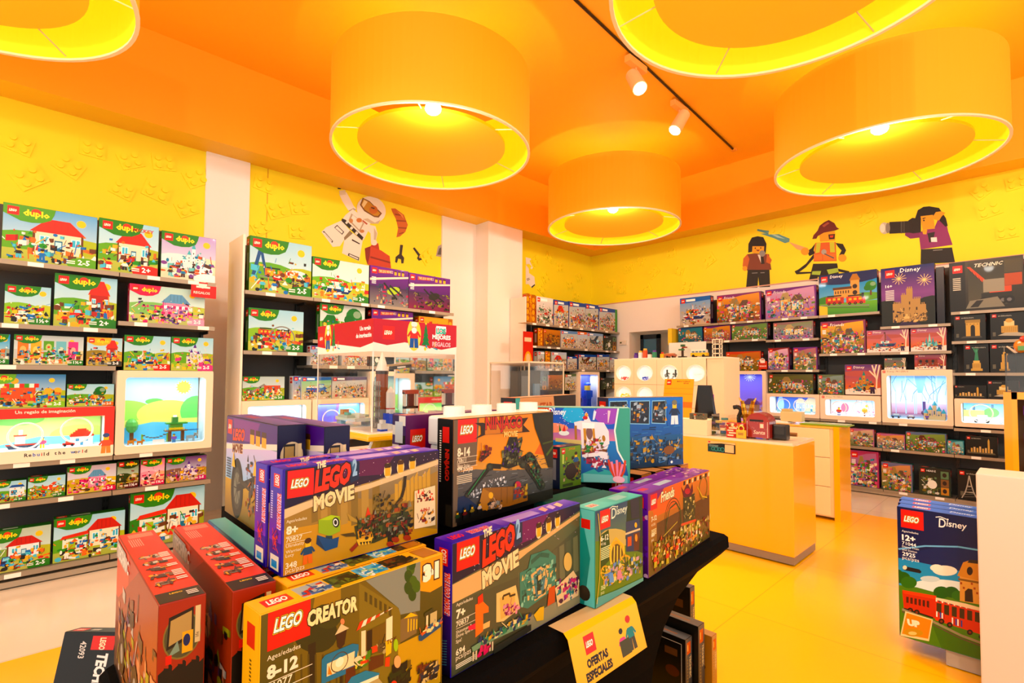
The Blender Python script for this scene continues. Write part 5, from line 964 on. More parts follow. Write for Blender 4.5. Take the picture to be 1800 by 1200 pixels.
def movie_logo(s, x, y, x2, k):
    """THE LEGO MOVIE 2 lettering climbing to the right"""
    a = s.a; u, v = s.m(x, y); u2, v2 = s.m(*x2); rot = math.atan2(v2-v, u2-u); L = math.hypot(u2-u, v2-v)
    P = lambda p, q: (u+p*math.cos(rot)-q*math.sin(rot), v+p*math.sin(rot)+q*math.cos(rot))
    a.poly([P(L*.93, .1*k), P(L*1.14, .12*k), P(L*1.2, .33*k), P(L*1.1, .48*k), P(L*.95, .45*k)], '2a3a5a'); a.poly([P(L*1.0, .18*k), P(L*1.1, .2*k), P(L*1.08, .42*k), P(L*.98, .4*k)], '5a7aa0')
    a.text('2', *P(L*.99, .18*k), .22*k, 'a8c8e8', .05, .1, L*.12, rot)
    a.text('MOVIE', *P(L*.0, -.12*k), .19*k, 'f0dcb0', .05, .1, L*.98, rot, out='4a3a2a', outw=.04)
    a.text('LEGO', *P(L*.05, .1*k), .28*k, 'e0401c', .06, .2, L*.86, rot, out='3a1410', outw=.05)
    a.text('THE', *P(L*.16, .40*k), .085*k, 'f8e8c8', .05, .1, L*.22, rot)
def stars(a, r, n, v0, v1):
    for i in range(n): u, v = r.random()*a.A, r.uniform(v0, v1); a.ell(u, v, .004, .004, 'f4d8e8', 5)
def movie_sides(a, L, R_, T):
    T.rect(0, 0, T.A, 1, '4a3ab8', '8a70e0'); T.rect(T.A*.35, 0, T.A, 1, '6a50c8', 'a890f0'); T.text('LEGO', .3, .3, .4, 'e83020', .05, .1, .7); T.text('THE LEGO MOVIE 2', 1.3, .3, .38, 'e84030', .05, .1, 1.2, out='f4e8ff')
    T.rect(T.A*.42, .2, T.A*.66, .8, 'c0b0f4'); [T.poly([(T.A*(.7+.07*i), .2), (T.A*(.75+.07*i), .35), (T.A*(.77+.07*i), .85), (T.A*(.71+.07*i), .7)], c) for i, c in enumerate(('f0c0b8', 'd8c8f8', 'f4d8c0'))]
    for q in (L,):
        q.rect(0, 0, q.A, 1, '3a3a9a', '5a4ac0'); q.rect(0, .3, q.A, .62, '8a5ac8', '5a3a9a'); q.rect(q.A*.3, .82, q.A*.8, .95, 'e83020'); q.text('LEGO', q.A*.72, .84, .1*q.A*3, 'ffffff', .03, 0, .1, math.pi/2) if q.A > .1 else None
        q.text('THE LEGO MOVIE 2', q.A*.62, .78, q.A*.3, 'f0604a', .05, .1, .34, -math.pi/2, out='f4e8ff'); q.bars(q.A*.1, .76, q.A*.15, 12, .012, 'd8d0f0')
        for i in range(22): r_ = random.Random(i); q.line((q.A*r_.uniform(.2, .8), .2+.2*r_.random()), (q.A*r_.uniform(.2, .8), .2+.25*r_.random()), .012, ('e8502a', 'c03050', '5a2a7a')[i % 3])
        q.rect(q.A*.15, .03, q.A*.85, .17, 'e8e4d0'); q.rect(q.A*.25, .05, q.A*.7, .12, '5aa0d0')
    R_.rect(0, 0, R_.A, 1, '2a2050')
def f_movie1(a, r):
    s = Sk(a, (115, 200), (1425, 55), (1415, 650), (75, 1125)); A = a.A
    a.rect(0, 0, A, 1, '5a4418', 'a89a7a'); s.poly([(75, 1125), (1415, 650), (1415, 560), (640, 600), (90, 720)], 'c89a22'); s.poly([(90, 720), (90, 620), (560, 420), (1000, 420), (1420, 200), (1425, 620), (640, 600)], 'a58a52'); s.poly([(75, 1125), (1415, 650), (1415, 700), (400, 1100)], '7a5a1a')
    for i in range(7): s.poly([(380+90*i, 470-40*i), (440+90*i, 450-40*i), (440+90*i, 620), (380+90*i, 640)], ('8f7a48', 'b59a60')[i % 2])
    for i in range(9): s.poly([(1100+30*i, 300-10*i), (1125+30*i, 300-10*i-25*(i % 3)), (1125+30*i, 420), (1100+30*i, 430)], 'c8a860')
    s.poly([(108, 620), (108, 540), (400, 440), (900, 300), (1425, 120), (1425, 155), (900, 340), (560, 430)], 'dcc8a4')
    s.poly([(115, 200), (1425, 55), (1425, 115), (900, 290), (400, 430), (108, 540)], '3a2140'); s.poly([(115, 200), (420, 165), (380, 430), (108, 540)], '231c44'); s.poly([(600, 140), (1100, 90), (1000, 230), (640, 260)], '6a2f5a')
    stars(a, r, 50, .72, .98); a.rect(0, .0, .012, 1, '4a3ab8')
    s.logo(142, 445, .262); movie_logo(s, 392, 468, (768, 352), .8)
    for x, y, h in ((1045, 200, '4a3416'), (1145, 175, '5a3a1a'), (1235, 150, '2a2018')):     # plain yellow blocks
        u, v = s.m(x, y); a.ell(u, v, .05, .085, 'e8d8b0', 14); a.rect(u-.035, v-.06, u+.035, v+.06, 'e0b020'); a.rect(u-.04, v+.03, u+.04, v+.08, h)
    lbl(s, 130, 665, '8+', '70827', ['Ultrakatty &', 'Warrior', 'Lucy'], '348', .25, 1.0)
    s.poly([(445, 610), (560, 562), (640, 570), (640, 690), (545, 735), (442, 715)], '9ab81c'); s.poly([(445, 610), (560, 562), (640, 570), (540, 605)], 'b5d02c'); s.ell(603, 620, 32, 42, '1a1a1a'); s.ell(600, 620, 22, 30, 'f0f0e8'); s.ell(600, 620, 14, 20, '1a1a1a')
    s.poly([(430, 735), (560, 760), (630, 735), (615, 820), (505, 862), (420, 810)], '2f5a8a'); s.poly([(430, 735), (505, 862), (420, 810)], '24466a'); s.poly([(510, 735), (570, 730), (570, 760), (510, 755)], '2a4a5a')
    u, v = s.m(335, 985); fig(a, r, u, v, .25, '3a5a7a', 'e0761c', '4a2a12')
    for p, c in ((((700, 540), (790, 590), (790, 610), (730, 600)), 'b59a5a'), (((640, 715), (760, 690), (780, 720), (690, 730)), '5a4a1a'), (((720, 830), (790, 760), (800, 790), (740, 850)), 'a03a18'), (((860, 560), (880, 480), (910, 560)), 'd8481c'), (((900, 600), (930, 500), (960, 560)), '5a2a14')): s.poly(p, c)
    s.poly([(765, 640), (900, 600), (1030, 540), (1200, 500), (1225, 560), (1180, 640), (1050, 700), (930, 760), (790, 790)], '3d4424'); s.poly([(790, 680), (900, 640), (925, 720), (800, 740)], 'd8a048'); s.ell(815, 690, 14, 18, '1a1410'); s.ell(893, 672, 14, 18, '1a1410'); s.poly([(780, 745), (920, 715), (900, 770), (800, 790)], 'e8c06a'); [s.poly([(810+25*i, 765-5*i), (830+25*i, 760-5*i), (822+25*i, 790-5*i)], '2a241a') for i in range(4)]
    for x0, y0, x1, y1 in ((1060, 640, 1060, 760), (1110, 600, 1100, 720), (1160, 560, 1190, 700)): s.path([(x0, y0), (x1, y1)], .07, '2f2c18'); s.ell(x1, y1, 30, 22, 'a8401c')
    s.path([(1180, 240), (1170, 330), (1150, 400), (1100, 470)], .04, '3a2f1a'); s.path([(980, 580), (1160, 410)], .025, '7a5a2a')
    s.mess(((770, 600), (1210, 430), (1210, 680), (800, 740)), 170, ['3d4a2c', '7d2a1a', '222018', '55602f', '8f8e7a', 'a8551c'], .04); s.mess(((920, 400), (1060, 360), (1080, 520), (930, 560)), 40, ['24221a', '4a442a', '8a7a4a'], .035)
    s.poly([(1245, 350), (1395, 305), (1395, 590), (1240, 630)], 'e8d8b8'); s.mess(((1260, 370), (1380, 330), (1370, 420), (1260, 440)), 25, ['8a2a1a', '3a2a1a', 'd8481c'], .035, 2); s.mess(((1270, 520), (1370, 480), (1370, 570), (1270, 600)), 22, ['8a2a1a', '3a2a1a', 'e0a030'], .035, 3); s.text('4-IN-1', 1285, 505, .04, 'c02a1a', bold=.04)
def f_shimmer(a, r):
    s = Sk(a, (55, 300), (903, 5), (910, 650), (48, 1180)); A = a.A
    a.rect(0, 0, A, 1, '4a4a36', '6f7454'); s.poly([(55, 690), (560, 470), (903, 150), (905, 560), (560, 760), (55, 1170)], '5a5c44'); s.poly([(560, 760), (905, 560), (910, 650), (600, 840), (560, 870)], '9a9478')
    for i in range(9): s.poly([(500+45*i, 470-30*i), (530+45*i, 450-30*i), (540+45*i, 640-25*i), (505+45*i, 660-25*i)], ('7a7a5c', '62644a')[i % 2])
    s.poly([(55, 690), (55, 565), (230, 470), (560, 300), (903, 60), (903, 85), (560, 335), (300, 560)], 'd8b888')
    s.poly([(55, 300), (903, 5), (903, 50), (560, 290), (230, 460), (55, 560)], '3a2140'); s.poly([(55, 300), (260, 230), (225, 460), (55, 560)], '231c3c'); s.poly([(350, 200), (700, 75), (600, 240), (400, 330)], '7a2f6a'); stars(a, r, 50, .72, .98)
    s.logo(82, 480, .245); movie_logo(s, 248, 520, (498, 352), .78)
    for x, y, h in ((632, 190, '4a3416'), (697, 155, '5a3a1a'), (755, 120, '2a2018')):
        u, v = s.m(x, y); a.ell(u, v, .045, .075, 'e8d8b0', 14); a.rect(u-.03, v-.055, u+.03, v+.055, 'e0b020'); a.rect(u-.036, v+.025, u+.036, v+.07, h)
    lbl(s, 80, 715, '7+', '70837', ['Shimmer &', 'Shine Sparkle', 'Spa!'], '694', .27, .86)
    s.poly([(208, 690), (260, 665), (298, 700), (298, 735), (262, 745), (262, 860), (210, 905)], 'f0906a'); s.poly([(225, 640), (258, 612), (262, 665), (225, 690)], 'e05a50'); s.poly([(160, 835), (210, 810), (210, 850), (165, 860)], 'd84a60'); s.poly([(262, 815), (308, 790), (305, 830), (262, 850)], 'e8c088')
    s.poly([(350, 610), (480, 550), (510, 700), (400, 790), (350, 800)], 'e0c890'); s.poly([(372, 640), (472, 595), (480, 720), (380, 780)], 'd8b878'); s.path([(395, 650), (395, 625), (440, 605), (440, 625), (478, 610)], .018, '4a3a24'); s.mess(((390, 700), (480, 660), (490, 730), (400, 770)), 30, ['c03a7a', 'e8a0b0', '8a2a5a'], .03)
    s.poly([(505, 470), (560, 440), (580, 350), (690, 310), (745, 350), (745, 560), (690, 600), (560, 700), (510, 690)], '4f8a78'); s.poly([(580, 480), (640, 420), (700, 450), (680, 600), (605, 650)], 'd8b888'); s.poly([(595, 485), (640, 440), (680, 465), (665, 595), (615, 630)], '5a8a90'); s.poly([(620, 480), (650, 470), (645, 600), (620, 605)], '22443a'); s.path([(580, 400), (640, 345), (700, 350)], .04, '3a6a5a')
    s.mess(((510, 480), (750, 380), (750, 560), (520, 680)), 90, ['6aa890', '3f7a6a', '9ac8b0', 'd8c088', '2f5a4a'], .035, 4)
    s.poly([(640, 690), (668, 680), (665, 770), (620, 780), (600, 740)], 'e0b83a'); s.poly([(700, 560), (740, 540), (740, 650), (690, 680)], 'c85a1a'); s.ell(823, 385, 27, 60, 'd8bc7c', 20); s.poly([(740, 560), (860, 440), (900, 500), (895, 600), (760, 680)], 'e0c8a0'); s.mess(((750, 540), (890, 500), (890, 600), (760, 670)), 70, ['c83a7a', '8a3a8a', 'e8d8b8', '3f8a8a', '5a2a4a'], .035, 5)
    s.poly([(180, 970), (330, 870), (560, 760), (560, 800), (340, 910), (190, 1000)], '7fa080'); [s.path([(x, y), (x, y+60)], .018, 'd8c8a8') for x, y in ((192, 1000), (212, 990), (305, 930), (322, 925))]; s.mess(((210, 930), (560, 740), (560, 790), (220, 960)), 70, ['2f4a7a', '3f8a6a', 'e8d8a8', '1f3f5a', 'd8a83a'], .035, 6); s.poly([(330, 960), (580, 800), (580, 840), (330, 1010)], '3a3a30'); s.mess(((220, 990), (280, 970), (280, 1020), (220, 1040)), 10, ['d82a6a'], .04, 6)
def shim_sides(a, L, R_, T):
    movie_sides(a, L, R_, T); L.rect(0, 0, L.A, .45, '1a1630', '4a3a9a')
    for i in range(10): L.line((L.A*.3, .05+.02*i), (L.A*.8, .08+.02*i), .008, '5a8aa8')
def f_creator(a, r):
    s = Sk(a, (130, 615), (1740, 60), (1760, 1120), (60, 1900)); A = a.A
    a.rect(0, 0, A, 1, '4a3f12', '6b6430'); s.poly([(380, 540), (1000, 320), (1300, 520), (1330, 1300), (380, 1500)], '7a6a30'); s.poly([(560, 460), (780, 390), (780, 520), (540, 560)], 'a8861c'); s.poly([(940, 340), (1290, 500), (1330, 530), (1330, 1200), (950, 1300)], '8a7a3c'); s.poly([(1000, 320), (1520, 130), (1520, 520), (1330, 560), (1310, 510)], '8f9488'); s.poly([(1310, 800), (1740, 620), (1750, 1100), (1310, 1300)], 'c8a224')
    for i in range(6): s.poly([(990+45*i, 400+20*i), (1015+45*i, 410+20*i), (1015+45*i, 480+20*i), (990+45*i, 470+20*i)], '5f5326')
    s.ell(560, 720, 190, 150, '3f3f14', 20); s.ell(660, 600, 120, 90, '4a4a18', 16); s.path([(530, 800), (530, 1200)], .05, '33280c'); [s.path([(380+60*i, 880), (380+60*i, 1100)], .012, '5f5220') for i in range(9)]
    s.poly([(1330, 600), (1470, 530), (1500, 560), (1490, 700), (1330, 780)], '8a7550'); s.poly([(1360, 590), (1430, 540), (1500, 560)], 'e8c04a'); [s.poly([(1400+28*i, 590), (1412+28*i, 588), (1412+28*i, 690-8*i), (1400+28*i, 695-8*i)], 'e8c04a') for i in range(4)]
    s.poly([(1515, 130), (1735, 45), (1740, 310), (1620, 370), (1520, 365)], 'f0a41c'); s.text('3', 1545, 305, .13, 'fdf3dc', bold=.09, out='4a2a08', outw=.07); s.text('in', 1630, 235, .05, 'fdf3dc', bold=.05, out='4a2a08'); s.text('1', 1662, 262, .13, 'fdf3dc', bold=.09, out='4a2a08', outw=.07)
    for x, y in ((1420, 200), (1400, 260), (1450, 300), (1400, 350), (1440, 400), (1480, 330), (1430, 160)): s.ell(x, y, 40, 50, ('3f5a1c', '52701f')[x % 3 % 2])
    s.logo(168, 868, .262); s.text('CREATOR', 490, 690, .10, 'f6e6b4', (925, 545), bold=.05, out='3a2c0c', outw=.05)
    lbl(s, 165, 945, '8-12', '31077', ['Modular', 'Sweet Surprises'], '396', .28, .98)
    # lantern
    s.poly([(735, 720), (830, 690), (810, 800), (770, 840), (745, 820)], '4a2c10'); s.poly([(725, 735), (780, 650), (850, 680)], 'd8c8a0'); s.ell(792, 632, 18, 22, 'f0a080'); s.path([(780, 830), (780, 1100)], .02, '3a2c10')
    # kiosk
    s.poly([(960, 700), (1000, 690), (1000, 880), (960, 900)], 'ecdcb4'); s.poly([(1190, 600), (1250, 570), (1250, 780), (1190, 800)], 'f0e4c0'); s.poly([(1000, 700), (1190, 620), (1190, 850), (1000, 890)], '7a6228'); s.poly([(1010, 700), (1060, 680), (1060, 880), (1010, 900)], '3a2810')
    for i in range(8): s.poly([(915+42*i, 700-24*i-5*(i > 0)), (957+42*i, 676-24*i), (980+38*i, 612-14*i), (945+38*i, 632-14*i)], ('e0502c', 'f6e6cc')[i % 2])
    s.poly([(1050, 820), (1110, 800), (1110, 850), (1050, 870)], 'd84a1c'); s.mess(((1110, 820), (1180, 790), (1180, 850), (1110, 860)), 20, ['2a2010', 'b8a878', '6a5a3a'], .035); s.poly([(1030, 900), (1170, 870), (1170, 960), (1030, 1010)], '6a3c18')
    s.poly([(1185, 770), (1245, 760), (1240, 860), (1190, 890)], 'f0c04a'); s.text('TOY', 1195, 800, .03, '6a3a10', bold=.03); s.poly([(1185, 900), (1230, 890), (1225, 970), (1180, 970)], 'd8502a'); s.ell(1285, 800, 22, 50, 'a8c83a')
    # billboard
    s.poly([(610, 920), (640, 885), (880, 795), (935, 800), (935, 890), (880, 900), (650, 1000), (640, 1100), (605, 1120)], '1f7fa0'); s.poly([(655, 950), (900, 850), (890, 980), (650, 1060)], 'efdcb0'); a_ = s.m(765, 935); a.circ(*a_, .06, .006, '5a4a2a', 18); a.ell(*a_, .03, .03, 'f8eed0'); s.poly([(660, 1030), (670, 960), (700, 1030)], 'd08a2a'); s.poly([(640, 1050), (890, 960), (890, 1000), (640, 1090)], '1f7fa0')
    s.poly([(820, 990), (910, 960), (900, 1110), (810, 1150)], '6a3414'); s.poly([(900, 900), (970, 880), (970, 980), (900, 1000)], '3f5a1c'); s.mess(((910, 890), (1000, 870), (1000, 960), (910, 990)), 18, ['5a8a2a', 'e8c83a', 'd84a1c', 'e8d8b0'], .04)
    s.poly([(800, 1140), (870, 1050), (1000, 1000), (1130, 1020), (1120, 1050), (980, 1130), (820, 1200)], '2a8aa8'); s.poly([(790, 1150), (1120, 1035), (1120, 1060), (800, 1190)], 'f0e8c8'); s.poly([(800, 1190), (1120, 1060), (1180, 1120), (1150, 1400), (820, 1500)], 'b8a878')
    for i in range(7): s.poly([(640+38*i, 1210-12*i), (675+38*i, 1198-12*i), (690+38*i, 1260), (650+38*i, 1270)], ('d84a2c', 'f0e0c0')[i % 2])
    # flowers, figures, boats
    s.poly([(1230, 1050), (1330, 950), (1480, 1200), (1450, 1400), (1230, 1400)], '1c2410'); s.mess(((1240, 1040), (1340, 980), (1460, 1250), (1240, 1300)), 50, ['141a0c', '2a3814', '0c0f08'], .06, 2); s.ell(1270, 1110, 30, 30, 'd83a1c'); s.ell(1300, 930, 34, 50, 'f0b88a')
    s.poly([(1505, 720), (1730, 590), (1735, 640), (1540, 760), (1510, 760)], '2f5a7a'); s.poly([(1560, 540), (1650, 490), (1650, 530), (1565, 570)], '4a4a2a'); s.poly([(1580, 560), (1600, 550), (1600, 680), (1580, 690)], 'e8d8b0'); s.poly([(1620, 540), (1690, 510), (1690, 620), (1620, 650)], 'c8b888'); s.mess(((1520, 700), (1730, 600), (1730, 620), (1540, 730)), 30, ['e8d8a0', 'd86a3a', '3f6a8a'], .03, 3); s.mess(((1490, 1010), (1700, 950), (1700, 1080), (1500, 1120)), 60, ['7a3a1c', '2a3a4a', 'd8c08a', '1a1a1a'], .035, 4)
    s.poly([(1405, 920), (1430, 910), (1430, 970), (1405, 980)], '7a6420')
def creator_sides(a, L, R_, T):
    T.rect(0, 0, T.A, 1, 'f2c010'); T.rect(.25, .25, 1.0, .75, 'd8401c'); T.text('LEGO', .35, .35, .3, 'ffffff', .04, .1, .55)
    for i, c in enumerate((('a8b8c0', '5a7ab0', 'e8e4d8', 'c83a2a'), ('4a5a2a', '3a3a20', '6a7a3a', '2a2a18'), ('7ac0e8', '3a9ad8', 'a8d0a0', 'e8f0f0'), ('3a3418', '5a5a2a', '2a2814', '7a4a1a'))): T.rect(1.2+i*.95, .1, 2.1+i*.95, .9, c[0]); clutter(T, random.Random(i), 1.25+i*.95, .12, 2.0+i*.95, .6, 22, c[1:], .22)
    T.rect(T.A-.75, .1, T.A-.1, .9, 'b8801c')
    L.rect(0, 0, L.A, 1, 'f0bc10'); L.rect(L.A*.25, .78, L.A*.75, .92, 'd8401c'); L.bars(L.A*.45, .7, L.A*.12, 18, .012, '7a5a08')
TEAL = '4fa8a0'
def disney_word(s, x, y, h, x2, c='f4f8fc'):
    u, v = s.m(x, y); a = s.a; u2, v2 = s.m(*x2); W = u2-u
    a.text('D', u+W*.04, v, h*1.15, c, .01, .05, W*.24, 0, 3); a.text('isney', u+W*.3, v, h*.8, c, .012, .1, W*.68, 0, 3)
    a.path([(u-W*.06, v+h*1.2), (u+W*.1, v+h*1.35), (u+W*.32, v+h*1.15)], h*.1, c); a.ell(u+W*.36, v+h*1.15, h*.1, h*.1, c, 10)
def f_ninja(a, r):
    s = Sk(a, (65, 115), (1083, 20), (1090, 850), (75, 1160)); A = a.A
    a.rect(0, 0, A, .55, '3a3c40', '6a6a68'); a.rect(0, .5, A, 1, 'e8a85a', 'd8923a'); s.poly([(280, 520), (560, 540), (800, 540), (1000, 440), (1080, 450), (1085, 560), (560, 600), (280, 590)], 'd8a868'); s.poly([(900, 430), (960, 320), (1010, 440)], 'd8743c')
    for i in range(130): u, v = r.random()*A, r.random()*.5; a.line((u, v), (u+r.uniform(.03, .12), v+r.uniform(-.01, .01)), .006, r.choice(['55585e', '2a2c30', '7a7c80', '24324a', '8f9498']))
    s.poly([(75, 880), (200, 850), (330, 950), (200, 1020), (80, 1040)], '22385a'); s.mess(((200, 850), (560, 640), (620, 720), (300, 880)), 60, ['c8ccd0', 'a8b0b8', 'e8e8e8'], .02, 3)
    s.poly([(75, 1040), (450, 930), (1090, 760), (1090, 850), (75, 1160)], '161410')
    a.poly([(0, 1), (0, .0), (.05, 0), (.07, .5), (.3, .55), (.34, 1)], '7a6a58')
    s.logo(110, 350, .255)
    s.text('8-14', 108, 478, .085, 'f4e8d0', (238, 462), bold=.035); s.text('70611', 108, 535, .05, 'f4e8d0', (198, 526), bold=.01); s.text('Water Strider', 108, 580, .03, 'f4e8d0', (240, 568)); s.text('494 pcs/pzs', 108, 638, .05, 'f4e8d0', (270, 618), bold=.02); u, v = s.m(108, 672); a.bars(u, v, .2, 5, .009, 'e0d4bc')
    for y in (492, 545, 590): u, v = s.m(108, y); a.rect(u, v, u+.27, v+.004, 'f4e8d0')
    s.poly([(280, 140), (370, 135), (440, 160), (440, 125), (830, 78), (780, 150), (850, 215), (780, 222), (400, 250), (280, 300), (350, 250), (345, 170)], '3a2618'); s.poly([(390, 165), (770, 115), (770, 215), (390, 250)], 'c88a48')
    s.text('NINJAGO', 390, 240, .125, 'c8301c', (770, 212), bold=.03, out='3a120a', outw=.03); s.text('MOVIE', 585, 275, .06, 'f0d090', (725, 262), bold=.04)
    # dark draped cloth at the right (no figure)
    s.poly([(870, 30), (1083, 20), (1088, 560), (1040, 560), (960, 330), (900, 180)], '23271a'); s.poly([(930, 60), (1050, 50), (1060, 260), (980, 280)], '2c3122'); s.path([(980, 330), (1085, 300)], .02, '4a5a2a'); s.path([(1020, 440), (1088, 350)], .03, '55702a')
    # walking machine
    K = ('23251e', '34382c', '4a5040', '6a6c54')
    for pts, w in ((((480, 570), (440, 575), (210, 850)), .05), (((560, 560), (450, 555)), .05), (((750, 500), (850, 440), (960, 590)), .06), (((760, 530), (820, 550), (980, 760)), .07), (((860, 440), (880, 450), (950, 580)), .05)): s.path(pts, w, K[0])
    for x, y, q in ((445, 565, 34), (850, 445, 32), (970, 730, 42), (785, 535, 36), (210, 850, 16)): s.ell(x, y, q, q*1.1, K[1]); s.ell(x, y, q*.5, q*.55, K[2])
    s.poly([(590, 420), (640, 270), (720, 270), (740, 400), (740, 540), (640, 580), (560, 560)], K[0]); s.poly([(720, 380), (770, 260), (775, 300), (750, 390), (795, 410), (720, 400)], K[1])
    s.path([(400, 590), (225, 840)], .012, '3f8a5a'); s.path([(860, 590), (960, 730)], .012, '3f8a5a'); s.mess(((570, 400), (740, 300), (740, 540), (580, 560)), 120, ['1c1e18', '3a3e30', '5a5e48', '8a8a5a', '5a3a8a'], .035, 7); s.mess(((780, 470), (900, 470), (990, 740), (940, 760)), 70, ['1c1e18', '3a3e30', '5a5e48', '3f7a5a'], .035, 8)
    s.poly([(370, 770), (820, 740), (830, 880), (640, 940), (370, 990)], '9a6a24'); s.poly([(370, 770), (460, 820), (420, 990), (330, 960)], 'b8843a'); [s.path([(560+60*i, 760-6*i), (560+60*i, 930-16*i)], .006, '6a4818') for i in range(5)]; u, v = s.m(455, 990); s.ell(455, 840, 24, 32, 'f0b820'); s.mess(((430, 880), (560, 870), (560, 970), (430, 990)), 30, ['5a5a58', '8a8a88', 'd8b8a0', '2a2a2a'], .035, 3)
    s.ell(728, 735, 32, 38, 'c83a5a'); s.poly([(690, 770), (760, 760), (760, 850), (680, 880)], '5a5a68'); s.mess(((680, 770), (820, 750), (820, 860), (690, 880)), 30, ['6a6a78', 'c8a83a', '3a3a40', 'a84a3a'], .035, 5)
    s.ell(400, 370, 16, 20, '8a2a1a'); s.poly([(350, 410), (430, 400), (420, 460), (350, 520), (325, 500)], '5a2414'); s.mess(((340, 400), (430, 390), (420, 470), (340, 510)), 20, ['8a2a1a', '2a1a14', 'c85a2a'], .03, 6); s.path([(345, 330), (350, 420)], .008, 'a86a2a')
    for i in range(4): u, v = s.m(115+75*i, 1110-32*i); fig(a, r, u, v, .11, ('2a4a2a', '6a1a1a', '8a7a3a', 'c8b8b0')[i], '1c1c1c', '3a2a1a')
def ninja_sides(a, L, R_, T):
    T.rect(0, 0, T.A, 1, 'e8b880', 'd8a070'); L.rect(0, 0, L.A, 1, '14100e'); L.rect(L.A*.35, .78, L.A*.8, .93, 'd8281c'); L.text('NINJAGO', L.A*.45, .72, L.A*.28, 'c8301c', .05, 0, .3, -math.pi/2); L.bars(L.A*.15, .88, L.A*.12, 22, .012, 'e8e4dc')
    L.rect(L.A*.6, 0, L.A, .2, '3a3428')
def f_coach(a, r):
    s = Sk(a, (125, 405), (520, 275), (520, 905), (120, 1165)); A = a.A
    a.rect(0, 0, A, 1, '8fae3a', '3f5a7a'); s.poly([(125, 640), (520, 560), (520, 905), (120, 1165)], '6a8a2a'); s.ell(300, 600, 130, 70, 'c8b878'); s.poly([(400, 300), (520, 275), (520, 700), (440, 680), (380, 600)], '24401e'); s.poly([(155, 600), (240, 540), (260, 760), (170, 860)], '3a5a1a')
    s.logo(167, 550, .2); disney_word(s, 258, 462, .1, (410, 430), 'dce8d8')
    s.text('6-12', 172, 640, .06, 'f4f4e0', (240, 615), bold=.02); s.text('41146', 172, 670, .03, 'f4f4e0', (215, 660)); u, v = s.m(172, 700); a.bars(u, v, .2, 7, .01, 'dce8b8'); s.text('350', 170, 1020, .045, 'dce8b8', (210, 1000), bold=.02); s.text('pcs', 170, 1060, .035, 'dce8b8', (200, 1045))
    s.poly([(385, 475), (495, 445), (500, 570), (470, 690), (385, 700)], '3a4a6a'); s.poly([(380, 560), (500, 515), (500, 530), (380, 575)], 'd8c8a8'); s.poly([(445, 560), (495, 545), (490, 680), (450, 690)], '6a3a1a'); s.ell(468, 590, 10, 28, 'e8a04a'); s.poly([(398, 590), (430, 580), (430, 650), (398, 660)], 'c8602a'); s.ell(465, 495, 10, 20, 'f0c060'); s.poly([(420, 300), (490, 280), (495, 440), (430, 450)], '2a3448')
    s.ell(312, 740, 68, 120, 'd8b03a', 22); s.ell(312, 740, 50, 95, '6a5a2a'); [s.path([(262+26*i, 660), (255+28*i, 830)], .02, 'f0d878') for i in range(5)]; s.path([(240, 690), (300, 600), (370, 660), (372, 760)], .02, 'e8c040')
    for x, y, q in ((215, 880, 46), (385, 800, 58), (330, 880, 30)): s.ell(x, y, q, q*1.35, 'd8a82a', 20); s.ell(x, y, q*.8, q*1.1, '6a7a2a'); [s.path([(x-q*math.cos(t), y-q*1.2*math.sin(t)), (x+q*math.cos(t), y+q*1.2*math.sin(t))], .012, 'e8c040') for t in (0, .8, 1.57, 2.3)]
    s.mess(((190, 850), (500, 720), (500, 850), (190, 1000)), 150, ['d8b03a', '8aa83a', 'e8d898', '5a6a2a', 'c8a8b0', '7a9ac8', '4a5a1a'], .045, 4); s.poly([(240, 880), (270, 865), (280, 940), (240, 950)], '7fa8d8'); s.poly([(310, 850), (340, 840), (350, 900), (305, 920)], 'd898a8')
    s.poly([(120, 1165), (130, 1080), (300, 1000), (520, 880), (520, 905)], '6aa8a0'); s.path([(145, 420), (165, 600), (158, 900), (130, 1130)], .012, 'd8c068')
def coach_sides(a, L, R_, T):
    T.rect(0, 0, T.A, 1, '6cc8c0', '8adad0'); T.rect(.3, .35, .9, .75, 'd8d8c8'); T.text('LEGO', .35, .42, .22, 'd8281c', .04, 0, .5); T.rect(T.A*.55, .3, T.A*.8, .8, 'a8e0e0')
    L.rect(0, 0, L.A, 1, '2f8a84', '4aa8a4'); L.poly([(L.A*.5, 0), (L.A, 0), (L.A, 1), (L.A*.3, 1), (L.A*.8, .5)], '7fd0d0'); L.rect(L.A*.35, .8, L.A*.8, .9, 'd8281c'); L.ell(L.A*.5, .12, L.A*.3, .08, '3a2f24')
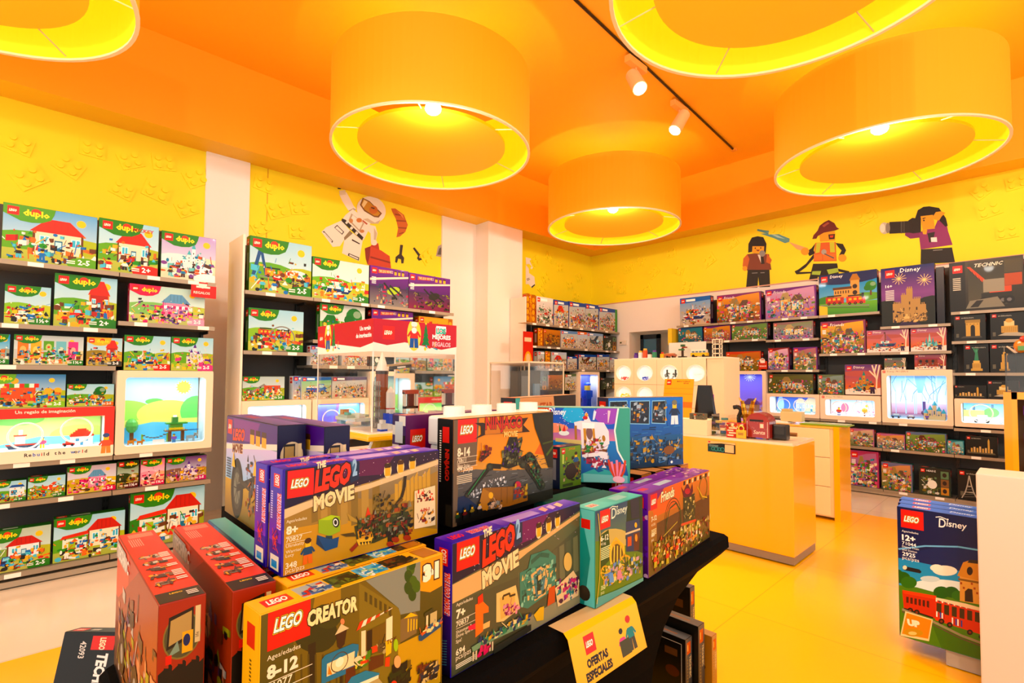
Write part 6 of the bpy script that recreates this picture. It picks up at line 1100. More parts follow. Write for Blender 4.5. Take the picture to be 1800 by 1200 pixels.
def f_friends(a, r):
    s = Sk(a, (575, 215), (1060, 50), (1065, 600), (575, 880)); A = a.A
    a.rect(0, 0, A, .6, '6a5a12', 'a87a1a'); a.rect(0, .55, A, 1, 'a8701a', 'd8882a'); s.poly([(575, 215), (850, 125), (800, 330), (620, 400)], 'd8702a'); s.poly([(575, 215), (700, 170), (600, 340), (575, 350)], '8a3a7a'); s.poly([(640, 450), (1060, 250), (1065, 420), (640, 600)], '6a4a18')
    s.logo(592, 350, .19); s.text('Friends', 672, 292, .13, 'f8ecc8', (775, 245), bold=.03, shear=.15, out='5a2a1a'); s.text('7-12', 598, 440, .06, 'f4ecd0', (650, 415), bold=.02); s.text('41130', 598, 475, .03, 'f4ecd0', (635, 460)); u, v = s.m(598, 510); a.bars(u, v, .14, 4, .01, 'e8dcb0'); s.text('683', 598, 560, .045, 'f4ecd0', (630, 545), bold=.02); s.text('pcs', 598, 600, .035, 'f4ecd0', (625, 590))
    u, v = s.m(765, 420)
    for rr in (.36, .3): a.circ(u, v, rr*.72, .012, '4a4218', 24)
    s.path([(700, 620), (710, 480), (740, 340), (790, 300), (825, 360), (830, 480)], .02, '3f5a2a'); s.path([(690, 560), (800, 450)], .015, 'b8a85a')
    s.poly([(845, 260), (940, 230), (945, 460), (850, 480)], '4a4a22'); s.poly([(850, 480), (945, 450), (945, 590), (850, 620)], 'b8a04a'); [s.poly([(855+22*i, 490), (863+22*i, 488), (863+22*i, 600), (855+22*i, 605)], 'f0e0a8') for i in range(4)]; s.poly([(830, 470), (950, 440), (950, 460), (830, 490)], 'd85a1c'); s.mess(((850, 250), (940, 230), (940, 440), (850, 460)), 60, ['6a6a3a', '3a3a1a', 'a89a5a', 'd8c88a'], .035)
    s.poly([(830, 170), (850, 210), (880, 140), (905, 200), (920, 150), (925, 210), (910, 250), (850, 260)], '6a2a3a'); s.ell(880, 210, 22, 24, 'b82a3a')
    for i in range(14): s.poly([(850+22*i, 130-7*i), (862+22*i, 126-7*i), (860+22*i, 158-7*i), (848+22*i, 162-7*i)], ('1c1a14', 'e8d8a8')[i % 2])
    a.circ(*s.m(1010, 190), .16, .02, '8a7a2a', 18); s.path([(960, 180), (1000, 260), (1040, 270)], .02, 'd8b83a')
    s.mess(((590, 620), (1060, 420), (1060, 590), (590, 860)), 230, ['6a6a1c', 'a8981c', '8a3a1a', 'd8c87a', '3a3a14', 'c8601c', '7a8a2a', 'e8d8a0'], .05, 3); s.mess(((700, 660), (1000, 540), (1000, 580), (700, 720)), 50, ['e86a1c', 'f0a83a', 'f4e8c8', '8a2a1a'], .05, 4)
    for x, y in ((715, 780), (790, 720), (620, 800)): u, v = s.m(x, y); fig(a, r, u, v, .2, 'd84a2a', 'c8b83a', '7a3a14')
def friends_sides(a, L, R_, T):
    T.rect(0, 0, T.A, 1, '7a3aa0', '9a5ac0'); T.rect(T.A*.25, .35, T.A*.45, .75, 'b8c8d8'); T.rect(.3, .4, 1., .75, 'c83a4a'); r = random.Random(3)
    for i in range(26): u = T.A*.6+T.A*.4*r.random(); v = r.random()*.9; T.poly([(u, v), (u+.14, v), (u+.1, v+.14), (u-.04, v+.14)], ('1c1a14', 'f0e0c8')[i % 2])
    L.rect(0, 0, L.A, 1, '4a1a5a', '7a4ac0'); L.rect(L.A*.2, .82, L.A*.8, .95, 'd83a2a')
    for i in range(24): u, v = r.random()*L.A, r.random()*.8; L.ell(u, v, .03, .03, r.choice(['b03a8a', '2a1a3a', '6a3ab0', 'c8a8c8']), 8)
    for i in range(10): L.rect(L.A*.2*(i % 3), .62+.03*i, L.A*.2*(i % 3)+.04, .65+.03*i, ('f4f0e8', '14120e')[i % 2])
def f_mermaid(a, r):
    s = Sk(a, (75, 150), (1190, 165), (1105, 970), (75, 1010)); A = a.A
    a.rect(0, .5, A, .8, 'e89aa8', '8a6ac8'); a.rect(0, .72, A, 1, '5a7ad0', '3a6ac8'); s.ell(560, 230, 130, 110, '5ab8e8', 24); s.ell(950, 240, 150, 110, 'a86ac8', 24); s.ell(300, 400, 200, 60, 'f0a890', 20); a.rect(0, 0, A, .56, '1f5aa0', '2f8ad0'); s.poly([(350, 520), (640, 540), (640, 590), (350, 560)], 'd8c890')
    s.poly([(400, 1000), (800, 830), (1100, 900), (1100, 1010)], '5ab0b0'); s.poly([(640, 900), (1090, 900), (1080, 1000), (640, 1010)], '8ac8c8')
    s.logo(125, 290, .2); disney_word(s, 265, 262, .1, (480, 240), 'ffffff'); s.poly([(395, 440), (400, 340), (420, 440)], '2f7a3a'); s.ell(450, 460, 60, 30, 'e8f0f0'); s.poly([(430, 440), (470, 440), (460, 360)], 'd83a3a')
    # white pavilion on the boat
    s.poly([(570, 330), (650, 310), (900, 330), (945, 430), (940, 570), (860, 620), (830, 700), (640, 700), (640, 420), (580, 400)], 'ece6ee'); s.poly([(570, 370), (600, 370), (595, 530), (570, 530)], 'b07a2a'); s.poly([(670, 400), (700, 400), (700, 590), (670, 590)], 'd09a3a'); s.poly([(770, 400), (795, 400), (795, 560), (770, 560)], 'd09a3a'); s.ell(735, 450, 36, 80, '8a6a6a'); s.poly([(660, 330), (800, 340), (790, 400), (660, 400)], 'fbf8fb'); s.poly([(680, 320), (715, 200), (760, 320)], 'f4e8f0'); s.ell(715, 240, 20, 26, 'e8a83a'); s.ell(700, 275, 28, 22, 'c8303a')
    s.ell(885, 510, 18, 36, 'b8862a'); s.poly([(640, 690), (840, 640), (930, 580), (840, 800), (720, 800), (640, 720)], 'f4ecf0'); s.poly([(640, 665), (840, 630), (840, 655), (640, 700)], '9a2a3a'); s.poly([(650, 720), (740, 780), (860, 860), (800, 880), (650, 760)], '2a6aa8'); s.mess(((650, 560), (860, 520), (860, 660), (650, 690)), 70, ['3f8a4a', 'd8a83a', 'e8d8e8', 'c83a4a', '8a5a3a'], .045, 2)
    s.poly([(800, 190), (830, 200), (800, 300), (780, 300)], 'dce8f8'); s.poly([(955, 185), (985, 190), (950, 330), (942, 330)], 'f0d0e0'); s.mess(((640, 740), (900, 700), (900, 830), (700, 850)), 40, ['7a2a4a', 'f0e8f0', '2f7ab0', 'b83a5a'], .05, 5)
    s.poly([(1190, 165), (1075, 160), (1010, 420), (1020, 640), (1090, 800), (1105, 970), (1190, 970)], '5aa89a'); s.path([(1070, 160), (1008, 420), (1018, 640), (1085, 790)], .022, 'e8f4f4')
    # soft coloured sail shape in place of the character
    for i in range(7): s.path([(990, 970), (930+22*i, 850-30*(i % 2)), (915+28*i, 740+20*(i % 3))], .03, ('d8583a', 'f0a0b8')[i % 2])
    s.ell(1000, 940, 60, 34, 'f4c8d8', 18)
    for i in range(40): u, v = s.m(r.uniform(350, 950), r.uniform(170, 380)); a.ell(u, v, .005, .005, 'f0e8ff', 5)
def mer_sides(a, L, R_, T):
    T.rect(0, 0, T.A, 1, '8ac8c0'); R_.rect(0, 0, R_.A, 1, '3f8078', '5a9a90'); [R_.rect(R_.A*.3, .1+.25*i, R_.A*.7, .17+.25*i, '1c302c') for i in range(4)]
def f_police(a, r):
    s = Sk(a, (870, 45), (1625, 40), (1655, 715), (870, 730)); A = a.A
    a.rect(0, 0, A, 1, '1f4a7a', '2a7ad0'); a.rect(0, 0, A, .45, '24405a', '3a6a9a')
    for x0, x1 in ((880, 1055), (1080, 1280), (1300, 1450)): s.poly([(x0, 70), (x1, 68), (x1, 300), (x0, 290)], '9ac8e8'); s.poly([(x0+6, 78), (x1-6, 76), (x1-6, 292), (x0+6, 282)], '2a3444'); s.mess(((x0+15, 100), (x1-15, 100), (x1-15, 280), (x0+15, 275)), 34, ['8a4a2a', '5a6a7a', 'c89a4a', '1c1c20', 'a8b8c8'], .045, x0)
    s.poly([(1460, 110), (1600, 100), (1620, 320), (1470, 320)], '2f6ab8'); u, v = s.m(1545, 305); fig(a, r, u, v, .36, '2a3a5a', 'dce4ec', '7a7a6a')
    for i in range(60): u, v = r.random()*A, r.uniform(.05, .58); a.line((u, v), (u+.12, v+r.uniform(-.02, .02)), .012, r.choice(['5a8ac0', '1c3450', '8ab0d0', '3a5a7a']))
    s.mess(((900, 450), (1600, 440), (1620, 680), (900, 690)), 130, ['2a3f5a', '5a7a9a', '1c2a3a', '8aa0b8', '6a5a3a', 'c8a03a'], .05, 3); s.ell(1490, 560, 60, 44, '8a5a2a'); s.poly([(1490, 655), (1650, 660), (1655, 715), (1480, 710)], '24508a'); s.ell(1522, 683, 12, 14, 'f0f4f8')
def pol_sides(a, L, R_, T):
    T.rect(0, 0, T.A, 1, 'b8a078', '3a4a5a'); R_.rect(0, 0, R_.A, 1, '3a3a3c', '23262c'); R_.rect(R_.A*.4, .85, R_.A*.8, .95, 'c8402a'); R_.rect(0, 0, R_.A, .3, '5a5430')
def f_moto(a, r):
    A = a.A; a.rect(0, 0, A, 1, 'c8a03a', '8fb0c8'); a.rect(0, .35, A, .78, 'a8d0e8', 'd8c8e8'); a.rect(0, 0, A, .36, '8a6a1c', 'd0a83a')
    a.poly([(0, 1), (0, .72), (A*.5, .76), (A, .84), (A, 1)][::-1], '5a3a8a'); a.poly([(A*.15, .99), (A*.7, .99), (A*.6, .8), (A*.2, .78)][::-1], '8a4a9a'); a.line((0, .68), (A, .82), .05, 'f0e4d4')
    a.logo(.04, .82, .15, 1); a.text('LEGO', .22, .76, .12, 'e04a1c', .06, .2, .42, .06, out='3a1410'); a.text('MOVIE', .22, .64, .09, '8a4a2a', .06, .1, .42, .06, out='f4d8a8')
    for i in range(3): a.rect(A*(.52+.11*i), .78, A*(.6+.11*i), .9, 'e8b41c'); a.rect(A*(.52+.11*i), .87, A*(.6+.11*i), .92, '5a3416')
    a.ell(A*.27, .3, .2, .3, '17181a', 26); a.ell(A*.27, .3, .13, .21, '4a4a44', 22); a.ell(A*.27, .3, .1, .16, '8a8a7a', 18)
    for t in range(8): a.line((A*.27, .3), (A*.27+.11*math.cos(t*.785), .3+.18*math.sin(t*.785)), .014, '2a2a26')
    a.line((A*.27, .3), (A*.72, .5), .07, '2a2a2a'); a.line((A*.3, .4), (A*.8, .3), .05, '4a4438'); clutter(a, r, A*.45, .12, A*.98, .62, 120, ['2a2a2a', '5a5048', 'a8501c', '8a8a80', 'c8781c', '3a4a5a'], .06)
    for u in (.15, .6): a.poly([(A*u, .5), (A*(u+.04), .66), (A*(u+.08), .5)], 'f0c020')
    a.ell(A*.93, .62, .05, .08, '3f9a4a', 12); a.bars(.05, .56, .14, 8, .014, '5a6a7a')
def moto_sides(a, L, R_, T):
    T.rect(0, 0, T.A, 1, '5a4a9a', '8a70c0'); T.text('THE LEGO MOVIE 2', 1.2, .3, .35, 'c83a3a', .04, .1, 1.5)
    R_.rect(0, 0, R_.A, 1, '17163a', '221f4c'); R_.ell(R_.A*.5, .74, R_.A*.42, .12, 'd8c8a8', 20); R_.rect(R_.A*.2, .68, R_.A*.62, .84, '2a2a2a'); R_.rect(R_.A*.24, .7, R_.A*.58, .82, 'b8a070'); R_.rect(R_.A*.42, .64, R_.A*.72, .73, 'e0b020'); R_.rect(R_.A*.74, .64, R_.A*.86, .84, 'e8d8b0')
    clutter(R_, random.Random(5), R_.A*.05, .25, R_.A*.9, .42, 40, ['2a2440', '4a3a2a', '6a5a3a'], .03)
def f_bluedis(a, r):
    A = a.A; a.rect(0, 0, A, 1, '2a2a6a', '1f5a9a'); a.ell(A*.35, .8, .4, .3, '2f8ac0', 20); a.logo(.06, .66, .2, 2); s = Sk(a, (0, 0), (A, 0), (A, 1), (0, 1)); disney_word(s, .32, .32, .17, (.75, .32)); a.poly([(A*.6, 0), (A*.75, .6), (A, .5), (A, 0)], '2a2050')
    for i in range(20): a.line((r.uniform(.3, 1)*A, 0), (r.uniform(.4, 1)*A, r.uniform(.3, .7)), .02, r.choice(['3a4a9a', '5a3a8a', '24508a']))
def f_red(a, r):
    A = a.A; a.rect(0, 0, A, 1, '2a1c18', 'c8401c'); a.rect(0, .55, A*.35, 1, 'd8502a', 'e8562c'); a.poly([(0, .5), (A*.6, 1), (A, 1), (A, .4), (A*.4, .2)], 'a8431c'); clutter(a, r, A*.1, 0, A*.95, .7, 160, ['3a3a40', '1c1c20', '8a4a2a', 'c8c0b8', '6a4a7a', 'a8a81c', 'd8a080'], .09)
    a.poly([(0, .85), (A*.3, .85), (A*.28, .98), (0, .98)], 'b8b0a8'); a.text('TECHNIC', .05, .86, .1, 'e8e0d8', .04, .2, .6)
    for x in (.25, .6): a.ell(A*x, .25, .13, .15, '141416', 18); a.ell(A*x, .25, .06, .07, 'a8a8a0', 12)
def red_sides(a, L, R_, T):
    A = T.A; r = random.Random(2); T.rect(0, 0, A, 1, 'e04a38'); T.rect(A*.9, 0, A, 1, '241c18'); T.text('LEGO', A*.93, .3, .09, 'e0c03a', .04, 0, .5, math.pi/2)
    for k in range(6): T.rect(A*(.03+.012*k), .2, A*(.038+.012*k), .9, 'f4b0a0')
    for k in range(6): T.rect(A*.12, .15+.06*k, A*.25, .17+.06*k, 'f4c8bc')
    for k in range(5):
        u = A*(.42+.09*k); clutter(T, r, u, .15, u+.15, .6, 22, ['3a2a2a', '8a6a5a', 'e8b03a', '5a3a3a', 'c8c8c0'], .16); [T.rect(u-.1+.14*j, .66, u-.02+.14*j, .92, 'f8f0ec') for j in range(4 if k in (0, 3) else 2)]
    for k in range(3): T.rect(A*(.935+.015*k), .65, A*(.942+.015*k), .9, 'f8f0ec')
    q = R_; q.rect(0, 0, q.A, 1, '0e0b0a'); q.rect(0, .66, q.A, 1, 'a8381c'); [q.poly([(q.A*(.1*i), .62+.03*(i % 3)), (q.A*(.1*i+.12), .64), (q.A*(.1*i+.12), .7), (q.A*.1*i, .7)], 'a8381c') for i in range(10)]
    q.ell(q.A*.5, .8, q.A*.42, .13, '8a7a4a', 24); q.ell(q.A*.5, .8, q.A*.39, .12, '5a5a40', 24); q.poly([(q.A*.16, .74), (q.A*.74, .78), (q.A*.74, .95), (q.A*.2, .92)], '2a2018'); q.poly([(q.A*.21, .76), (q.A*.7, .8), (q.A*.7, .93), (q.A*.24, .9)], 'b8a070'); q.rect(q.A*.5, .7, q.A*.74, .82, 'e0b020'); q.ell(q.A*.6, .77, q.A*.08, .035, '2a3a6a', 12); q.poly([(q.A*.2, .7), (q.A*.45, .72), (q.A*.4, .78)], '8aa090'); q.rect(q.A*.78, .74, q.A*.9, .95, 'd8c8a0'); q.text('life', q.A*.87, .77, q.A*.08, '3a2a1a', 0, 0, .14, math.pi/2)
    q.rect(q.A*.15, .66, q.A*.28, .71, 'd8281c')
GT = 'boxes on the black draped display table'
TB = .8735
def hd(d): return (math.cos(math.radians(d)), math.sin(math.radians(d)), 0)
toybox('toy_box', (-.826, .268, TB), hd(95), .364, .062, .264, f_creator, {}, 'yellow edged box picturing a striped kiosk and a lantern, front left of the table', GT, 'f0bc10', extra=creator_sides)
toybox('toy_box', (-.904, .336, TB), hd(94), .30, .060, .264, t_yellow, {}, 'second yellow box, hidden behind the striped kiosk box and carrying the purple boxes', GT, 'f0bc10', extra=creator_sides)
toybox('toy_box', (-.946, .340, 1.1395), hd(93), .354, .056, .191, f_movie1, {}, 'front one of the two purple and sand boxes with a green block creature', GT, '4a3ab8', extra=movie_sides)
toybox('toy_box', (-1.012, .335, 1.1395), hd(93), .354, .056, .191, f_movie1, {}, 'rear one of the two purple and sand boxes, only its left strip showing', GT, '4a3ab8', extra=movie_sides)
toybox('toy_box', (-.862, .656, TB), hd(94.5), .475, .058, .276, f_shimmer, {}, 'wide purple and grey box with a teal gateway, centre front of the table', GT, '4a3ab8', extra=shim_sides)
toybox('toy_box', (-1.0, .760, 1.1315), hd(95), .41, .058, .262, f_ninja, {}, 'orange sky box with a long legged black walking machine', GT, '1c1814', extra=ninja_sides)
toybox('toy_box', (-.85, 1.131, TB), hd(93), .262, .07, .262, f_coach, {}, 'teal box with a golden coach at the front of the table', GT, '4fa8a0', extra=coach_sides)
for i, c in ((1, 'middle'), (2, 'rear')): toybox('toy_box', (-.85-.077*i, 1.128, TB), hd(93), .262, .07, .257-.002*i, t_plain, dict(c='3f7a70'), c+' one of the dark topped teal boxes stacked behind the golden coach box', GT, '3f7a70', extra=lambda a, L, R_, T: T.rect(0, 0, T.A, 1, '3f6a5a', '4f7a6a'))
toybox('toy_box', (-.862, 1.42, TB), hd(95.8), .545, .068, .262, f_friends, {}, 'orange and olive amusement park box with a purple side, right end of the table', GT, '7a3aa0', extra=friends_sides)
toybox('toy_box', (-.938, 1.412, TB), hd(95.8), .545, .062, .258, t_friends, {}, 'second purple sided box tucked behind the amusement park box', GT, '7a3aa0', extra=friends_sides)
for i in range(4):
    toybox('toy_box', (-1.06-.0*i, 1.70+.1*i, TB), hd(95), .085, .16, .255, t_plain, dict(c='1c1814'), 'dark box with cardboard top, %s behind the amusement park box' % ('the leftmost', 'second from the left', 'third from the left', 'the rightmost')[i], GT, '1c1814',
        extra=lambda a, L, R_, T: (T.rect(0, 0, T.A, 1, 'c89a6a', 'd8b080'), a.rect(0, .78, a.A, 1, 'c08a5a'), a.rect(a.A*.25, .82, a.A*.75, .95, '6a4a2a')))
toybox('toy_box', (-1.257, 1.305, 1.1315), hd(40), .342, .052, .26, f_mermaid, {}, 'blue and violet box with a white royal boat and a teal wavy edge', GT, '5aa89a', extra=mer_sides)
toybox('toy_box', (-1.292, 1.349, 1.1315), hd(40), .345, .05, .259, t_plain, dict(c='4a8a80'), 'teal sided box right behind the royal boat box', GT, '4a8a80', extra=mer_sides)
def f_green(a, r):
    A = a.A; a.rect(0, 0, A, 1, '5a7a1c', '7a9a2a'); clutter(a, r, .1, .15, A, .7, 70, ['3a2a1a', '6a5a3a', 'c8782a', '2a3a4a', '8aa03a', 'b8a888'], .07); a.logo(.06, .84, .13); a.text('JUNGLE', A*.4, .9, .05, 'e0a02a', .02); fig(a, r, A*.75, .45, .4, '3a6a9a', '5a4a2a'); a.rect(.08, .6, .14, .82, 'c8d87a'); a.ell(A*.5, .38, .22, .2, '3a2c18', 14); a.rect(.1, .03, A*.6, .1, '3a4a1a')
toybox('toy_box', (-1.098, 1.272, 1.1315), hd(90), .112, .05, .137, f_green, {}, 'small green box with a brown animal, in front of the royal boat box', GT, '1c2a4a')
toybox('toy_box', (-1.185, 1.662, 1.1315), hd(71), .385, .075, .286, f_police, {}, 'big blue box showing a row of small scenes, back of the table', GT, '2a3a5a', extra=pol_sides)
def f_narrow(a, r):
    a.rect(0, 0, a.A, 1, 'c8b08a', 'd8c8b8'); clutter(a, r, 0, .05, a.A, .8, 60, ['8a3a2a', '3a5a8a', 'd8a83a', '2a2a2a', '5a7a3a'], .07); a.rect(0, .5, a.A, .53, '3a3a4a')
toybox('toy_box', (-1.13, 1.58, 1.1315), hd(72), .09, .05, .185, f_narrow, {}, 'small narrow box leaning between the teal boxes and the big blue box', GT, '2a2a3a')
def f_star(a, r):
    A = a.A; a.rect(0, 0, A, 1, 'd89a6a', 'e8b48a'); a.rect(0, .5, .12, 1, '6ac0b8'); a.rect(.13, .5, .36, .93, 'f4f4f0'); a.text('6-12', .17, .68, .1, '2a2a2a', .04, .1, .16); a.logo(.42, .64, .22, 1); a.text('STAR', .68, .78, .13, 'c8642a', .04, 0, .42); a.text('WARS', .68, .6, .13, 'c8642a', .04, 0, .42); a.poly([(1.12, 1), (A, 1), (A, 0), (1.3, 0), (1.2, .6)], '1c1614'); clutter(a, r, A*.6, 0, A*.95, .6, 60, ['3a2a22', '6a5a4a', '8a6a4a'], .06)
toybox('toy_box', (-1.44, 1.40, 1.1315), hd(103), .54, .07, .283, f_star, {}, 'peach coloured box with orange block lettering at the back of the table', GT, '2a1c18', top='d8a880')
def f_purple(a, r):
    A = a.A; a.rect(0, 0, A, 1, '5a1f5a', '6a2a6a'); a.logo(.05, .66, .2, 2); a.text('41351', .06, .52, .05, 'e0d0e8', .01); r = random.Random(1)
    for i in range(40): u, v = .35+.45*r.random(), .7+.28*r.random(); a.poly([(u, v), (u+.05, v+.02), (u+.05, v+.06), (u, v+.04)], ('1c141c', 'e8d0b0')[i % 2])
    clutter(a, r, .3, .0, A*.9, .4, 40, ['3a6a4a', 'c8a88a', '8a7a5a', 'b83a4a'], .08); a.ell(.36, .08, .1, .1, '6a8a6a', 12)
toybox('toy_box', (-1.172, .735, 1.1315), hd(95), .36, .06, .262, f_purple, {}, 'purple box with black and white chequers, beside the white brick', GT, '6a2a7a', extra=lambda a, L, R_, T: (L.rect(0, 0, L.A, 1, '7a5aa0', '4a3a6a'), [L.rect(L.A*.5*(i % 2), .1*i, L.A*.5*(i % 2)+L.A*.5, .1*i+.1, ('f0ece4', '1c1a20')[i % 3 % 2]) for i in range(5, 10)], L.ell(L.A*.55, .3, L.A*.4, .14, 'd8c05a', 16), L.ell(L.A*.6, .3, L.A*.18, .06, 'b83a4a', 10), L.rect(L.A*.2, .72, L.A*.8, .94, 'dce4ec')))
toybox('toy_box', (-1.539, .402, 1.1315), hd(0), .384, .062, .258, f_moto, {}, 'front one of the two tall purple boxes with a big spoked wheel', GT, '17163a', extra=moto_sides)
toybox('toy_box', (-1.475, .468, 1.1315), hd(1), .392, .06, .256, f_moto, {}, 'rear one of the two tall purple boxes, with a dark end showing', GT, '17163a', extra=moto_sides)
toybox('toy_box', (-1.484, .350, TB), hd(0), .385, .04, .255, f_bluedis, {}, 'dark blue box with white script lettering below the spoked wheel box', GT, '2f7a9a', extra=lambda a, L, R_, T: T.rect(0, 0, T.A, 1, '6fb8c8', '8ad0d0'))
toybox('toy_box', (-1.40, .158, TB), hd(0), .462, .064, .275, f_red, {}, 'left one of the two long red topped boxes', GT, 'a8381c', extra=red_sides)
toybox('toy_box', (-1.388, .258, TB), hd(-.5), .472, .068, .275, f_red, {}, 'right one of the two long red topped boxes', GT, 'a8381c', extra=red_sides)
# white storage brick with studs
m = MB(); M_ = Rz(math.radians(95)); m.bbox(0, .43, 0, .07, 0, .185, .006, 'f2f2ee', M_); wb_ = m.build('storage_brick', PLASTIC); wb_.location = (-1.075, .80, 1.1315)
tag(wb_, 'big white toy brick container with round studs, behind the black walking machine box', 'storage brick')
m = MB(); m.bbox(-.006, .436, -.004, .074, .185, .262, .008, 'fbfbf8', M_); ld = part(m, 'lid', PLASTIC, wb_)
for i in range(4):
    m = MB(); p = M_ @ Vector((.055+.107*i, .036, .262)); m.cyl(p, p+Vector((0, 0, .024)), .03, .029, 28, 'fbfbf8'); s_ = part(m, 'stud', PLASTIC, wb_); s_.parent = ld
# table, tiers and stretch cloth
tb = empty('display_table', (-1.5, 1.1, 0), 'table under a tight black stretch cover, piled with toy boxes', 'table')
def off(p): return (p[0]+1.5, p[1]-1.1, p[2])
m = MB()
cor = [(-.805, .145), (-.90, 2.05), (-2.16, 2.15), (-2.12, .92), (-1.62, .41), (-1.395, .145)]; NC = 6
cen = (-1.35, 1.1); lv = [(.872, .0), (.86, -.012), (.82, -.014), (.79, .01), (.72, .075), (.62, .13), (.5, .17), (.35, .2), (.18, .215), (.0, .21)]
rings = []
for z, ins in lv:
    R_ = []
    for i in range(NC):
        a_, b_ = cor[i], cor[(i+1) % NC]
        for k in range(8):
            t_ = k/8; p = Vector((a_[0]*(1-t_)+b_[0]*t_, a_[1]*(1-t_)+b_[1]*t_)); e = math.sin(math.pi*t_)
            d_ = Vector((cen[0]-p.x, cen[1]-p.y)); d_ = Vector((d_.x/abs(d_.x) if abs(d_.x) > .3 else d_.x/.3, d_.y/abs(d_.y) if abs(d_.y) > .4 else d_.y/.4))
            q = p+d_*(ins*(1+.25*e) if ins > 0 else ins); R_.append(off((q.x, q.y, z)))
    rings.append(R_)
for j in range(len(rings)-1):
    for i in range(48): m.face([rings[j][i], rings[j+1][i], rings[j+1][(i+1) % 48], rings[j][(i+1) % 48]], '060505', True)
m.face(rings[0][::-1], '060505'); part(m, 'stretch_cover', CLOTH, tb)
m = MB(); o_ = lambda *b: (b[0]+1.5, b[1]+1.5, b[2]-1.1, b[3]-1.1, b[4], b[5])
m.box(*o_(-1.6, -1.085, .41, 1.12, .873, 1.131), '121110'); part(m, 'riser', CLOTH, tb)
m = MB(); m.box(*o_(-2.1, -1.61, .94, 1.12, .873, 1.131), '121110'); part(m, 'riser', CLOTH, tb)
m = MB(); m.box(*o_(-2.1, -1.09, 1.14, 1.40, .873, 1.131), '121110'); part(m, 'riser', CLOTH, tb)
m = MB(); m.box(*o_(-2.1, -1.24, 1.41, 2.12, .873, 1.131), '121110'); part(m, 'riser', CLOTH, tb)
# folded offer sign
sg = MB(); t0, t1 = Vector((-.826, .972, .8722)), Vector((-.828, 1.276, .8722)); W_ = (t1-t0).length
F_ = [(-.05, .0), (0, 0), (.008, -.004), (.016, -.014)]; dn = Vector((.035, 0, -.112)); ux_ = (t1-t0).normalized()
p3 = t0+Vector((.014, 0, -.012))
sg.face([t0+Vector((-.05, 0, .0)), t0, t1, t1+Vector((-.05, 0, .0))], 'd8c4a0'); sg.face([t0, p3, p3+ux_*W_, t1], 'f2c42a')
sa = Art(sg, p3+dn, ux_, -dn.normalized(), W_, dn.length); sg.face([p3, p3+dn, p3+dn+ux_*W_, p3+ux_*W_], 'f0b81a')
sa.rect(0, 0, sa.A, 1, 'f2b81c', 'f4c42a'); sa.logo(.46, .55, .36, 2); sa.text('OFERTAS', .42, .3, .17, '2a1c10', .06, 0, .74); sa.text('ESPECIALES', .32, .07, .17, '2a1c10', .06, 0, .92)
rr_ = random.Random(3); fig(sa, rr_, 1.75, .12, .55, 'd86a9a', '3a3a3a', '2a2a1a'); fig(sa, rr_, 2.1, .12, .72, '2a8a8a', '4a4a3a', 'c8301c'); sa.rect(1.62, .1, 2.0, .42, '4a4a2a')
tag(sg.build('offer_sign', CARD), 'folded yellow card reading OFERTAS ESPECIALES hanging at the table edge', 'sign')
# black box leaning at the lower left, on a low draped stool
st = MB(); st.bbox(-1.78, -1.48, -.02, .25, 0, .595, .01, '14110e'); tag(st.build('draped_stool', CLOTH), 'black draped low stool under the small black box at the lower left', 'stool')
def f_tech(a, r):
    A = a.A; a.rect(0, 0, A, 1, '15140f', '1d1b15'); a.rect(A*.52, .86, A*.93, .975, 'd8321c'); a.text('LEGO', A*.66, .96, .055, 'f4e8c8', .04, 0, .1, -math.pi/2); a.text('TECHNIC', A*.66, .84, .1, 'f4f0ee', .05, .1, .4, -math.pi/2); a.text('42093', A*.32, .93, .055, 'dcd8d4', .02, 0, .14, -math.pi/2)
    a.poly([(A*.35, .1), (A*.6, .16), (A*.66, .44), (A*.4, .42)], 'c83a1c'); a.ell(A*.8, .36, .09, .08, 'b8b4ac', 14); a.ell(A*.8, .36, .05, .045, '3a3a38', 12); clutter(a, r, A*.25, .05, A*.85, .45, 80, ['c83a1c', 'e85a2a', '2a2a2a', 'b8b4ac', '6a6a9a', 'd8a82a'], .06)
toybox('toy_box', (-1.63, .044, .604), hd(46), .14, .05, .27, f_tech, {}, 'small black box with sideways white lettering at the lower left corner', None, '1a1812', lean=.25)
# ---------------------------------------------------------------- second table with flat boxes, tray and rocket case
t2 = empty('display_table', (-3.0, 1.6, 0), 'low table of flat boxes under the yellow showcase tray', 'table')
m = MB(); m.box(-.35, .75, -.5, .95, .96, 1.0, 'e8dcc8'); part(m, 'table_top', PAINT, t2)
for x in (-.3, .68):
    for y in (-.45, .86): m = MB(); m.box(x, x+.05, y, y+.05, 0, .96, 'c8bca8'); part(m, 'leg', METAL, t2)
def flatbox(x, y, w, d, h, z, art, lab, side, grp):
    mb = MB(); mb.bbox(0, w, 0, d, 0, h, .002, side); T = Art(mb, (.002, .002, h+.0002), (1, 0, 0), (0, 1, 0), w-.004, d-.004); art(T, random.Random(lab)); F2 = Art(mb, (w+.0002, .002, .002), (0, 1, 0), (0, 0, 1), d-.004, h-.004); F2.rect(0, 0, F2.A, 1, side); F2.logo(.2, .2, .6)
    ob = mb.build('toy_box', CARD); ob.location = (x, y, z); tag(ob, lab, 'toy box', grp)
def a_small(a, r): a.rect(0, 0, a.A, 1, '24387a', '5a8ad0'); a.ell(a.A*.5, .5, .3, .28, 'f0a060', 14); clutter(a, r, .2, .2, a.A*.8, .7, 14, ['f4e0c8', 'c8502a', '3a3a6a', 'f8f0e8'], .15); a.rect(0, .88, a.A, 1, 'dce8f8'); a.logo(.05, .7, .22)
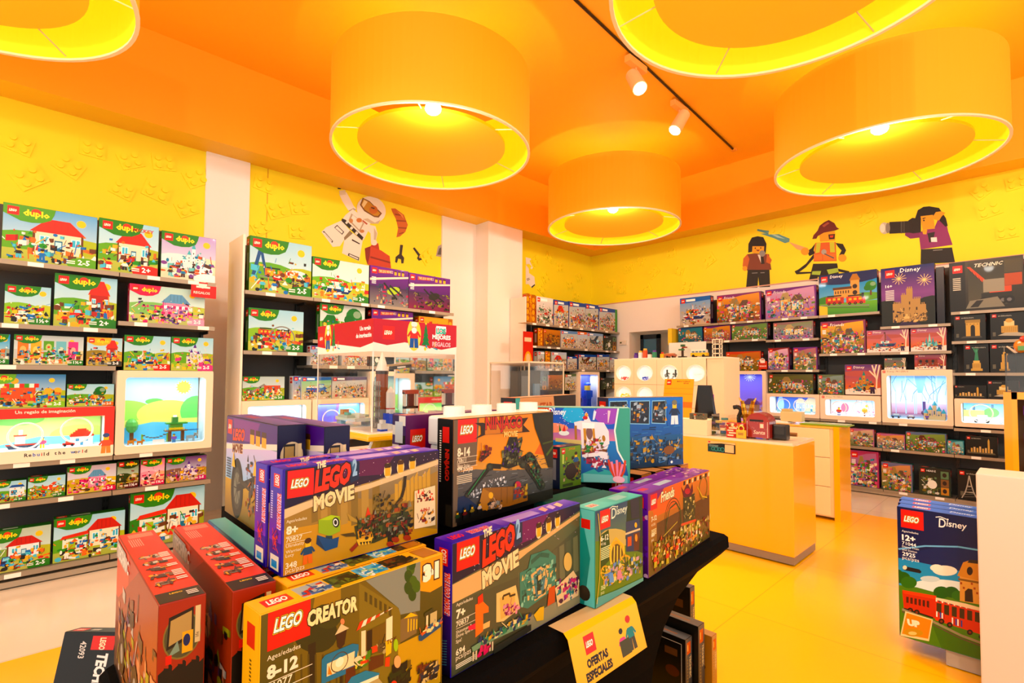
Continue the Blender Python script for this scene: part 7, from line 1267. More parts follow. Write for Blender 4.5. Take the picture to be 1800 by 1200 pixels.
def a_pale(a, r): a.rect(0, 0, a.A, 1, 'e8c8dc', 'f4e0ec'); a.logo(.05, .7, .22); clutter(a, r, .2, .1, a.A*.8, .6, 12, ['c8a0c0', 'f8f0f4', '8a6aa0'], .15)
def a_sea(a, r): a.rect(0, 0, a.A, 1, '5aa0d8', '9ad0f0'); clutter(a, r, .1, .1, a.A*.9, .8, 14, ['e8f4fa', '3a7ab0', '8ac0e0'], .15); a.logo(.05, .7, .22)
for i in range(6):
    for j in range(3):
        flatbox(-2.52-.17*j, 1.12+.175*i, .155, .165, .05, 1.001, (a_small, a_sea, a_small)[j], '%s flat box, %s of the %s row under the yellow tray' % (('navy', 'sky blue', 'dark navy')[j], ('first', 'second', 'third', 'fourth', 'fifth', 'sixth')[i], ('front', 'middle', 'back')[j]), ('1c2a6a', '3a7ab0', '1c2a6a')[j], 'flat blue boxes under the tray')
for i in range(3): flatbox(-2.35, 1.11+.31*i, .07, .3, .045, 1.001, a_pale, 'pale pink flat box at the %s of the low table front rim' % ('left', 'middle', 'right')[i], 'f0d8e4', 'pale flat boxes on the low table')
for i in range(3): flatbox(-2.09+.157*i, .95, .15, .165, .045, 1.1325, (a_pale, a_small, a_pale)[i], ('pale pink flat box at the left end of the black tier', 'navy flat box between two pale ones on the black tier', 'pale pink flat box on the black tier, nearest the purple chequered box')[i], ('f0d8e4', '1c2a6a', 'f0d8e4')[i], 'flat boxes on the black tier')
ty = empty('showcase_tray', (-2.8, 1.65, 1.051), 'yellow edged white tray carrying the toy rocket base', 'tray')
m = MB(); m.cyl((0, 0, 0), (0, 0, .105), .14, .1, 24, 'e8b010'); part(m, 'foot', GLOSSP, ty)
m = MB(); m.bbox(-.40, .395, -.365, .36, .105, .142, .012, 'fcc200'); part(m, 'rim', GLOSSP, ty, 'glossy yellow rim')
m = MB(); m.box(-.385, .38, -.35, .345, .142, .147, 'f4efe2'); part(m, 'white_top', PLASTIC, ty)
CZ = 1.199
ac = empty('acrylic_case', (-2.8, 1.6, CZ), 'clear acrylic case with a red gift banner around the top, over the rocket', 'showcase')
cx0, cx1, cy0, cy1, ch = -.345, .35, -.27, .275, .61
for nm, q in (('front', [(cx1, cy0), (cx1, cy1)]), ('side', [(cx0, cy0), (cx1, cy0)]), ('back', [(cx0, cy1), (cx0, cy0)]), ('far', [(cx1, cy1), (cx0, cy1)])):
    m = MB(); (x0, y0), (x1, y1) = q; d_ = Vector((x1-x0, y1-y0, 0)).normalized(); n_ = Vector((d_.y, -d_.x, 0))*.002
    P_ = [Vector((x0, y0, .002)), Vector((x1, y1, .002)), Vector((x1, y1, .44)), Vector((x0, y0, .44))]; m.face([p+n_ for p in P_], 'ffffff'); part(m, 'acrylic_panel', GLASS, ac)
for x, y in ((cx0, cy0), (cx1, cy0), (cx1, cy1), (cx0, cy1)): m = MB(); m.box(x-.003, x+.003, y-.003, y+.003, .002, ch-.01, 'f4f0e8'); part(m, 'edge_strip', GLOSSP, ac)
def banner(a, r, side):
    A = a.A; a.rect(0, 0, A, 1, 'f6f2ea'); a.poly([(0, 1), (0, .28), (A*.15, .2), (A*.35, .32), (A*.6, .22), (A*.8, .14), (A, .26), (A, 1)][::-1], 'c8283c'); s_ = A*.5
    if side == 'R': a.logo(.32, .38, .42, 1); x0 = 1.35; a.text('LOS', A-.85, .66, .2, '3ac0a8', .05, 0, .4, out='ffffff', outw=.08); a.text('MEJORES', A-1.0, .44, .15, 'ffffff', .04, 0, .75); a.text('REGALOS', A-1.0, .24, .15, 'f4c8d0', .04, 0, .75); a.rect(A-.85, .86, A-.45, .93, 'ffffff')
    else: a.logo(.12, .36, .38, 1); x0 = .75; a.text('Un regalo', A-.85, .62, .14, 'ffffff', .03, 0, .7); a.text('de imaginación', A-1.1, .4, .14, 'ffffff', .03, 0, 1.0)
    a.ell(x0+.1, .58, .26, .52, 'f8e07a', 20); fig(a, random.Random(1), x0+.1, .16, .85, 'd8301c', '3a6ab0', 'f4f0ec', 'e8c8a0'); a.ell(x0+.1, .72, .1, .1, 'f8f8f4', 10)
    for k in range(4): a.poly([(x0+.55-.16+.03*k, .26+.15*k), (x0+.55+.16-.03*k, .26+.15*k), (x0+.55, .56+.14*k)], '2f8a4a')
    a.ell(x0+.55, .98, .04, .04, 'f4d83a', 8); clutter(a, random.Random(2), x0+.35, .14, x0+.9, .22, 8, ['3ab0c8', 'd8301c', 'f4d83a'], .1)
m = MB(); banner(Art(m, (cx1+.004, cy0-.004, .43), (0, 1, 0), (0, 0, 1), cy1-cy0+.008, .175), None, 'R'); banner(Art(m, (cx0-.004, cy0-.004, .43), (1, 0, 0), (0, 0, 1), cx1-cx0+.008, .175), None, 'L')
m.box(cx0-.003, cx1+.003, cy0-.003, cy0-.001, .43, .605, 'f6f2ea'); m.box(cx1+.001, cx1+.003, cy0-.003, cy1+.003, .43, .605, 'f6f2ea'); m.box(cx0-.003, cx0-.001, cy0, cy1, .43, .605, 'f0e4da'); m.box(cx0, cx1, cy1+.001, cy1+.003, .43, .605, 'f0e4da')
part(m, 'banner', CARD, ac)
# models on the tray
rk = empty('toy_rocket', (-2.76, 1.56, 1.199), 'brown and white toy rocket with a white nose cone in the acrylic case', 'toy model')
m = MB(); m.cyl((0, 0, .1), (0, 0, .31), .036, .036, 20, '9a4a1c'); part(m, 'fuel_tank', PLASTIC, rk); m = MB(); m.cyl((0, 0, .31), (0, 0, .33), .038, .038, 20, '3a2418'); m.cyl((0, 0, .33), (0, 0, .445), .04, .003, 20, 'f4f2ee'); part(m, 'nose_cone', PLASTIC, rk)
m = MB(); m.cyl((0, 0, .0), (0, 0, .1), .045, .036, 16, '8a8a88'); part(m, 'engine', PLASTIC, rk)
for x, y in ((.05, .03),): m = MB(); m.cyl((x, y, .05), (x, y, .2), .026, .026, 16, 'f6f4f0'); m.cyl((x, y, .2), (x, y, .235), .026, .006, 16, 'f6f4f0'); m.cyl((x, y, .1), (x, y, .108), .027, .027, 16, 'c83a2a'); m.cyl((x, y, .02), (x, y, .05), .03, .026, 16, '4a4a4a'); part(m, 'booster', PLASTIC, rk)
tw = MB()
for z in range(9):
    for sx, sy in ((-.012, -.012), (.012, -.012), (.012, .012), (-.012, .012)): tw.box(sx-.003, sx+.003, sy-.003, sy+.003, z*.03, z*.03+.03, ('b8b4ac', '8a8680')[z % 2])
    tw.box(-.018, .018, -.018, .018, z*.03, z*.03+.006, '9a968c')
ob = tw.build('toy_gantry', PLASTIC); ob.location = (-2.66, 1.47, CZ-.001); tag(ob, 'grey lattice toy gantry beside the toy rocket', 'toy model')
def blk(lab, x, y, parts, name='brick_model'):
    m = MB(); [m.box(*b) for b in parts]; o = m.build(name, PLASTIC); o.location = (x, y, CZ-.001); tag(o, lab, 'toy model'); return o
blk('blue and white toy launch building right of the toy rocket', -2.585, 1.50, [(-.05, .05, 0, .09, .03, .085, '1a4ae0'), (-.05, .05, .0, .09, 0, .03, 'f0f0ee'), (.0, .012, .01, .03, .085, .11, 'f0f0ee')]+[(-.052, .052, .01+.02*i, .018+.02*i, .03, .085, '123ab8') for i in range(4)])
blk('white and red toy tower frame behind the blue launch building', -2.72, 1.68, [(0, .02, 0, .015, 0, .2, 'ecece8'), (0, .02, .085, .1, 0, .2, 'ecece8'), (-.005, .025, 0, .1, .19, .215, 'b8482a'), (0, .02, 0, .1, .1, .115, '5a3a2a'), (0, .02, .03, .07, .11, .19, '6a2a1c')])
blk('small white toy vehicle at the front of the yellow tray', -2.50, 1.40, [(-.02, .02, 0, .04, .01, .04, 'f4f4f2'), (-.018, .018, .01, .03, .04, .06, 'f4f4f2'), (-.02, .02, 0, .04, 0, .01, '1a4ae0')])
blk('flat grey and white toy spacecraft at the left of the tray', -2.9, 1.45, [(-.14, .12, -.05, .05, .03, .05, 'e4e4e2'), (-.06, .06, -.07, .07, .05, .065, 'b8bcc0'), (.02, .11, -.02, .02, .05, .075, 'f0f0ee'), (-.1, -.04, -.06, -.03, .0, .03, '8a9aa8'), (.04, .1, .03, .06, .0, .03, '8a9aa8'), (-.14, -.1, -.02, .02, .05, .09, 'c8502a'), (-.02, .03, -.05, -.03, .065, .08, '3aa0a0')])
blk('orange toy figure stand near the right edge of the tray', -2.56, 1.72, [(-.012, .012, -.012, .012, 0, .07, 'e89a2a'), (-.02, .02, -.02, .02, 0, .012, '3a3a3a'), (-.012, .012, -.04, .04, .05, .06, 'e89a2a')])
blk('white toy dome crate at the back of the tray', -2.75, 1.8, [(-.06, .06, -.05, .05, 0, .05, 'f4f2ee'), (-.045, .045, -.035, .035, .05, .075, 'f4f2ee')])
sp = MB(); sp.poly if False else None
for p in (((0, 0, 0), (.1, .03, .02), (.1, -.03, .02)),): pass
sp.box(-.02, .02, -.0, .13, 0, .02, '3a3430'); sp.box(-.05, .05, .03, .07, .005, .015, 'e8e4dc'); sp.box(-.012, .012, -.02, .15, .02, .032, 'c8a87a'); sp.box(-.045, -.02, .06, .13, .004, .016, '2a2624')
ob = sp.build('toy_spaceship', PLASTIC); ob.location = (-2.665, 1.565, 1.535); ob.rotation_euler = (.12, 0, 0); tag(ob, 'small dark and tan toy spaceship hung beside the nose cone', 'toy model')
m = MB(); m.cyl((-2.665, 1.62, 1.56), (-2.665, 1.62, 1.795), .0012, .0012, 5, 'dddddd'); m.box(-2.67, -2.45, 1.618, 1.622, 1.795, 1.799, 'eeeeee'); m.box(-3.14, -2.67, 1.618, 1.622, 1.795, 1.799, 'eeeeee'); tag(m.build('hanging_wire', METAL), 'thin wire holding the small toy spaceship inside the acrylic case', 'wire')
# second case with a dark tower model
c2 = empty('acrylic_case', (-1.90, 1.93, 1.1325), 'clear acrylic case over a dark toy tower, at the back of the table', 'showcase')
bx0, bx1, by0, by1, bh = -.145, .145, -.13, .13, .44
for q in (((bx1, by0), (bx1, by1)), ((bx0, by0), (bx1, by0)), ((bx0, by1), (bx0, by0)), ((bx1, by1), (bx0, by1))):
    m = MB(); (x0, y0), (x1, y1) = q; m.face([(x0, y0, .002), (x1, y1, .002), (x1, y1, bh), (x0, y0, bh)], 'ffffff'); part(m, 'acrylic_panel', GLASS, c2)
m = MB(); m.face([(bx0, by0, bh), (bx1, by0, bh), (bx1, by1, bh), (bx0, by1, bh)], 'ffffff'); part(m, 'acrylic_panel', GLASS, c2)
for x, y in ((bx0, by0), (bx1, by0), (bx1, by1), (bx0, by1)): m = MB(); m.box(x-.003, x+.003, y-.003, y+.003, .002, bh, 'e8c8a0'); part(m, 'edge_strip', GLOSSP, c2)
for b_ in ((bx0, bx1, by0-.003, by0+.003), (bx0, bx1, by1-.003, by1+.003), (bx0-.003, bx0+.003, by0, by1), (bx1-.003, bx1+.003, by0, by1)): m = MB(); m.box(b_[0], b_[1], b_[2], b_[3], bh-.005, bh+.003, 'e8c8a0'); part(m, 'edge_strip', GLOSSP, c2)
m = MB(); m.box(-.11, .11, -.1, .1, 0, .02, '3a3a38'); m.box(-.02, .045, -.02, .06, .02, .4, '6a6a66'); m.box(-.015, .04, -.022, -.018, .06, .37, '8a8a86'); m.box(.05, .07, -.01, .05, .05, .26, '3a5a2a'); m.box(.03, .08, -.03, .06, .02, .09, '4a3a2a'); m.sph((-.06, -.04, .08), .045, .05, .06, '4a4030', 10, 6); m.box(-.085, -.06, -.05, -.03, .02, .2, '9a8a6a'); m.box(.043, .06, 0, .04, .26, .33, '8aa0b0'); m.box(.0, .1, .04, .09, .02, .06, '5a4a30')
ob = m.build('toy_tower', PLASTIC); ob.location = (-1.90, 1.93, 1.1325); tag(ob, 'dark grey toy tower model with green foliage inside the small acrylic case', 'toy model')
# boxes on the floor under the far end of the table
for i, (x, y, w, d_, h_, c, lab) in enumerate(((-1.36, 2.13, .25, .06, .346, '0e0d0a', 'black box with a thin white outline standing on the floor by the table end'), (-1.335, 2.20, .25, .06, .39, '1a1810', 'black box with orange corner marks, second in the floor row'), (-1.31, 2.28, .25, .05, .327, 'a87a3a', 'tan brown box, outermost in the floor row'), (-1.50, 2.45, .25, .05, .44, '14120e', 'tallest black box on the floor behind the row'))):
    def ex(a, L, R_, T, c=c, i=i):
        R_.rect(0, 0, R_.A, 1, c, mixc(c, 'ffffff', .12)); R_.rect(R_.A*.2, .8, R_.A*.8, .95, 'c8602a'); R_.rect(R_.A*.3, .84, R_.A*.42, .92, 'f0c880'); R_.text('TECHNIC', R_.A*.58, .77, R_.A*.3, 'c8b890', .04, 0, .4, -math.pi/2); R_.bars(R_.A*.25, .72, R_.A*.15, 12, .02, '8a7a50')
        a.rect(0, 0, a.A, 1, c); a.ell(a.A*.75, .55, .1, .07, '5a3020', 12); a.ell(a.A*.75, .25, .09, .08, '3a2a20', 12); a.rect(a.A*.6, .75, a.A*.85, .84, '6a4a30'); L.rect(0, 0, L.A, 1, '100e0a'); T.rect(0, 0, T.A, 1, mixc(c, 'ffffff', .1)); T.rect(T.A*.2, .3, T.A*.8, .5, '8a5a2a')
        if i == 0: [a.line(p, q, .008, 'c8c4b8') for p, q in (((.05, .06), (.05, .93)), ((.05, .93), (a.A-.05, .93)), ((a.A-.05, .93), (a.A-.05, .06)), ((a.A-.05, .06), (.05, .06)))]
    toybox('toy_box', (x, y, .001), (1, 0, 0), w, d_, h_, t_plain, dict(c=c), lab, 'boxes on the floor by the table', c, extra=ex)
# three tall train boxes by the white plinth
def f_train(a, r):
    s = Sk(a, (25, 112), (935, 234), (953, 1209), (48, 975)); A = a.A
    a.rect(0, 0, A, .6, '8fc8d8', '3f9ad0'); s.poly([(25, 112), (620, 190), (620, 360), (300, 370), (30, 440)], '14205a'); s.path([(35, 400), (200, 372), (400, 368), (600, 395)], .012, '8ac0e8'); s.ell(300, 640, 180, 50, 'dcecf0', 20)
    s.logo(50, 250, .14); disney_word(s, 275, 240, .058, (452, 262)); s.ell(320, 530, 75, 34, 'e8e8dc', 18); s.ell(270, 515, 40, 24, 'f0ece0', 14); s.ell(230, 590, 60, 20, 'c8dce4', 14)
    u, v = s.m(55, 285); k = .62
    a.text('Ages/edades', u, v, .014, 'f4f8fc', 0, 0, .16); a.text('12+', u, v-.06, .045, 'f4f8fc', .04, 0, .13); a.text('71044', u, v-.095, .025, 'f4f8fc', .01, 0, .1); a.text('Disney Train', u, v-.12, .014, 'f4f8fc', 0, 0, .12); a.text('and Station', u, v-.14, .014, 'f4f8fc', 0, 0, .1); a.text('2925', u, v-.18, .03, 'f4f8fc', .02, 0, .1); a.text('pcs/pzs', u, v-.215, .025, 'f4f8fc', 0, 0, .12); s.poly([(60, 510), (165, 530), (178, 545), (170, 556), (70, 540)], '1c1c24'); s.ell(75, 522, 13, 14, 'e8e0c8')
    s.poly([(35, 640), (150, 650), (600, 760), (600, 1115), (45, 975)], '5a8a2a'); s.poly([(240, 880), (420, 960), (600, 1010), (600, 1115), (300, 1040)], '4a7a24')
    for x, y, q in ((60, 590, 50), (100, 620, 50), (30, 560, 30), (300, 675, 50), (360, 670, 46), (400, 690, 40)): s.ell(x, y, q, q*.8, ('2f6a2a', '3f7a30', '24581f')[x % 3])
    s.poly([(410, 560), (585, 580), (590, 750), (410, 725)], 'd8b070'); [s.poly([(412+16*i, 600+30*(i % 4)), (424+16*i, 602+30*(i % 4)), (424+16*i, 616+30*(i % 4)), (412+16*i, 614+30*(i % 4))], 'a85a3a') for i in range(11)]
    s.poly([(395, 560), (430, 470), (460, 458), (545, 465), (585, 500), (590, 600)], 'd0a060'); s.poly([(455, 470), (470, 450), (560, 455), (575, 480)], '3a2f24'); s.ell(470, 525, 18, 28, '3a2a1c'); s.poly([(440, 725), (440, 660), (460, 640), (485, 645), (490, 730)], '3a2a1a'); s.poly([(400, 575), (590, 600), (590, 615), (400, 588)], '8a6a3a'); s.path([(540, 470), (540, 365)], .008, 'e8e8e0'); s.poly([(543, 370), (590, 375), (590, 430), (545, 425)], 'f0f0ec'); s.ell(568, 400, 14, 16, '2a4a8a')
    s.poly([(60, 680), (265, 705), (262, 850), (70, 790)], 'c8381c'); s.poly([(60, 672), (270, 700), (262, 722), (70, 695)], 'e0502a'); [s.poly([(85+25*i, 715+4*i), (100+25*i, 717+4*i), (100+25*i, 757+5*i), (85+25*i, 755+4*i)], '5a2418') for i in range(6)]; s.poly([(72, 790), (250, 840), (250, 850), (72, 800)], '2a1a14')
    s.poly([(262, 720), (590, 780), (590, 950), (262, 860)], 'd0401c'); [s.poly([(270+46*i, 745+9*i), (300+46*i, 750+9*i), (300+46*i, 815+9*i), (270+46*i, 808+9*i)], '4a3a1a') for i in range(7)]
    for i in range(12): s.poly([(265+18*i, 712+3.4*i), (274+18*i, 714+3.4*i), (274+18*i, 738+3.4*i), (265+18*i, 736+3.4*i)], ('f0ece4', '5a4a5a')[i % 2])
    s.poly([(265, 710), (440, 738), (590, 775), (590, 795), (440, 765), (265, 725)], 'e8dcc0'); [s.poly([(268+11*i, 800+3*i), (276+11*i, 802+3*i), (276+11*i, 838+3*i), (268+11*i, 836+3*i)], ('f0f0ec', 'b83a2a', '3a5ab0')[i % 3]) for i in range(5)]; [s.poly([(362+11*i, 835+3*i), (370+11*i, 837+3*i), (370+11*i, 880+3*i), (362+11*i, 878+3*i)], ('f0f0ec', 'b83a2a', '3a5ab0')[i % 3]) for i in range(6)]
    for x, y in ((110, 805), (150, 815), (300, 865), (350, 885), (470, 925), (540, 950)): s.ell(x, y, 18, 18, '1c1814'); s.ell(x, y, 8, 8, '8a3a1a')
    s.path([(60, 800), (250, 870), (420, 950), (600, 1010)], .018, '9a947c'); s.path([(60, 815), (250, 890), (420, 970), (600, 1030)], .01, '6a5a4a'); s.poly([(80, 812), (248, 856), (225, 1000), (50, 975)], 'f4dcb0'); s.poly([(88, 822), (240, 862), (220, 985), (60, 962)], 'e8952a'); s.text('UP', 95, 905, .05, 'fdf0dc', (215, 925), bold=.08); s.ell(130, 950, 60, 26, 'c8a04a'); s.ell(125, 955, 26, 12, 'e8d090')
def train_sides(a, L, R_, T):
    T.rect(0, 0, T.A, 1, '2a6ad0', '3f80e0'); T.rect(T.A*.7, 0, T.A, 1, '6aa8f0'); T.rect(.6, .3, 1.4, .8, 'd83a2a'); T.text('LEGO', .7, .42, .3, 'ffffff', .04, 0, .6); T.text('Disney', 2.2, .35, .4, 'dce8f8', .01, .1, 1.0); L.rect(0, 0, L.A, 1, '14205a', '24408a')
for i, w_ in enumerate(('frontmost', 'middle', 'rearmost')):
    toybox('toy_box', (-.573-.012*i, 3.515+.108*i, .089), hd(-1), .58, .1, .705, f_train, {}, w_+' of the three tall navy boxes with a red train, beside the white plinth', 'tall train boxes on the floor', '1c2f6a', extra=train_sides)
m = MB(); m.box(-.38, .25, 3.53, 3.9, .005, .088, 'b8b0a4'); tag(m.build('floor_pallet', PAINT), 'low grey pallet under the tall train boxes', 'pallet')
# ---------------------------------------------------------------- cash desk and counters
dk = empty('cash_desk', (-2.35, 4.72, 0), 'glossy yellow cash desk with a white top and a grey plinth', 'counter')
m = MB(); m.bbox(-.95, .96, -.27, .29, .075, .955, .004, 'ffb000'); part(m, 'body', GLOSSP, dk)
m = MB(); m.box(-.945, .957, -.268, .288, .955, .975, 'f0dcb8'); part(m, 'worktop', GLOSSP, dk, 'cream worktop')
m = MB(); m.box(-.94, .955, -.262, .285, .012, .075, '8a7f70'); part(m, 'plinth', METAL, dk, 'grey plinth')
m = MB(); m.box(-.95, .25, -.268, .02, .976, 1.115, 'f2dcb4'); part(m, 'raised_ledge', PAINT, dk, 'cream raised ledge')
qr = MB(); a_ = Art(qr, (-.0, -.001, 0), (1, 0, 0), (0, 0, 1), .245, .095); qr.box(0, .245, 0, .002, 0, .095, '1a2420')
a_.rect(0, 0, a_.A, 1, '12181a'); a_.poly([(0, 1), (a_.A, 1), (a_.A, .82), (a_.A*.5, .86), (0, .72)][::-1], 'e8c898'); a_.rect(.05, .84, .25, .97, 'd83a2a'); a_.rect(0, 0, a_.A*.6, .5, '1c4a4a'); [a_.circ(.5+.3*i, .3, .14+.04*(i % 2), .03, '6ac0c0', 14) for i in range(4)]; a_.bars(.1, .6, .9, 2, .05, '8aa0a0'); a_.rect(a_.A*.63, .08, a_.A*.95, .78, 'e8c8a0')
o_ = qr.build('sticker_card', CARD); o_.location = (-2.09, 4.4465, .84); tag(o_, 'small dark teal card stuck on the front of the yellow desk', 'sign')
# red post box
mb_ = empty('toy_postbox', (-1.70, 4.60, .976), 'dark red toy letterbox with a white dotted edge on the cash desk', 'letterbox')
m = MB(); N = 14; w_, d_, h_ = .098, .16, .13
prof = [(-w_, .012), (-w_, h_)]+[(-w_*math.cos(math.pi*i/N), h_+w_*.95*math.sin(math.pi*i/N)) for i in range(1, N)]+[(w_, h_), (w_, .012)]
for i in range(len(prof)-1):
    (x0, z0), (x1, z1) = prof[i], prof[i+1]; m.face([(x0, -.05, z0), (x1, -.05, z1), (x1, d_-.05, z1), (x0, d_-.05, z0)], '8a1f18', False)
m.face([(x, -.05, z) for x, z in prof][::-1], '9a281e'); m.face([(x, d_-.05, z) for x, z in prof], '8a1f18'); part(m, 'body', GLOSSP, mb_)
m = MB(); m.box(-.062, .05, -.054, -.049, .15, .165, '140c0a'); part(m, 'letter_slot', PLASTIC, mb_)
m = MB(); pa = Art(m, (-.09, -.0508, .01), (1, 0, 0), (0, 0, 1), .18, .2); pa.text('Santa', .28, .16, .16, 'f4d8c8', .01, .2, .5)
for i in range(16): pa.ell(.03, .05+.042*i, .014, .014, 'f8ecd8', 8); pa.ell(.87, .05+.042*i, .014, .014, 'f8ecd8', 8)
pa.rect(.55, .42, .72, .62, 'e89a8a'); pa.rect(.57, .44, .7, .6, 'f8e0d0'); [pa.ell(.15+.7*random.Random(i).random(), .1+.6*random.Random(i+9).random(), .008, .008, 'f0d0c0', 5) for i in range(14)]; part(m, 'print', CARD, mb_)
for x in (-.085, .07):
    for y in (-.045, .09): m = MB(); m.box(x, x+.015, y, y+.015, 0, .014, '6a1a14'); part(m, 'foot', PLASTIC, mb_)
m = MB(); pa = Art(m, (-.075, -.0605, 0), (1, 0, 0), (0, 0, 1), .15, .125); m.box(-.075, .075, -.06, .04, 0, .125, 'b8301c'); pa.rect(0, 0, pa.A, 1, 'c03a20')
for i in range(5): pa.rect(.08+.1*(i % 2), .1+.17*i, .5+.25*((i*3) % 2), .2+.17*i, 'f4dcc0')
clutter(pa, random.Random(4), 0, .72, pa.A, .95, 26, ['e8a82a', '8a5a1a', 'f4e0c0', 'b8301c'], .12)
o_ = m.build('gift_box', CARD); o_.location = (-1.87, 4.56, .976); tag(o_, 'red box with white stripes left of the toy letterbox', 'gift box')
m = MB(); m.bbox(-.042, .042, -.008, .008, 0, .072, .006, 'f0b01c'); m.ring((0, 0, .085), .022, .005, (0, 1, 0), 'e8c83a', 18, 6); pa = Art(m, (-.03, -.0087, .02), (1, 0, 0), (0, 0, 1), .06, .03); pa.bars(.2, .7, 1.5, 2, .2, '8a4a14')
o_ = m.build('yellow_padlock', PLASTIC); o_.location = (-1.81, 4.485, .977); tag(o_, 'yellow padlock shaped tag before the red striped box', 'tag')
# golden glittering reindeer-like stand: two tall foil horns on a round base
m = MB(); m.cyl((0, 0, 0), (0, 0, .15), .05, .035, 14, 'd8a02a')
for s_ in (-1, 1):
    for i in range(6): m.cyl((s_*(.012+.006*i), 0, .13+.03*i), (s_*(.018+.006*i), 0, .165+.03*i), .026-.002*i, .028-.002*i, 10, ('e8b83a', 'b87a1a')[i % 2], smooth=False)
    m.cyl((s_*.05, 0, .30), (s_*.075, 0, .345), .012, .004, 8, 'e8c050')
o_ = m.build('gold_ornament', GOLD); o_.location = (-1.845, 4.72, .976); tag(o_, 'shiny gold ornament with two upright horns behind the red striped box', 'ornament')
# clear bin with colourful bits
bn = empty('acrylic_bin', (-2.02, 4.62, .976), 'clear bin of colourful bits on the desk, left of the gift box', 'container')
m = MB()
for q in (((-.075, -.08), (.075, -.08)), ((.075, -.08), (.075, .08)), ((.075, .08), (-.075, .08)), ((-.075, .08), (-.075, -.08))): (x0, y0), (x1, y1) = q; m.face([(x0, y0, 0), (x1, y1, 0), (x1, y1, .19), (x0, y0, .19)], 'ffffff')
part(m, 'bin_wall', GLASS, bn)
r = random.Random(8)
for i in range(7):
    m = MB(); x, y, z = r.uniform(-.045, .045), r.uniform(-.05, .05), .012+.022*i; M_ = Matrix.Translation((x, y, z)) @ Matrix.Rotation(r.uniform(0, 3), 4, 'Z'); m.bbox(-.024, .024, -.02, .02, -.01, .012, .003, ('5a7a3a', '3a6aa0', 'd8a82a', 'c84a3a', '7a5aa0', 'e8d05a', '4a8a8a')[i], M_)
    o_ = m.build('toy_packet', PLASTIC); o_.location = (-2.02, 4.62, .976); tag(o_, ('olive', 'blue', 'mustard', 'red', 'violet', 'pale yellow', 'teal')[i]+' packet inside the clear bin on the desk', 'packet', 'packets in the clear bin')
m = MB(); m.bbox(-.07, .07, -.04, .04, 0, .062, .004, 'b83aa0'); [m.cyl((x, 0, .062), (x, 0, .074), .018, .018, 14, 'c84ab0') for x in (-.045, 0, .045)]
o_ = m.build('brick_holder', PLASTIC); o_.location = (-2.30, 4.85, 1.272); tag(o_, 'magenta brick shaped holder on its stand, above the clear bin', 'brick')
m = MB(); m.cyl((0, 0, 0), (0, 0, .29), .025, .02, 12, '5ab0a0'); m.cyl((0, 0, 0), (0, 0, .012), .06, .06, 18, '5ab0a0'); o_ = m.build('holder_stand', PLASTIC); o_.location = (-2.30, 4.85, .977); tag(o_, 'teal stand under the magenta brick holder', 'stand')
m = MB(); pts = [Vector((0, 0, 0)), Vector((-.015, 0, .08)), Vector((-.02, 0, .14)), Vector((.0, 0, .185)), Vector((.005, 0, .215)), Vector((-.03, 0, .235)), Vector((-.065, 0, .228))]
for a_, b_ in zip(pts[:-1], pts[1:]): m.cyl(a_, b_, .02, .02, 10, '14100e')
m.cyl((0, 0, -.02), (0, 0, .006), .04, .035, 14, '14100e'); o_ = m.build('desk_microphone', PLASTIC); o_.location = (-1.93, 4.78, .996); tag(o_, 'curved black desk stand between the clear bin and the gold ornament', 'stand')
m = MB(); m.bbox(-.055, .055, -.05, .05, 0, .13, .012, '16120f', Matrix.Rotation(.0, 4, 'Z')); m.face([(-.04, -.0505, .05), (.04, -.0505, .05), (.04, -.0505, .115), (-.04, -.0505, .115)], '2a2a28'); o_ = m.build('card_reader', PLASTIC); o_.location = (-1.545, 4.66, .976); tag(o_, 'black card reader at the right of the toy letterbox', 'card reader')
m = MB(); m.cyl((0, -.04, .06), (0, .04, .06), .055, .055, 18, 'd85a2a', True, 'f0c898'); m.box(-.06, .06, -.04, .04, 0, .03, 'b83a1c'); o_ = m.build('tape_dispenser', PLASTIC); o_.location = (-1.60, 4.80, .976); tag(o_, 'orange tape dispenser behind the black card reader', 'dispenser')
# yellow flyer holder and screen on the ledge
m = MB(); M_ = Matrix.Translation((-2.48, 4.60, 1.115)) @ Matrix.Rotation(-.18, 4, 'X'); m.box(-.155, .155, 0, .004, 0, .375, 'f0a018', M=M_); F_ = M_.to_3x3()
a_ = Art(m, M_ @ Vector((-.155, -.0005, 0)), F_ @ Vector((1, 0, 0)), F_ @ Vector((0, 0, 1)), .31, .375); a_.rect(0, 0, a_.A, 1, 'f0a41c', 'f4ac24'); a_.logo(.07, .84, .13); a_.text('MARCA TU ESPACIO', .36, .92, .03, '5a2a0a', .03, 0, .42); a_.text('ESTA ES', .55, .87, .03, '5a2a0a', .03, 0, .2); a_.rect(0, .25, a_.A, .4, 'e8781c'); a_.rect(0, .6, a_.A, .61, 'c87a14'); a_.rect(0, .74, a_.A, .75, 'd88a14')
tag(m.build('flyer_stand', CARD), 'upright yellow flyer stand behind the big blue box', 'flyer stand')
sc_ = empty('monitor', (-2.235, 4.70, 1.116), 'black tapered back of a checkout screen on the desk', 'screen')
m = MB(); q = [(-.1, .0), (.1, .02), (.055, .31), (-.06, .31)]; Y0, Y1 = -.02, .03
m.face([(x, Y0, z) for x, z in q], '060505'); m.face([(x, Y1, z) for x, z in q][::-1], '0a0808')
for i in range(4): (x0, z0), (x1, z1) = q[i], q[(i+1) % 4]; m.face([(x0, Y0, z0), (x0, Y1, z0), (x1, Y1, z1), (x1, Y0, z1)], '0a0808')
part(m, 'screen_back', PLASTIC, sc_); m = MB(); m.box(-.05, .05, -.018, .06, 0, .012, '0a0908'); part(m, 'base', PLASTIC, sc_)
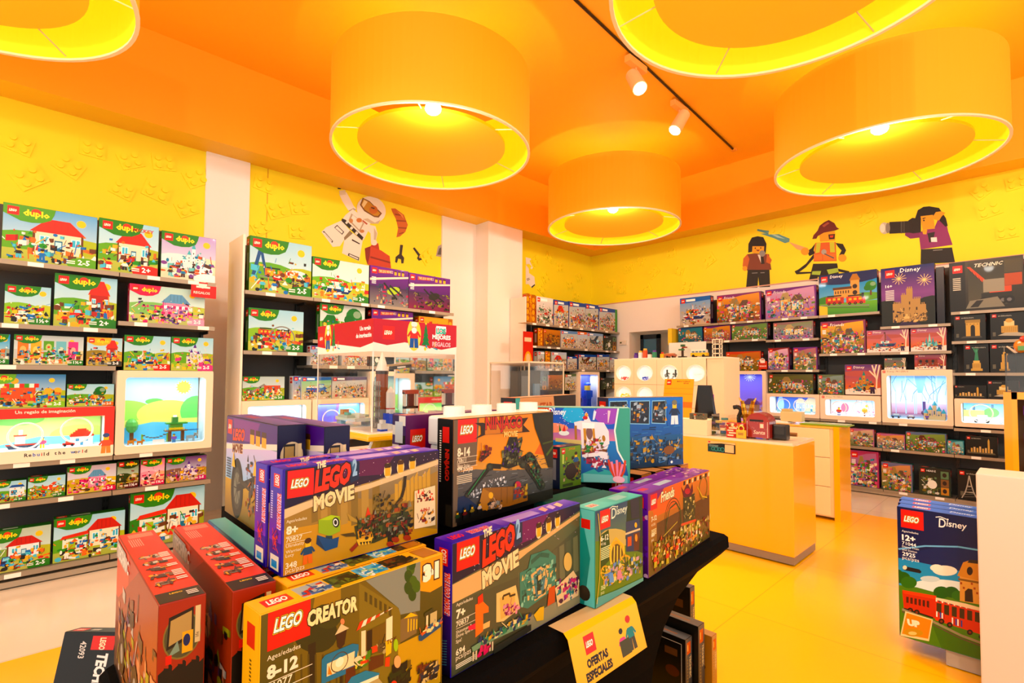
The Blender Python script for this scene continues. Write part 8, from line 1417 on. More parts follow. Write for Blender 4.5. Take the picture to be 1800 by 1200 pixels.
m = MB(); m.bbox(-.09, .05, -.04, .03, 0, .055, .003, '6a6a5a'); a_ = Art(m, (-.09, -.0405, 0), (1, 0, 0), (0, 0, 1), .14, .055); clutter(a_, random.Random(2), 0, 0, a_.A, .9, 16, ['8aa05a', 'd8d0c0', '3a3a3a', 'b86a4a'], .3); o_ = m.build('card_box', CARD); o_.location = (-2.18, 4.50, 1.116); tag(o_, 'low grey green box before the black screen', 'box')
# drawer cabinet
dc = empty('drawer_cabinet', (-2.15, 6.38, 0), 'cream cabinet with three drawers and a glossy yellow side', 'cabinet')
m = MB(); m.box(-.60, .61, -.175, .3, .03, .965, 'f2d9a0'); part(m, 'body', PAINT, dc)
m = MB(); m.box(.611, .665, -.195, .24, .0, .985, 'ffb80a'); m.box(-.60, .61, -.195, .3, .965, .985, 'fcc04a'); part(m, 'side_panel', GLOSSP, dc, 'glossy yellow side panel')
for i in range(3):
    m = MB(); z0 = .045+.307*i; m.bbox(.0, .575, -.195, -.176, z0, z0+.301, .003, 'f6dca6'); dw = part(m, 'drawer', PAINT, dc)
    m = MB(); m.box(.155, .265, -.1965, -.193, z0+.17, z0+.235, '9a7a4a'); m.box(.165, .255, -.197, -.196, z0+.18, z0+.215, '6a5030'); hh = part(m, 'recessed_handle', METAL, dc); hh.parent = dw
m = MB(); m.box(-.60, -.01, -.195, -.176, .045, .96, 'f6dca6'); part(m, 'door', PAINT, dc)
for i, (x, y, w_, d_, c, lb) in enumerate(((-1.85, 6.24, .46, .28, '8fb04a', 'green translucent mat on the drawer cabinet'), (-2.24, 6.24, .28, .24, 'f4f0e8', 'white paper pile on the drawer cabinet'))):
    m = MB(); m.bbox(0, w_, 0, d_, 0, .012, .003, c); m.bbox(.04, w_-.02, .03, d_-.02, .0125, .02, .002, mixc(c, 'ffffff', .3)); o_ = m.build('desk_mat' if i == 0 else 'paper_pile', CARD); o_.location = (x-.03, y, .986); tag(o_, lb, 'mat' if i == 0 else 'papers')
bnd = MB(); bnd.bbox(-.11, .11, -.06, .06, 0, .11, .006, 'd8c890'); bnd.bbox(-.1, -.01, -.05, .05, .11, .14, .004, 'c8b878'); o_ = bnd.build('clear_box', PLASTIC); o_.location = (-1.98, 6.34, 1.008); tag(o_, 'pale straw coloured box on the green mat', 'box')
# pick wall cabinet with round portholes
pc = empty('porthole_cabinet', (-3.55, 6.5, 0), 'tall cream cabinet with round portholes of loose bricks', 'cabinet')
m = MB(); HX = [(-.67, 1.555), (-.32, 1.555), (.055, 1.555), (.43, 1.555), (-.67, 1.25), (-.32, 1.25)]; HR = .125; HZ = .106
fx0, fx1, fz0, fz1, fyy = -.83, .455+.12, .0, 1.75, -.2
# front with real round openings
cell = []
def panel(x0, x1, z0, z1, hole=None):
    if not hole: m.face([(x0, fyy, z0), (x1, fyy, z0), (x1, fyy, z1), (x0, fyy, z1)], 'f6dfb6'); return
    cx, cz = hole; n_ = 32; P_ = [(cx+HR*math.cos(2*math.pi*i/n_), cz+HZ*math.sin(2*math.pi*i/n_)) for i in range(n_)]
    def edge(i):
        t_ = 2*math.pi*i/n_; c_, s_ = math.cos(t_), math.sin(t_); kx = ((x1-cx) if c_ > 0 else (x0-cx))/c_ if abs(c_) > 1e-9 else 1e9; kz = ((z1-cz) if s_ > 0 else (z0-cz))/s_ if abs(s_) > 1e-9 else 1e9; k_ = min(kx, kz); return (cx+k_*c_, cz+k_*s_)
    for i in range(n_):
        e0, e1 = edge(i), edge(i+1); pts = [P_[i], e0]
        if abs(e0[0]-e1[0]) > 1e-6 and abs(e0[1]-e1[1]) > 1e-6: pts.append((x1 if max(e0[0], e1[0]) > cx else x0, z1 if max(e0[1], e1[1]) > cz else z0))
        pts += [e1, P_[(i+1) % n_]]; m.face([(x, fyy, z) for x, z in pts], 'f6dfb6')
        a_, b_ = P_[i], P_[(i+1) % n_]; m.face([(a_[0], fyy, a_[1]), (b_[0], fyy, b_[1]), (b_[0], fyy+.06, b_[1]), (a_[0], fyy+.06, a_[1])], 'fffaf0')
xs = [fx0, -.495, -.13, .245, fx1]
for i in range(4): panel(xs[i], xs[i+1], 1.40, 1.745, HX[i])
for i in range(2): panel(xs[i], xs[i+1], 1.10, 1.395, HX[4+i])
panel(xs[2], fx1, 1.10, 1.395); panel(fx0, fx1, .06, 1.095); m.box(fx0, fx1, fyy+.065, .3, .06, 1.745, 'f0d8ae'); m.box(fx1, fx1+.22, fyy+.02, .3, .06, 1.745, 'f4dcb2'); m.box(fx0, fx1+.22, fyy, .3, 1.745, 1.765, 'f8e6c6'); m.box(fx0, fx1+.2, fyy+.03, .3, 0, .06, '9a8a70')
for x in xs[1:4]: m.box(x-.0015, x+.0015, fyy-.0012, fyy, 1.1, 1.745, 'b89a6a')
m.box(fx0, fx1, fyy-.0012, fyy, 1.3955, 1.3995, 'b89a6a')
part(m, 'body', PAINT, pc)
cols = [('d8301c', .42), ('2448c0', .4), ('6a7068', .8), ('eef0ee', .8), ('f0d018', .85), ('e0e8e8', .6)]
for (x, z), (c, f_) in zip(HX, cols):
    m = MB(); a_ = Art(m, (x-HR, fyy+.062, z-HR), (1, 0, 0), (0, 0, 1), 2*HR, 2*HR); a_.ell(.5, .5, .5, .5, 'fdfdfa', 28); r = random.Random(c)
    for i in range(int(60*f_)):
        v_ = r.random()*f_*.55+.06; wd = math.sqrt(max(0, .2-(v_-.5)**2)); u_ = .5+wd*r.uniform(-.9, .9); s_ = .07; t_ = r.random()*3; a_.poly([(u_+s_*math.cos(t_+k*1.57), v_+s_*.8*math.sin(t_+k*1.57)) for k in range(4)], mixc(c, ('ffffff', '000000')[i % 2], .22*r.random()))
    if c == '6a7068': a_.rect(.44, .25, .56, .9, 'f4f4f2'); a_.rect(.2, .3, .3, .7, '3a4038'); a_.rect(.7, .3, .8, .7, '3a4038')
    part(m, 'porthole_filling', LIT, pc)
    m = MB(); m.tube([(x+HR*math.cos(2*math.pi*i/28), fyy, z+HZ*math.sin(2*math.pi*i/28)) for i in range(29)], .006, 6, 'fffaf0'); part(m, 'porthole_ring', GLOSSP, pc)
# models standing on the porthole cabinet
def onc(lab, x, y, parts, name='brick_model', cyl=()):
    m = MB(); [m.box(*b) for b in parts]; [m.cyl(*c_) for c_ in cyl]; o = m.build(name, PLASTIC); o.location = (x, y, 1.766); tag(o, lab, 'toy model')
onc('row of purple and white toy figures on the left end of the porthole cabinet', -4.02, 6.42, [(-.12, .26, -.02, .06, 0, .01, 'e8e8e8')]+[(-.1+.075*i, -.05+.075*i, 0, .04, .01, .06+.03*(i % 3), ('5a3a9a', 'f4f0ec', 'd85a3a', 'f4e8e0', '3a8a6a')[i]) for i in range(5)]+[(-.095+.075*i, -.055+.075*i, .005, .035, .06+.03*(i % 3), .085+.03*(i % 3), ('4a2a8a', 'e8c050', 'e8c050', '2a2a2a', '6a3aa0')[i]) for i in range(5)])
onc('pale grey toy backdrop panel on the porthole cabinet', -3.38, 6.58, [(-.27, .27, 0, .015, 0, .22, 'd8dcd0'), (-.27, -.25, -.04, .03, 0, .012, 'b8b8a8'), (.25, .27, -.04, .03, 0, .012, 'b8b8a8')])
onc('black and green toy tree on the porthole cabinet', -3.37, 6.44, [(-.05, .05, -.03, .03, 0, .02, '2a2a22'), (-.012, .012, -.012, .012, .02, .13, '3a2418'), (-.05, .02, -.02, .02, .1, .12, '2f6a3a'), (.0, .06, -.02, .02, .13, .15, '8a3a2a'), (-.02, .03, -.02, .02, .15, .18, '2f5a3a')], 'toy_tree')
onc('low brown toy wagon left of the toy tree on the porthole cabinet', -3.52, 6.42, [(-.09, .06, -.03, .03, .02, .05, 'a85a3a'), (-.08, .04, -.028, .028, .05, .065, 'c88a5a')], 'toy_wagon', [((-.05, -.035, .015), (-.05, .035, .015), .015, .015, 10, '1a1a1a'), ((.03, -.035, .015), (.03, .035, .015), .015, .015, 10, '1a1a1a')])
onc('small yellow toy block at the left of the brown toy wagon', -3.66, 6.42, [(-.025, .025, -.02, .02, 0, .06, 'e8b01c'), (-.015, .015, -.01, .01, .06, .085, 'c83a2a')])
onc('yellow toy camper van with a white roof on the porthole cabinet', -3.12, 6.42, [(-.11, .11, -.035, .035, .018, .06, 'e8b81c'), (-.105, .1, -.033, .033, .06, .085, 'e8e0d0'), (-.1, .095, -.035, .035, .085, .1, 'f4ecd8')]+[(-.09+.05*i, -.055+.05*i, -.0365, -.034, .062, .082, '5a7a8a') for i in range(4)], 'toy_van', [((-.07, -.04, .018), (-.07, .04, .018), .02, .02, 12, '1a1a1a'), ((.07, -.04, .018), (.07, .04, .018), .02, .02, 12, '1a1a1a')])
onc('cream lattice toy tower at the right end of the porthole cabinet', -2.90, 6.46, [(x, x+.012, y, y+.012, 0, .22, 'e8dcc0') for x in (-.05, .04) for y in (-.04, .03)]+[(-.05, .052, -.04, .042, .04+.06*i, .052+.06*i, 'e8dcc0') for i in range(4)], 'toy_tower')
# white plinth at the right and the yellow rack behind it
m = MB(); m.bbox(-.228, .72, 3.27, 3.50, .0, 1.055, .006, 'd9cabb'); tag(m.build('white_plinth', PAINT), 'large plain white plinth cut by the right edge of the picture', 'plinth')
rk_ = empty('keyring_rack', (.05, 6.3, 0), 'tall yellow rack of key rings at the right edge', 'rack')
m = MB(); m.box(-.285, -.235, -.2, .2, 0, 1.39, 'f0a410'); m.box(-.235, -.20, -.2, -.17, 0, 1.39, 'f4ac14'); m.box(-.235, .3, -.2, .2, 1.33, 1.39, 'f4b01c'); m.box(.25, .3, -.2, .2, 0, 1.33, 'f0a410'); m.box(-.235, .25, -.2, .2, 0, .06, 'f0a410'); part(m, 'frame', GLOSSP, rk_)
m = MB(); m.box(-.235, .25, .1, .12, .06, 1.33, '4a3a20'); part(m, 'back_board', PAINT, rk_)
for j in range(4):
    for i in range(3):
        x, z = -.13+.14*i, 1.25-.24*j; kr = empty('keyring', (.05+x, 6.3, z), 'key ring with a purple card, %s of the rack, %s row' % (('left column', 'middle column', 'right column')[i], ('top', 'second', 'third', 'lowest')[j]), 'key ring', 'key rings on the yellow rack')
        m = MB(); m.box(-.04, .04, -.01, -.006, -.06, .02, '6a3a8a'); m.box(-.02, .02, -.011, -.01, -.01, .015, 'e8a01c'); part(m, 'card', CARD, kr)
        m = MB(); m.ring((0, -.02, -.085), .02, .003, (0, 1, 0), 'c8c8c8', 16, 5); part(m, 'ring', METAL, kr)
        m = MB(); m.box(-.014, .014, -.03, -.01, -.16, -.13, 'e8d8c0'); m.box(-.014, .014, -.03, -.01, -.185, -.16, ('c8301c', '3a5ab0', '8a8a3a')[(i+j) % 3]); m.cyl((0, -.02, -.13), (0, -.02, -.11), .01, .01, 10, 'f0c020'); m.cyl((0, .0, .0), (0, .095, .0), .003, .003, 6, 'aaaaaa'); part(m, 'pendant', PLASTIC, kr)
ca = empty('acrylic_case', (.05, 6.3, 1.391), 'small clear case on top of the yellow key ring rack', 'showcase')
for q in (((-.27, -.18), (.28, -.18)), ((-.27, .18), (-.27, -.18)), ((.28, .18), (-.27, .18))): m = MB(); (x0, y0), (x1, y1) = q; m.face([(x0, y0, 0), (x1, y1, 0), (x1, y1, .33), (x0, y0, .33)], 'ffffff'); part(m, 'acrylic_panel', GLASS, ca)
m = MB(); m.box(-.27, .28, -.18, .18, .33, .335, 'd8c898'); part(m, 'top_sheet', GLASS, ca)
m = MB(); [m.box(-.12+.06*i, -.07+.06*i, -.05, .03, 0, .06+.05*(i % 3), ('d85a3a', 'e8b83a', '5a8a3a', 'e8c8a8')[i % 4]) for i in range(5)]; o_ = m.build('brick_model', PLASTIC); o_.location = (.02, 6.3, 1.392); tag(o_, 'colourful brick model inside the case on the yellow rack', 'toy model')
m = MB(); m.sph((0, 0, .06), .05, .05, .06, 'd8862a', 12, 8); m.cyl((-.03, 0, .0), (-.09, -.03, .06), .012, .006, 8, 'e8d8c0'); m.sph((.02, -.03, .12), .03, .03, .03, 'c83a2a', 10, 6); m.box(-.02, .05, -.06, -.02, .02, .06, '5a9a4a'); o_ = m.build('toy_creature', PLASTIC); o_.location = (-.12, 6.3, 1.732); tag(o_, 'orange and red toy creature on top of the small clear case', 'toy model')
# red hanging banner by the far pillar
m = MB(); a_ = Art(m, (-5.55, 5.56, 1.28), (0, 1, 0), (0, 0, 1), .22, .92); m.box(-5.556, -5.551, 5.56, 5.78, 1.28, 2.2, 'c83018'); a_.rect(0, 0, a_.A, 1, 'd8401c', 'c8301c')
a_.ell(a_.A*.5, .45, .1, .22, 'f4a83a', 16); a_.ell(a_.A*.5, .35, .06, .1, '8a9ad8', 14); a_.ell(a_.A*.5, .55, .05, .08, 'f0c8a0', 12); a_.rect(.03, .83, .2, .9, 'f4d0b0'); a_.rect(0, .02, a_.A, .1, 'b82818'); a_.rect(a_.A*.2, .04, a_.A*.8, .08, 'f4e0d0')
m.cyl((-5.553, 5.62, 2.2), (-5.553, 5.62, 2.34), .002, .002, 5, '888888'); m.cyl((-5.553, 5.74, 2.2), (-5.553, 5.74, 2.34), .002, .002, 5, '888888'); m.box(-5.7, -5.55, 5.6, 5.76, 2.336, 2.342, 'c8a070')
tag(m.build('hanging_banner', CARD), 'narrow red vertical banner hanging by the far white pillar', 'banner')
# ---------------------------------------------------------------- printed wall figures (flat decals on the yellow panels)
WP_ASTRO = [([(3.144,3.794),(3.186,3.755),(3.074,3.709),(2.988,3.814),(2.941,3.898),(3.039,3.952),(3.087,3.886)],'f2ead8'),([(3.074,3.709),(3.144,3.761),(3.186,3.751),(3.135,3.704)],'b8a888'),([(2.94,3.945),(3.025,3.977),(3.034,3.916),(2.951,3.887)],'e0d4b8'),([(2.914,3.976),(2.969,3.987),(2.961,3.97),(2.922,3.963)],'2a241c'),([(3.389,3.583),(3.476,3.582),(3.51,3.489),(3.484,3.363),(3.411,3.349),(3.402,3.467),(3.337,3.513)],'f2ead8'),([(3.455,3.557),(3.5,3.486),(3.48,3.362),(3.454,3.357)],'c8bc9c'),([(3.321,3.243),(3.405,3.288),(3.57,3.258),(3.706,3.2),(3.732,3.031),(3.367,3.025)],'c8401c'),([(3.321,3.243),(3.405,3.288),(3.397,3.148),(3.367,3.025),(3.338,3.099)],'8a2414'),([(3.405,3.288),(3.458,3.348),(3.524,3.35),(3.543,3.261)],'b8341a'),([(3.408,3.15),(3.719,3.121),(3.721,3.097),(3.404,3.125)],'8a2414'),([(3.506,3.357),(3.502,3.339),(3.489,3.322),(3.47,3.311),(3.448,3.307),(3.429,3.311),(3.416,3.323),(3.411,3.339),(3.415,3.357),(3.428,3.374),(3.447,3.385),(3.468,3.389),(3.488,3.385),(3.501,3.374)],'f2ead8'),([(2.977,3.553),(3.103,3.445),(2.964,3.208),(2.867,3.18),(2.712,3.347),(2.77,3.418)],'f2ead8'),([(3.12,3.429),(3.287,3.345),(3.24,3.053),(2.995,3.118),(3.025,3.314)],'f2ead8'),([(3.099,3.444),(3.141,3.414),(3.026,3.295),(3.017,3.332)],'8a7a5a'),([(2.726,3.359),(2.749,3.363),(2.869,3.256),(2.858,3.23)],'2a241c'),([(2.742,3.345),(2.753,3.347),(2.854,3.259),(2.85,3.243)],'f2ead8'),([(3.085,3.137),(3.239,3.102),(3.234,3.058),(3.077,3.102)],'2a241c'),([(3.097,3.124),(3.225,3.092),(3.223,3.072),(3.098,3.105)],'f2ead8'),([(2.881,3.438),(2.919,3.483),(3.019,3.409),(2.992,3.365)],'2a241c'),([(2.893,3.436),(2.92,3.468),(3.004,3.406),(2.988,3.38)],'f2ead8'),([(3.132,3.335),(3.246,3.298),(3.242,3.282),(3.128,3.315)],'2a241c'),([(3.134,3.743),(3.399,3.615),(3.359,3.478),(3.297,3.347),(2.977,3.553),(3.035,3.643)],'f2ead8'),([(2.986,3.584),(3.036,3.576),(3.297,3.39),(3.277,3.343),(2.977,3.549)],'2a241c'),([(3.052,3.566),(3.077,3.556),(3.053,3.52),(3.029,3.534)],'f2ead8'),([(3.118,3.506),(3.149,3.49),(3.123,3.457),(3.095,3.471)],'f2ead8'),([(3.191,3.454),(3.223,3.435),(3.198,3.402),(3.167,3.42)],'f2ead8'),([(3.115,3.68),(3.304,3.585),(3.243,3.454),(3.076,3.575)],'b8a888'),([(3.136,3.665),(3.283,3.584),(3.234,3.482),(3.101,3.584)],'f2ead8'),([(3.271,3.621),(3.268,3.607),(3.256,3.593),(3.24,3.584),(3.221,3.58),(3.204,3.582),(3.193,3.591),(3.188,3.603),(3.192,3.618),(3.203,3.631),(3.22,3.641),(3.238,3.645),(3.255,3.642),(3.267,3.634)],'c8782a'),([(3.141,3.585),(3.139,3.571),(3.131,3.559),(3.12,3.55),(3.107,3.547),(3.096,3.551),(3.088,3.56),(3.085,3.573),(3.087,3.587),(3.095,3.599),(3.106,3.608),(3.119,3.61),(3.13,3.607),(3.138,3.598)],'c88a4a'),([(3.308,3.477),(3.305,3.466),(3.295,3.456),(3.282,3.449),(3.267,3.446),(3.254,3.448),(3.244,3.454),(3.241,3.464),(3.244,3.475),(3.253,3.485),(3.266,3.492),(3.281,3.495),(3.295,3.493),(3.304,3.487)],'c88a4a'),([(3.282,3.63),(3.357,3.592),(3.342,3.573),(3.272,3.608)],'b85a3a'),([(3.611,3.742),(3.576,3.692),(3.527,3.651),(3.469,3.622),(3.406,3.608),(3.345,3.609),(3.289,3.626),(3.243,3.655),(3.21,3.696),(3.193,3.744),(3.193,3.797),(3.21,3.849),(3.243,3.898),(3.29,3.939),(3.346,3.969),(3.407,3.985),(3.47,3.987),(3.528,3.972),(3.577,3.943),(3.612,3.902),(3.63,3.851),(3.63,3.797)],'f2ead8'),([(3.355,3.666),(3.464,3.629),(3.551,3.689),(3.519,3.627),(3.41,3.604),(3.282,3.639)],'c8bc9c'),([(3.276,3.934),(3.383,3.911),(3.572,3.784),(3.522,3.713),(3.452,3.705),(3.301,3.754),(3.236,3.826)],'7a5214'),([(3.287,3.921),(3.383,3.897),(3.547,3.779),(3.508,3.734),(3.452,3.725),(3.313,3.773),(3.257,3.831)],'c8921c'),([(3.298,3.91),(3.351,3.897),(3.289,3.795),(3.265,3.833)],'f0e0a0'),([(3.505,3.82),(3.499,3.792),(3.481,3.767),(3.455,3.749),(3.426,3.743),(3.4,3.748),(3.381,3.765),(3.375,3.789),(3.381,3.816),(3.398,3.841),(3.424,3.859),(3.453,3.866),(3.479,3.861),(3.498,3.844)],'c8701a'),([(3.406,3.836),(3.461,3.835),(3.45,3.817),(3.402,3.822)],'3a2210')]
WP_CROISSANT = [([(3.717,3.89),(3.786,3.906),(3.929,3.845),(3.998,3.713),(3.957,3.599),(3.868,3.515),(3.812,3.491),(3.838,3.627),(3.8,3.754),(3.741,3.84)],'c8661c'),([(3.776,3.831),(3.893,3.837),(3.901,3.822),(3.788,3.809)],'8a3f10'),([(3.801,3.744),(3.966,3.769),(3.969,3.753),(3.808,3.722)],'8a3f10'),([(3.833,3.647),(3.984,3.668),(3.975,3.649),(3.838,3.629)],'8a3f10'),([(3.81,3.88),(3.91,3.841),(3.93,3.782),(3.87,3.832)],'e8963c'),([(3.851,3.557),(3.933,3.594),(3.928,3.577),(3.848,3.54)],'8a3f10')]
WP_TOOLS = [([(3.874,3.395),(3.922,3.4),(3.905,3.255),(3.944,3.216),(3.935,3.135),(3.898,3.125),(3.892,3.186),(3.845,3.189),(3.827,3.122),(3.795,3.129),(3.803,3.206),(3.862,3.258)],'2a241c'),([(4.089,3.382),(4.118,3.402),(4.211,3.318),(4.272,3.296),(4.253,3.239),(4.195,3.213),(4.162,3.246),(4.182,3.285)],'2a241c'),([(4.237,3.278),(4.235,3.27),(4.23,3.263),(4.222,3.258),(4.213,3.257),(4.205,3.259),(4.199,3.264),(4.197,3.271),(4.199,3.279),(4.204,3.285),(4.212,3.29),(4.221,3.292),(4.229,3.29),(4.235,3.285)],'e8b010')]
WP_KNIGHT = [([(4.642,3.872),(4.71,3.932),(4.821,3.956),(4.824,3.684),(4.686,3.635),(4.63,3.758)],'4a443c'),([(4.697,3.839),(4.821,3.888),(4.823,3.775),(4.712,3.73)],'a8a090'),([(4.673,3.621),(4.824,3.662),(4.829,3.3),(4.691,3.256),(4.661,3.452)],'b8b0a0'),([(4.701,3.593),(4.797,3.611),(4.799,3.476),(4.716,3.439)],'6a6458'),([(4.54,3.496),(4.66,3.574),(4.675,3.454),(4.595,3.34),(4.502,3.335)],'a8a090'),([(4.567,3.468),(4.633,3.513),(4.595,3.373),(4.528,3.362)],'5a544a'),([(4.637,3.247),(4.829,3.289),(4.832,3.063),(4.648,3.037)],'c8c0b0'),([(4.637,3.247),(4.691,3.256),(4.681,3.042),(4.64,3.036)],'3a352e'),([(4.646,3.958),(4.668,3.963),(4.678,3.634),(4.662,3.63)],'8a8478')]
WP_GLOVE = [([(6.461,3.648),(6.591,3.645),(6.674,3.562),(6.66,3.493),(6.606,3.45),(6.581,3.471),(6.619,3.506),(6.551,3.543),(6.47,3.517)],'f2ead8'),([(6.462,3.515),(6.538,3.455),(6.552,3.371),(6.689,3.324),(6.71,3.173),(6.622,3.108),(6.54,3.17),(6.465,3.16)],'f2ead8'),([(6.622,3.108),(6.71,3.173),(6.698,3.191),(6.611,3.132)],'2a241c'),([(6.485,3.257),(6.553,3.286),(6.558,3.279),(6.491,3.247)],'2a241c'),([(6.499,3.237),(6.572,3.269),(6.577,3.263),(6.504,3.226)],'2a241c')]
WP_REPORTER = [([(-3.255,3.496),(-3.137,3.491),(-2.922,3.439),(-2.889,3.188),(-3.264,3.231)],'7a3a20'),([(-3.255,3.496),(-3.316,3.438),(-3.329,3.315),(-3.3,3.249),(-3.252,3.279),(-3.22,3.413)],'c8641c'),([(-2.95,3.456),(-2.882,3.342),(-2.905,3.28),(-2.966,3.32)],'c8641c'),([(-3.255,3.264),(-3.259,3.247),(-3.27,3.235),(-3.285,3.229),(-3.303,3.232),(-3.318,3.242),(-3.329,3.258),(-3.333,3.276),(-3.329,3.292),(-3.318,3.305),(-3.302,3.31),(-3.285,3.308),(-3.269,3.297),(-3.258,3.282)],'e8a20e'),([(-3.249,3.241),(-2.917,3.192),(-2.912,2.923),(-3.071,2.936),(-3.086,3.102),(-3.102,2.934),(-3.279,2.95)],'14120e'),([(-3.184,3.183),(-3.097,3.176),(-3.097,3.164),(-3.185,3.171)],'8a8a86'),([(-3.054,3.17),(-2.991,3.164),(-2.991,3.152),(-3.054,3.158)],'8a8a86'),([(-3.094,3.462),(-3.007,3.447),(-3.038,3.307)],'e8e0d0'),([(-3.188,3.653),(-2.986,3.616),(-2.999,3.47),(-3.172,3.5)],'eaa60e'),([(-3.24,3.518),(-3.233,3.662),(-3.178,3.753),(-3.09,3.757),(-3.004,3.725),(-2.957,3.61),(-2.97,3.462),(-2.998,3.482),(-2.992,3.577),(-3.171,3.61),(-3.178,3.519)],'100e0c'),([(-3.116,3.57),(-3.119,3.562),(-3.128,3.559),(-3.136,3.564),(-3.139,3.574),(-3.136,3.582),(-3.127,3.584),(-3.119,3.579)],'14100c'),([(-3.032,3.558),(-3.035,3.55),(-3.044,3.547),(-3.052,3.552),(-3.055,3.562),(-3.051,3.57),(-3.043,3.572),(-3.035,3.567)],'14100c'),([(-3.122,3.546),(-3.055,3.534),(-3.084,3.509)],'8a2a1a'),([(-3.05,3.461),(-3.01,3.46),(-2.989,3.299),(-3.041,3.301)],'1c1a18'),([(-2.976,3.46),(-2.981,3.439),(-2.994,3.423),(-3.012,3.416),(-3.032,3.419),(-3.051,3.432),(-3.063,3.453),(-3.067,3.476),(-3.063,3.497),(-3.05,3.513),(-3.031,3.52),(-3.011,3.516),(-2.993,3.503),(-2.98,3.483)],'8a8a88')]
WP_FIREMAN = [([(-2.273,3.492),(-2.299,3.389),(-2.275,3.342),(-2.355,3.314),(-2.387,3.39),(-2.324,3.428)],'14120e'),([(-2.015,3.449),(-1.924,3.416),(-1.886,3.317),(-1.925,3.236),(-1.976,3.261),(-1.942,3.326),(-1.983,3.383)],'14120e'),([(-2.633,3.579),(-2.374,3.437),(-2.395,3.378),(-2.529,3.453)],'e8b070'),([(-2.357,3.385),(-2.363,3.361),(-2.379,3.344),(-2.401,3.337),(-2.426,3.341),(-2.449,3.356),(-2.464,3.379),(-2.469,3.405),(-2.463,3.429),(-2.447,3.446),(-2.425,3.453),(-2.4,3.448),(-2.377,3.433),(-2.362,3.411)],'e8a20e'),([(-1.883,3.207),(-1.889,3.185),(-1.903,3.168),(-1.924,3.161),(-1.946,3.165),(-1.967,3.178),(-1.981,3.2),(-1.986,3.224),(-1.98,3.247),(-1.966,3.264),(-1.945,3.271),(-1.922,3.267),(-1.902,3.253),(-1.888,3.232)],'e8a20e'),([(-2.3,3.333),(-2.403,3.207),(-2.507,3.137),(-2.559,3.116),(-2.534,3.066),(-2.304,3.051),(-2.303,3.073),(-2.494,3.095),(-2.403,3.156),(-2.275,3.295)],'14120e'),([(-2.0,3.076),(-1.85,3.013),(-1.859,2.982),(-2.0,3.035)],'14120e'),([(-2.307,3.192),(-1.999,3.15),(-1.98,2.991),(-2.25,2.987),(-2.251,2.925),(-2.368,2.946)],'14120e'),([(-2.318,3.081),(-2.204,3.07),(-2.22,3.011),(-2.329,3.034)],'a8c83a'),([(-2.131,3.076),(-1.992,3.083),(-1.982,3.021),(-2.108,3.006)],'a8c83a'),([(-2.272,3.497),(-2.015,3.463),(-2.005,3.184),(-2.301,3.225)],'d8641c'),([(-2.26,3.49),(-2.203,3.485),(-2.22,3.347),(-2.275,3.342)],'c8d02a'),([(-2.089,3.469),(-2.029,3.463),(-2.024,3.313),(-2.084,3.324)],'c8d02a'),([(-2.295,3.326),(-2.189,3.314),(-2.19,3.23),(-2.296,3.242)],'e8781c'),([(-2.176,3.312),(-2.018,3.296),(-2.014,3.201),(-2.173,3.222)],'e8781c'),([(-2.13,3.337),(-2.133,3.321),(-2.143,3.309),(-2.157,3.304),(-2.172,3.306),(-2.185,3.316),(-2.195,3.331),(-2.198,3.349),(-2.194,3.365),(-2.184,3.377),(-2.171,3.382),(-2.156,3.38),(-2.142,3.37),(-2.133,3.355)],'a8a8a0'),([(-2.152,3.321),(-2.033,3.238),(-2.042,3.223),(-2.162,3.309)],'5a5a56'),([(-2.221,3.629),(-2.022,3.622),(-2.02,3.483),(-2.21,3.503)],'eaa60e'),([(-2.104,3.588),(-2.018,3.58),(-2.026,3.507),(-2.096,3.514)],'3a1c12'),([(-2.085,3.568),(-2.037,3.564),(-2.047,3.533),(-2.081,3.539)],'d8401c'),([(-2.312,3.562),(-2.296,3.615),(-2.24,3.675),(-2.214,3.74),(-2.157,3.778),(-2.096,3.799),(-2.025,3.739),(-1.998,3.672),(-1.965,3.643),(-2.027,3.628),(-2.16,3.627),(-2.241,3.59),(-2.257,3.557)],'6a1c12'),([(-2.183,3.733),(-2.109,3.773),(-2.085,3.751),(-2.158,3.706)],'a8503a'),([(-3.089,3.87),(-2.96,3.822),(-2.876,3.796),(-2.739,3.703),(-2.619,3.627),(-2.627,3.578),(-2.687,3.569),(-2.85,3.68),(-3.047,3.788),(-2.961,3.777),(-3.098,3.847)],'5a9a9a'),([(-2.961,3.801),(-2.794,3.714),(-2.686,3.634),(-2.794,3.678)],'a8d0c8')]
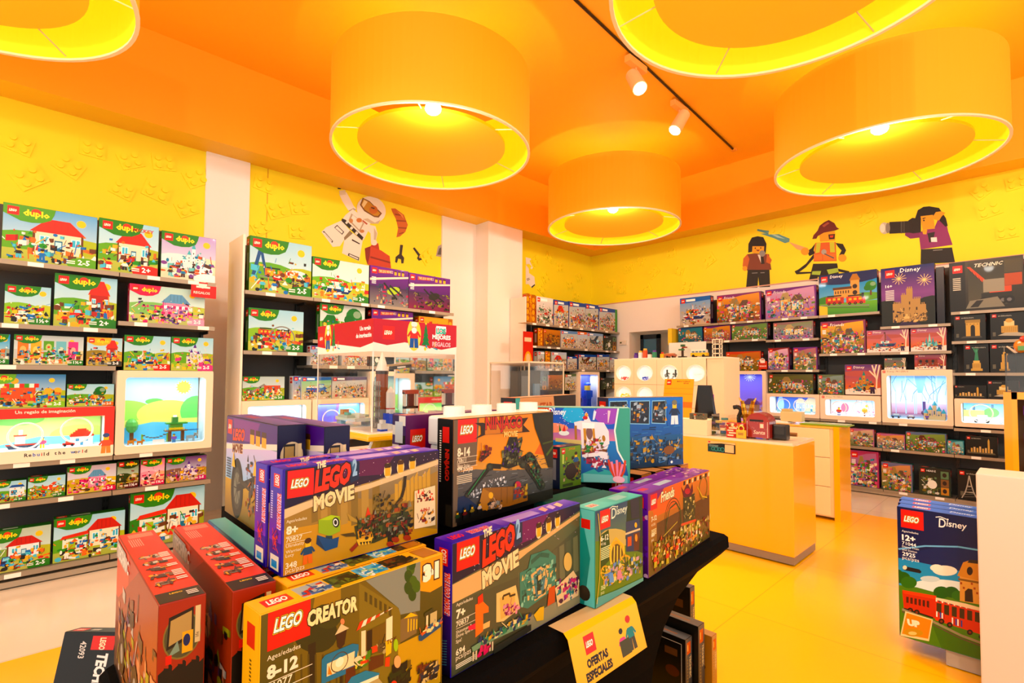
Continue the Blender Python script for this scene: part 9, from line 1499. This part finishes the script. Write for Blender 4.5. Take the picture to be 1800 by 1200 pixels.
WP_PHOTO = [([(-1.072,3.41),(-0.908,3.451),(-0.878,3.531),(-0.799,3.518),(-0.78,3.364),(-0.741,3.187),(-0.894,3.186),(-1.056,3.183)],'8a2468'),([(-1.21,3.446),(-1.071,3.423),(-1.059,3.341),(-1.161,3.345),(-1.216,3.402)],'7a1f5c'),([(-0.985,3.381),(-0.909,3.385),(-0.931,3.259),(-0.968,3.259)],'1c1418'),([(-1.054,3.183),(-0.747,3.155),(-0.722,2.963),(-1.06,2.992)],'12100e'),([(-0.932,3.154),(-0.839,3.147),(-0.839,3.137),(-0.933,3.144)],'8a8a86'),([(-0.952,3.32),(-0.892,3.313),(-0.889,3.251),(-0.949,3.262)],'f0ece4'),([(-1.105,3.606),(-1.076,3.705),(-1.017,3.736),(-0.96,3.729),(-0.862,3.684),(-0.798,3.537),(-0.782,3.437),(-0.806,3.43),(-0.84,3.486),(-0.905,3.586),(-0.981,3.603),(-1.079,3.562)],'100e0c'),([(-1.05,3.619),(-0.924,3.61),(-0.908,3.427),(-1.03,3.435)],'eaa60e'),([(-1.031,3.589),(-0.997,3.592),(-1.001,3.582),(-1.028,3.574)],'14100c'),([(-1.007,3.554),(-1.01,3.546),(-1.017,3.544),(-1.024,3.549),(-1.026,3.558),(-1.023,3.566),(-1.016,3.569),(-1.01,3.563)],'14100c'),([(-0.924,3.59),(-0.895,3.638),(-0.845,3.636),(-0.801,3.606),(-0.838,3.571),(-0.865,3.523),(-0.916,3.549)],'eaa60e'),([(-1.038,3.436),(-0.984,3.425),(-0.995,3.37),(-1.028,3.379)],'eaa60e'),([(-1.177,3.591),(-1.133,3.617),(-1.047,3.58),(-1.05,3.406),(-1.131,3.41),(-1.17,3.428)],'14120e'),([(-1.381,3.615),(-1.167,3.582),(-1.166,3.427),(-1.384,3.455)],'1c1a16'),([(-1.258,3.594),(-1.241,3.59),(-1.244,3.433),(-1.26,3.436)],'4a4842'),([(-1.227,3.59),(-1.217,3.587),(-1.22,3.43),(-1.23,3.432)],'4a4842'),([(-1.382,3.53),(-1.388,3.497),(-1.404,3.472),(-1.426,3.461),(-1.45,3.466),(-1.472,3.486),(-1.487,3.517),(-1.492,3.553),(-1.486,3.587),(-1.47,3.612),(-1.447,3.623),(-1.423,3.617),(-1.402,3.597),(-1.387,3.566)],'c8c4b0'),([(-1.428,3.54),(-1.432,3.513),(-1.44,3.493),(-1.452,3.484),(-1.465,3.486),(-1.477,3.501),(-1.485,3.524),(-1.487,3.552),(-1.484,3.579),(-1.475,3.599),(-1.463,3.608),(-1.45,3.605),(-1.438,3.591),(-1.431,3.567)],'ecead8'),([(-1.374,3.531),(-1.377,3.5),(-1.384,3.477),(-1.395,3.465),(-1.406,3.467),(-1.415,3.483),(-1.422,3.509),(-1.424,3.541),(-1.421,3.572),(-1.414,3.596),(-1.403,3.608),(-1.392,3.606),(-1.382,3.589),(-1.376,3.563)],'8a867a')]
def decal(shapes, wall, name, lab):
    m = MB(); k = 0
    for pts, c in shapes:
        k += 1
        if wall == 'L': m.face([(XW+.004+.0001*k, y, z) for y, z in pts], c)
        else: m.face([(x, YW-.004-.0001*k, z) for x, z in pts], c)
    if 1:
        lo = [min(p[i] for s, _ in shapes for p in s) for i in (0, 1)]; hi = [max(p[i] for s, _ in shapes for p in s) for i in (0, 1)]
    tag(m.build(name, PAINT), lab, 'wall print', 'printed figures on the yellow wall')
decal(WP_ASTRO, 'L', 'wall_decal', 'printed toy astronaut in a white suit holding a red case, left yellow wall')
decal(WP_CROISSANT, 'L', 'wall_decal', 'printed orange croissant right of the toy astronaut')
decal(WP_TOOLS, 'L', 'wall_decal', 'printed black spanners below the croissant')
decal(WP_KNIGHT, 'L', 'wall_decal', 'printed grey toy knight cut off by the second white column')
decal(WP_GLOVE, 'L', 'wall_decal', 'printed white toy arm and leg peeking out right of the pillar')
decal(WP_REPORTER, 'B', 'wall_decal', 'printed toy reporter with black bob and microphone, far yellow wall')
decal(WP_FIREMAN, 'B', 'wall_decal', 'printed toy firefighter in a dark red helmet spraying teal water')
decal(WP_PHOTO, 'B', 'wall_decal', 'printed toy photographer in purple with a long black camera')
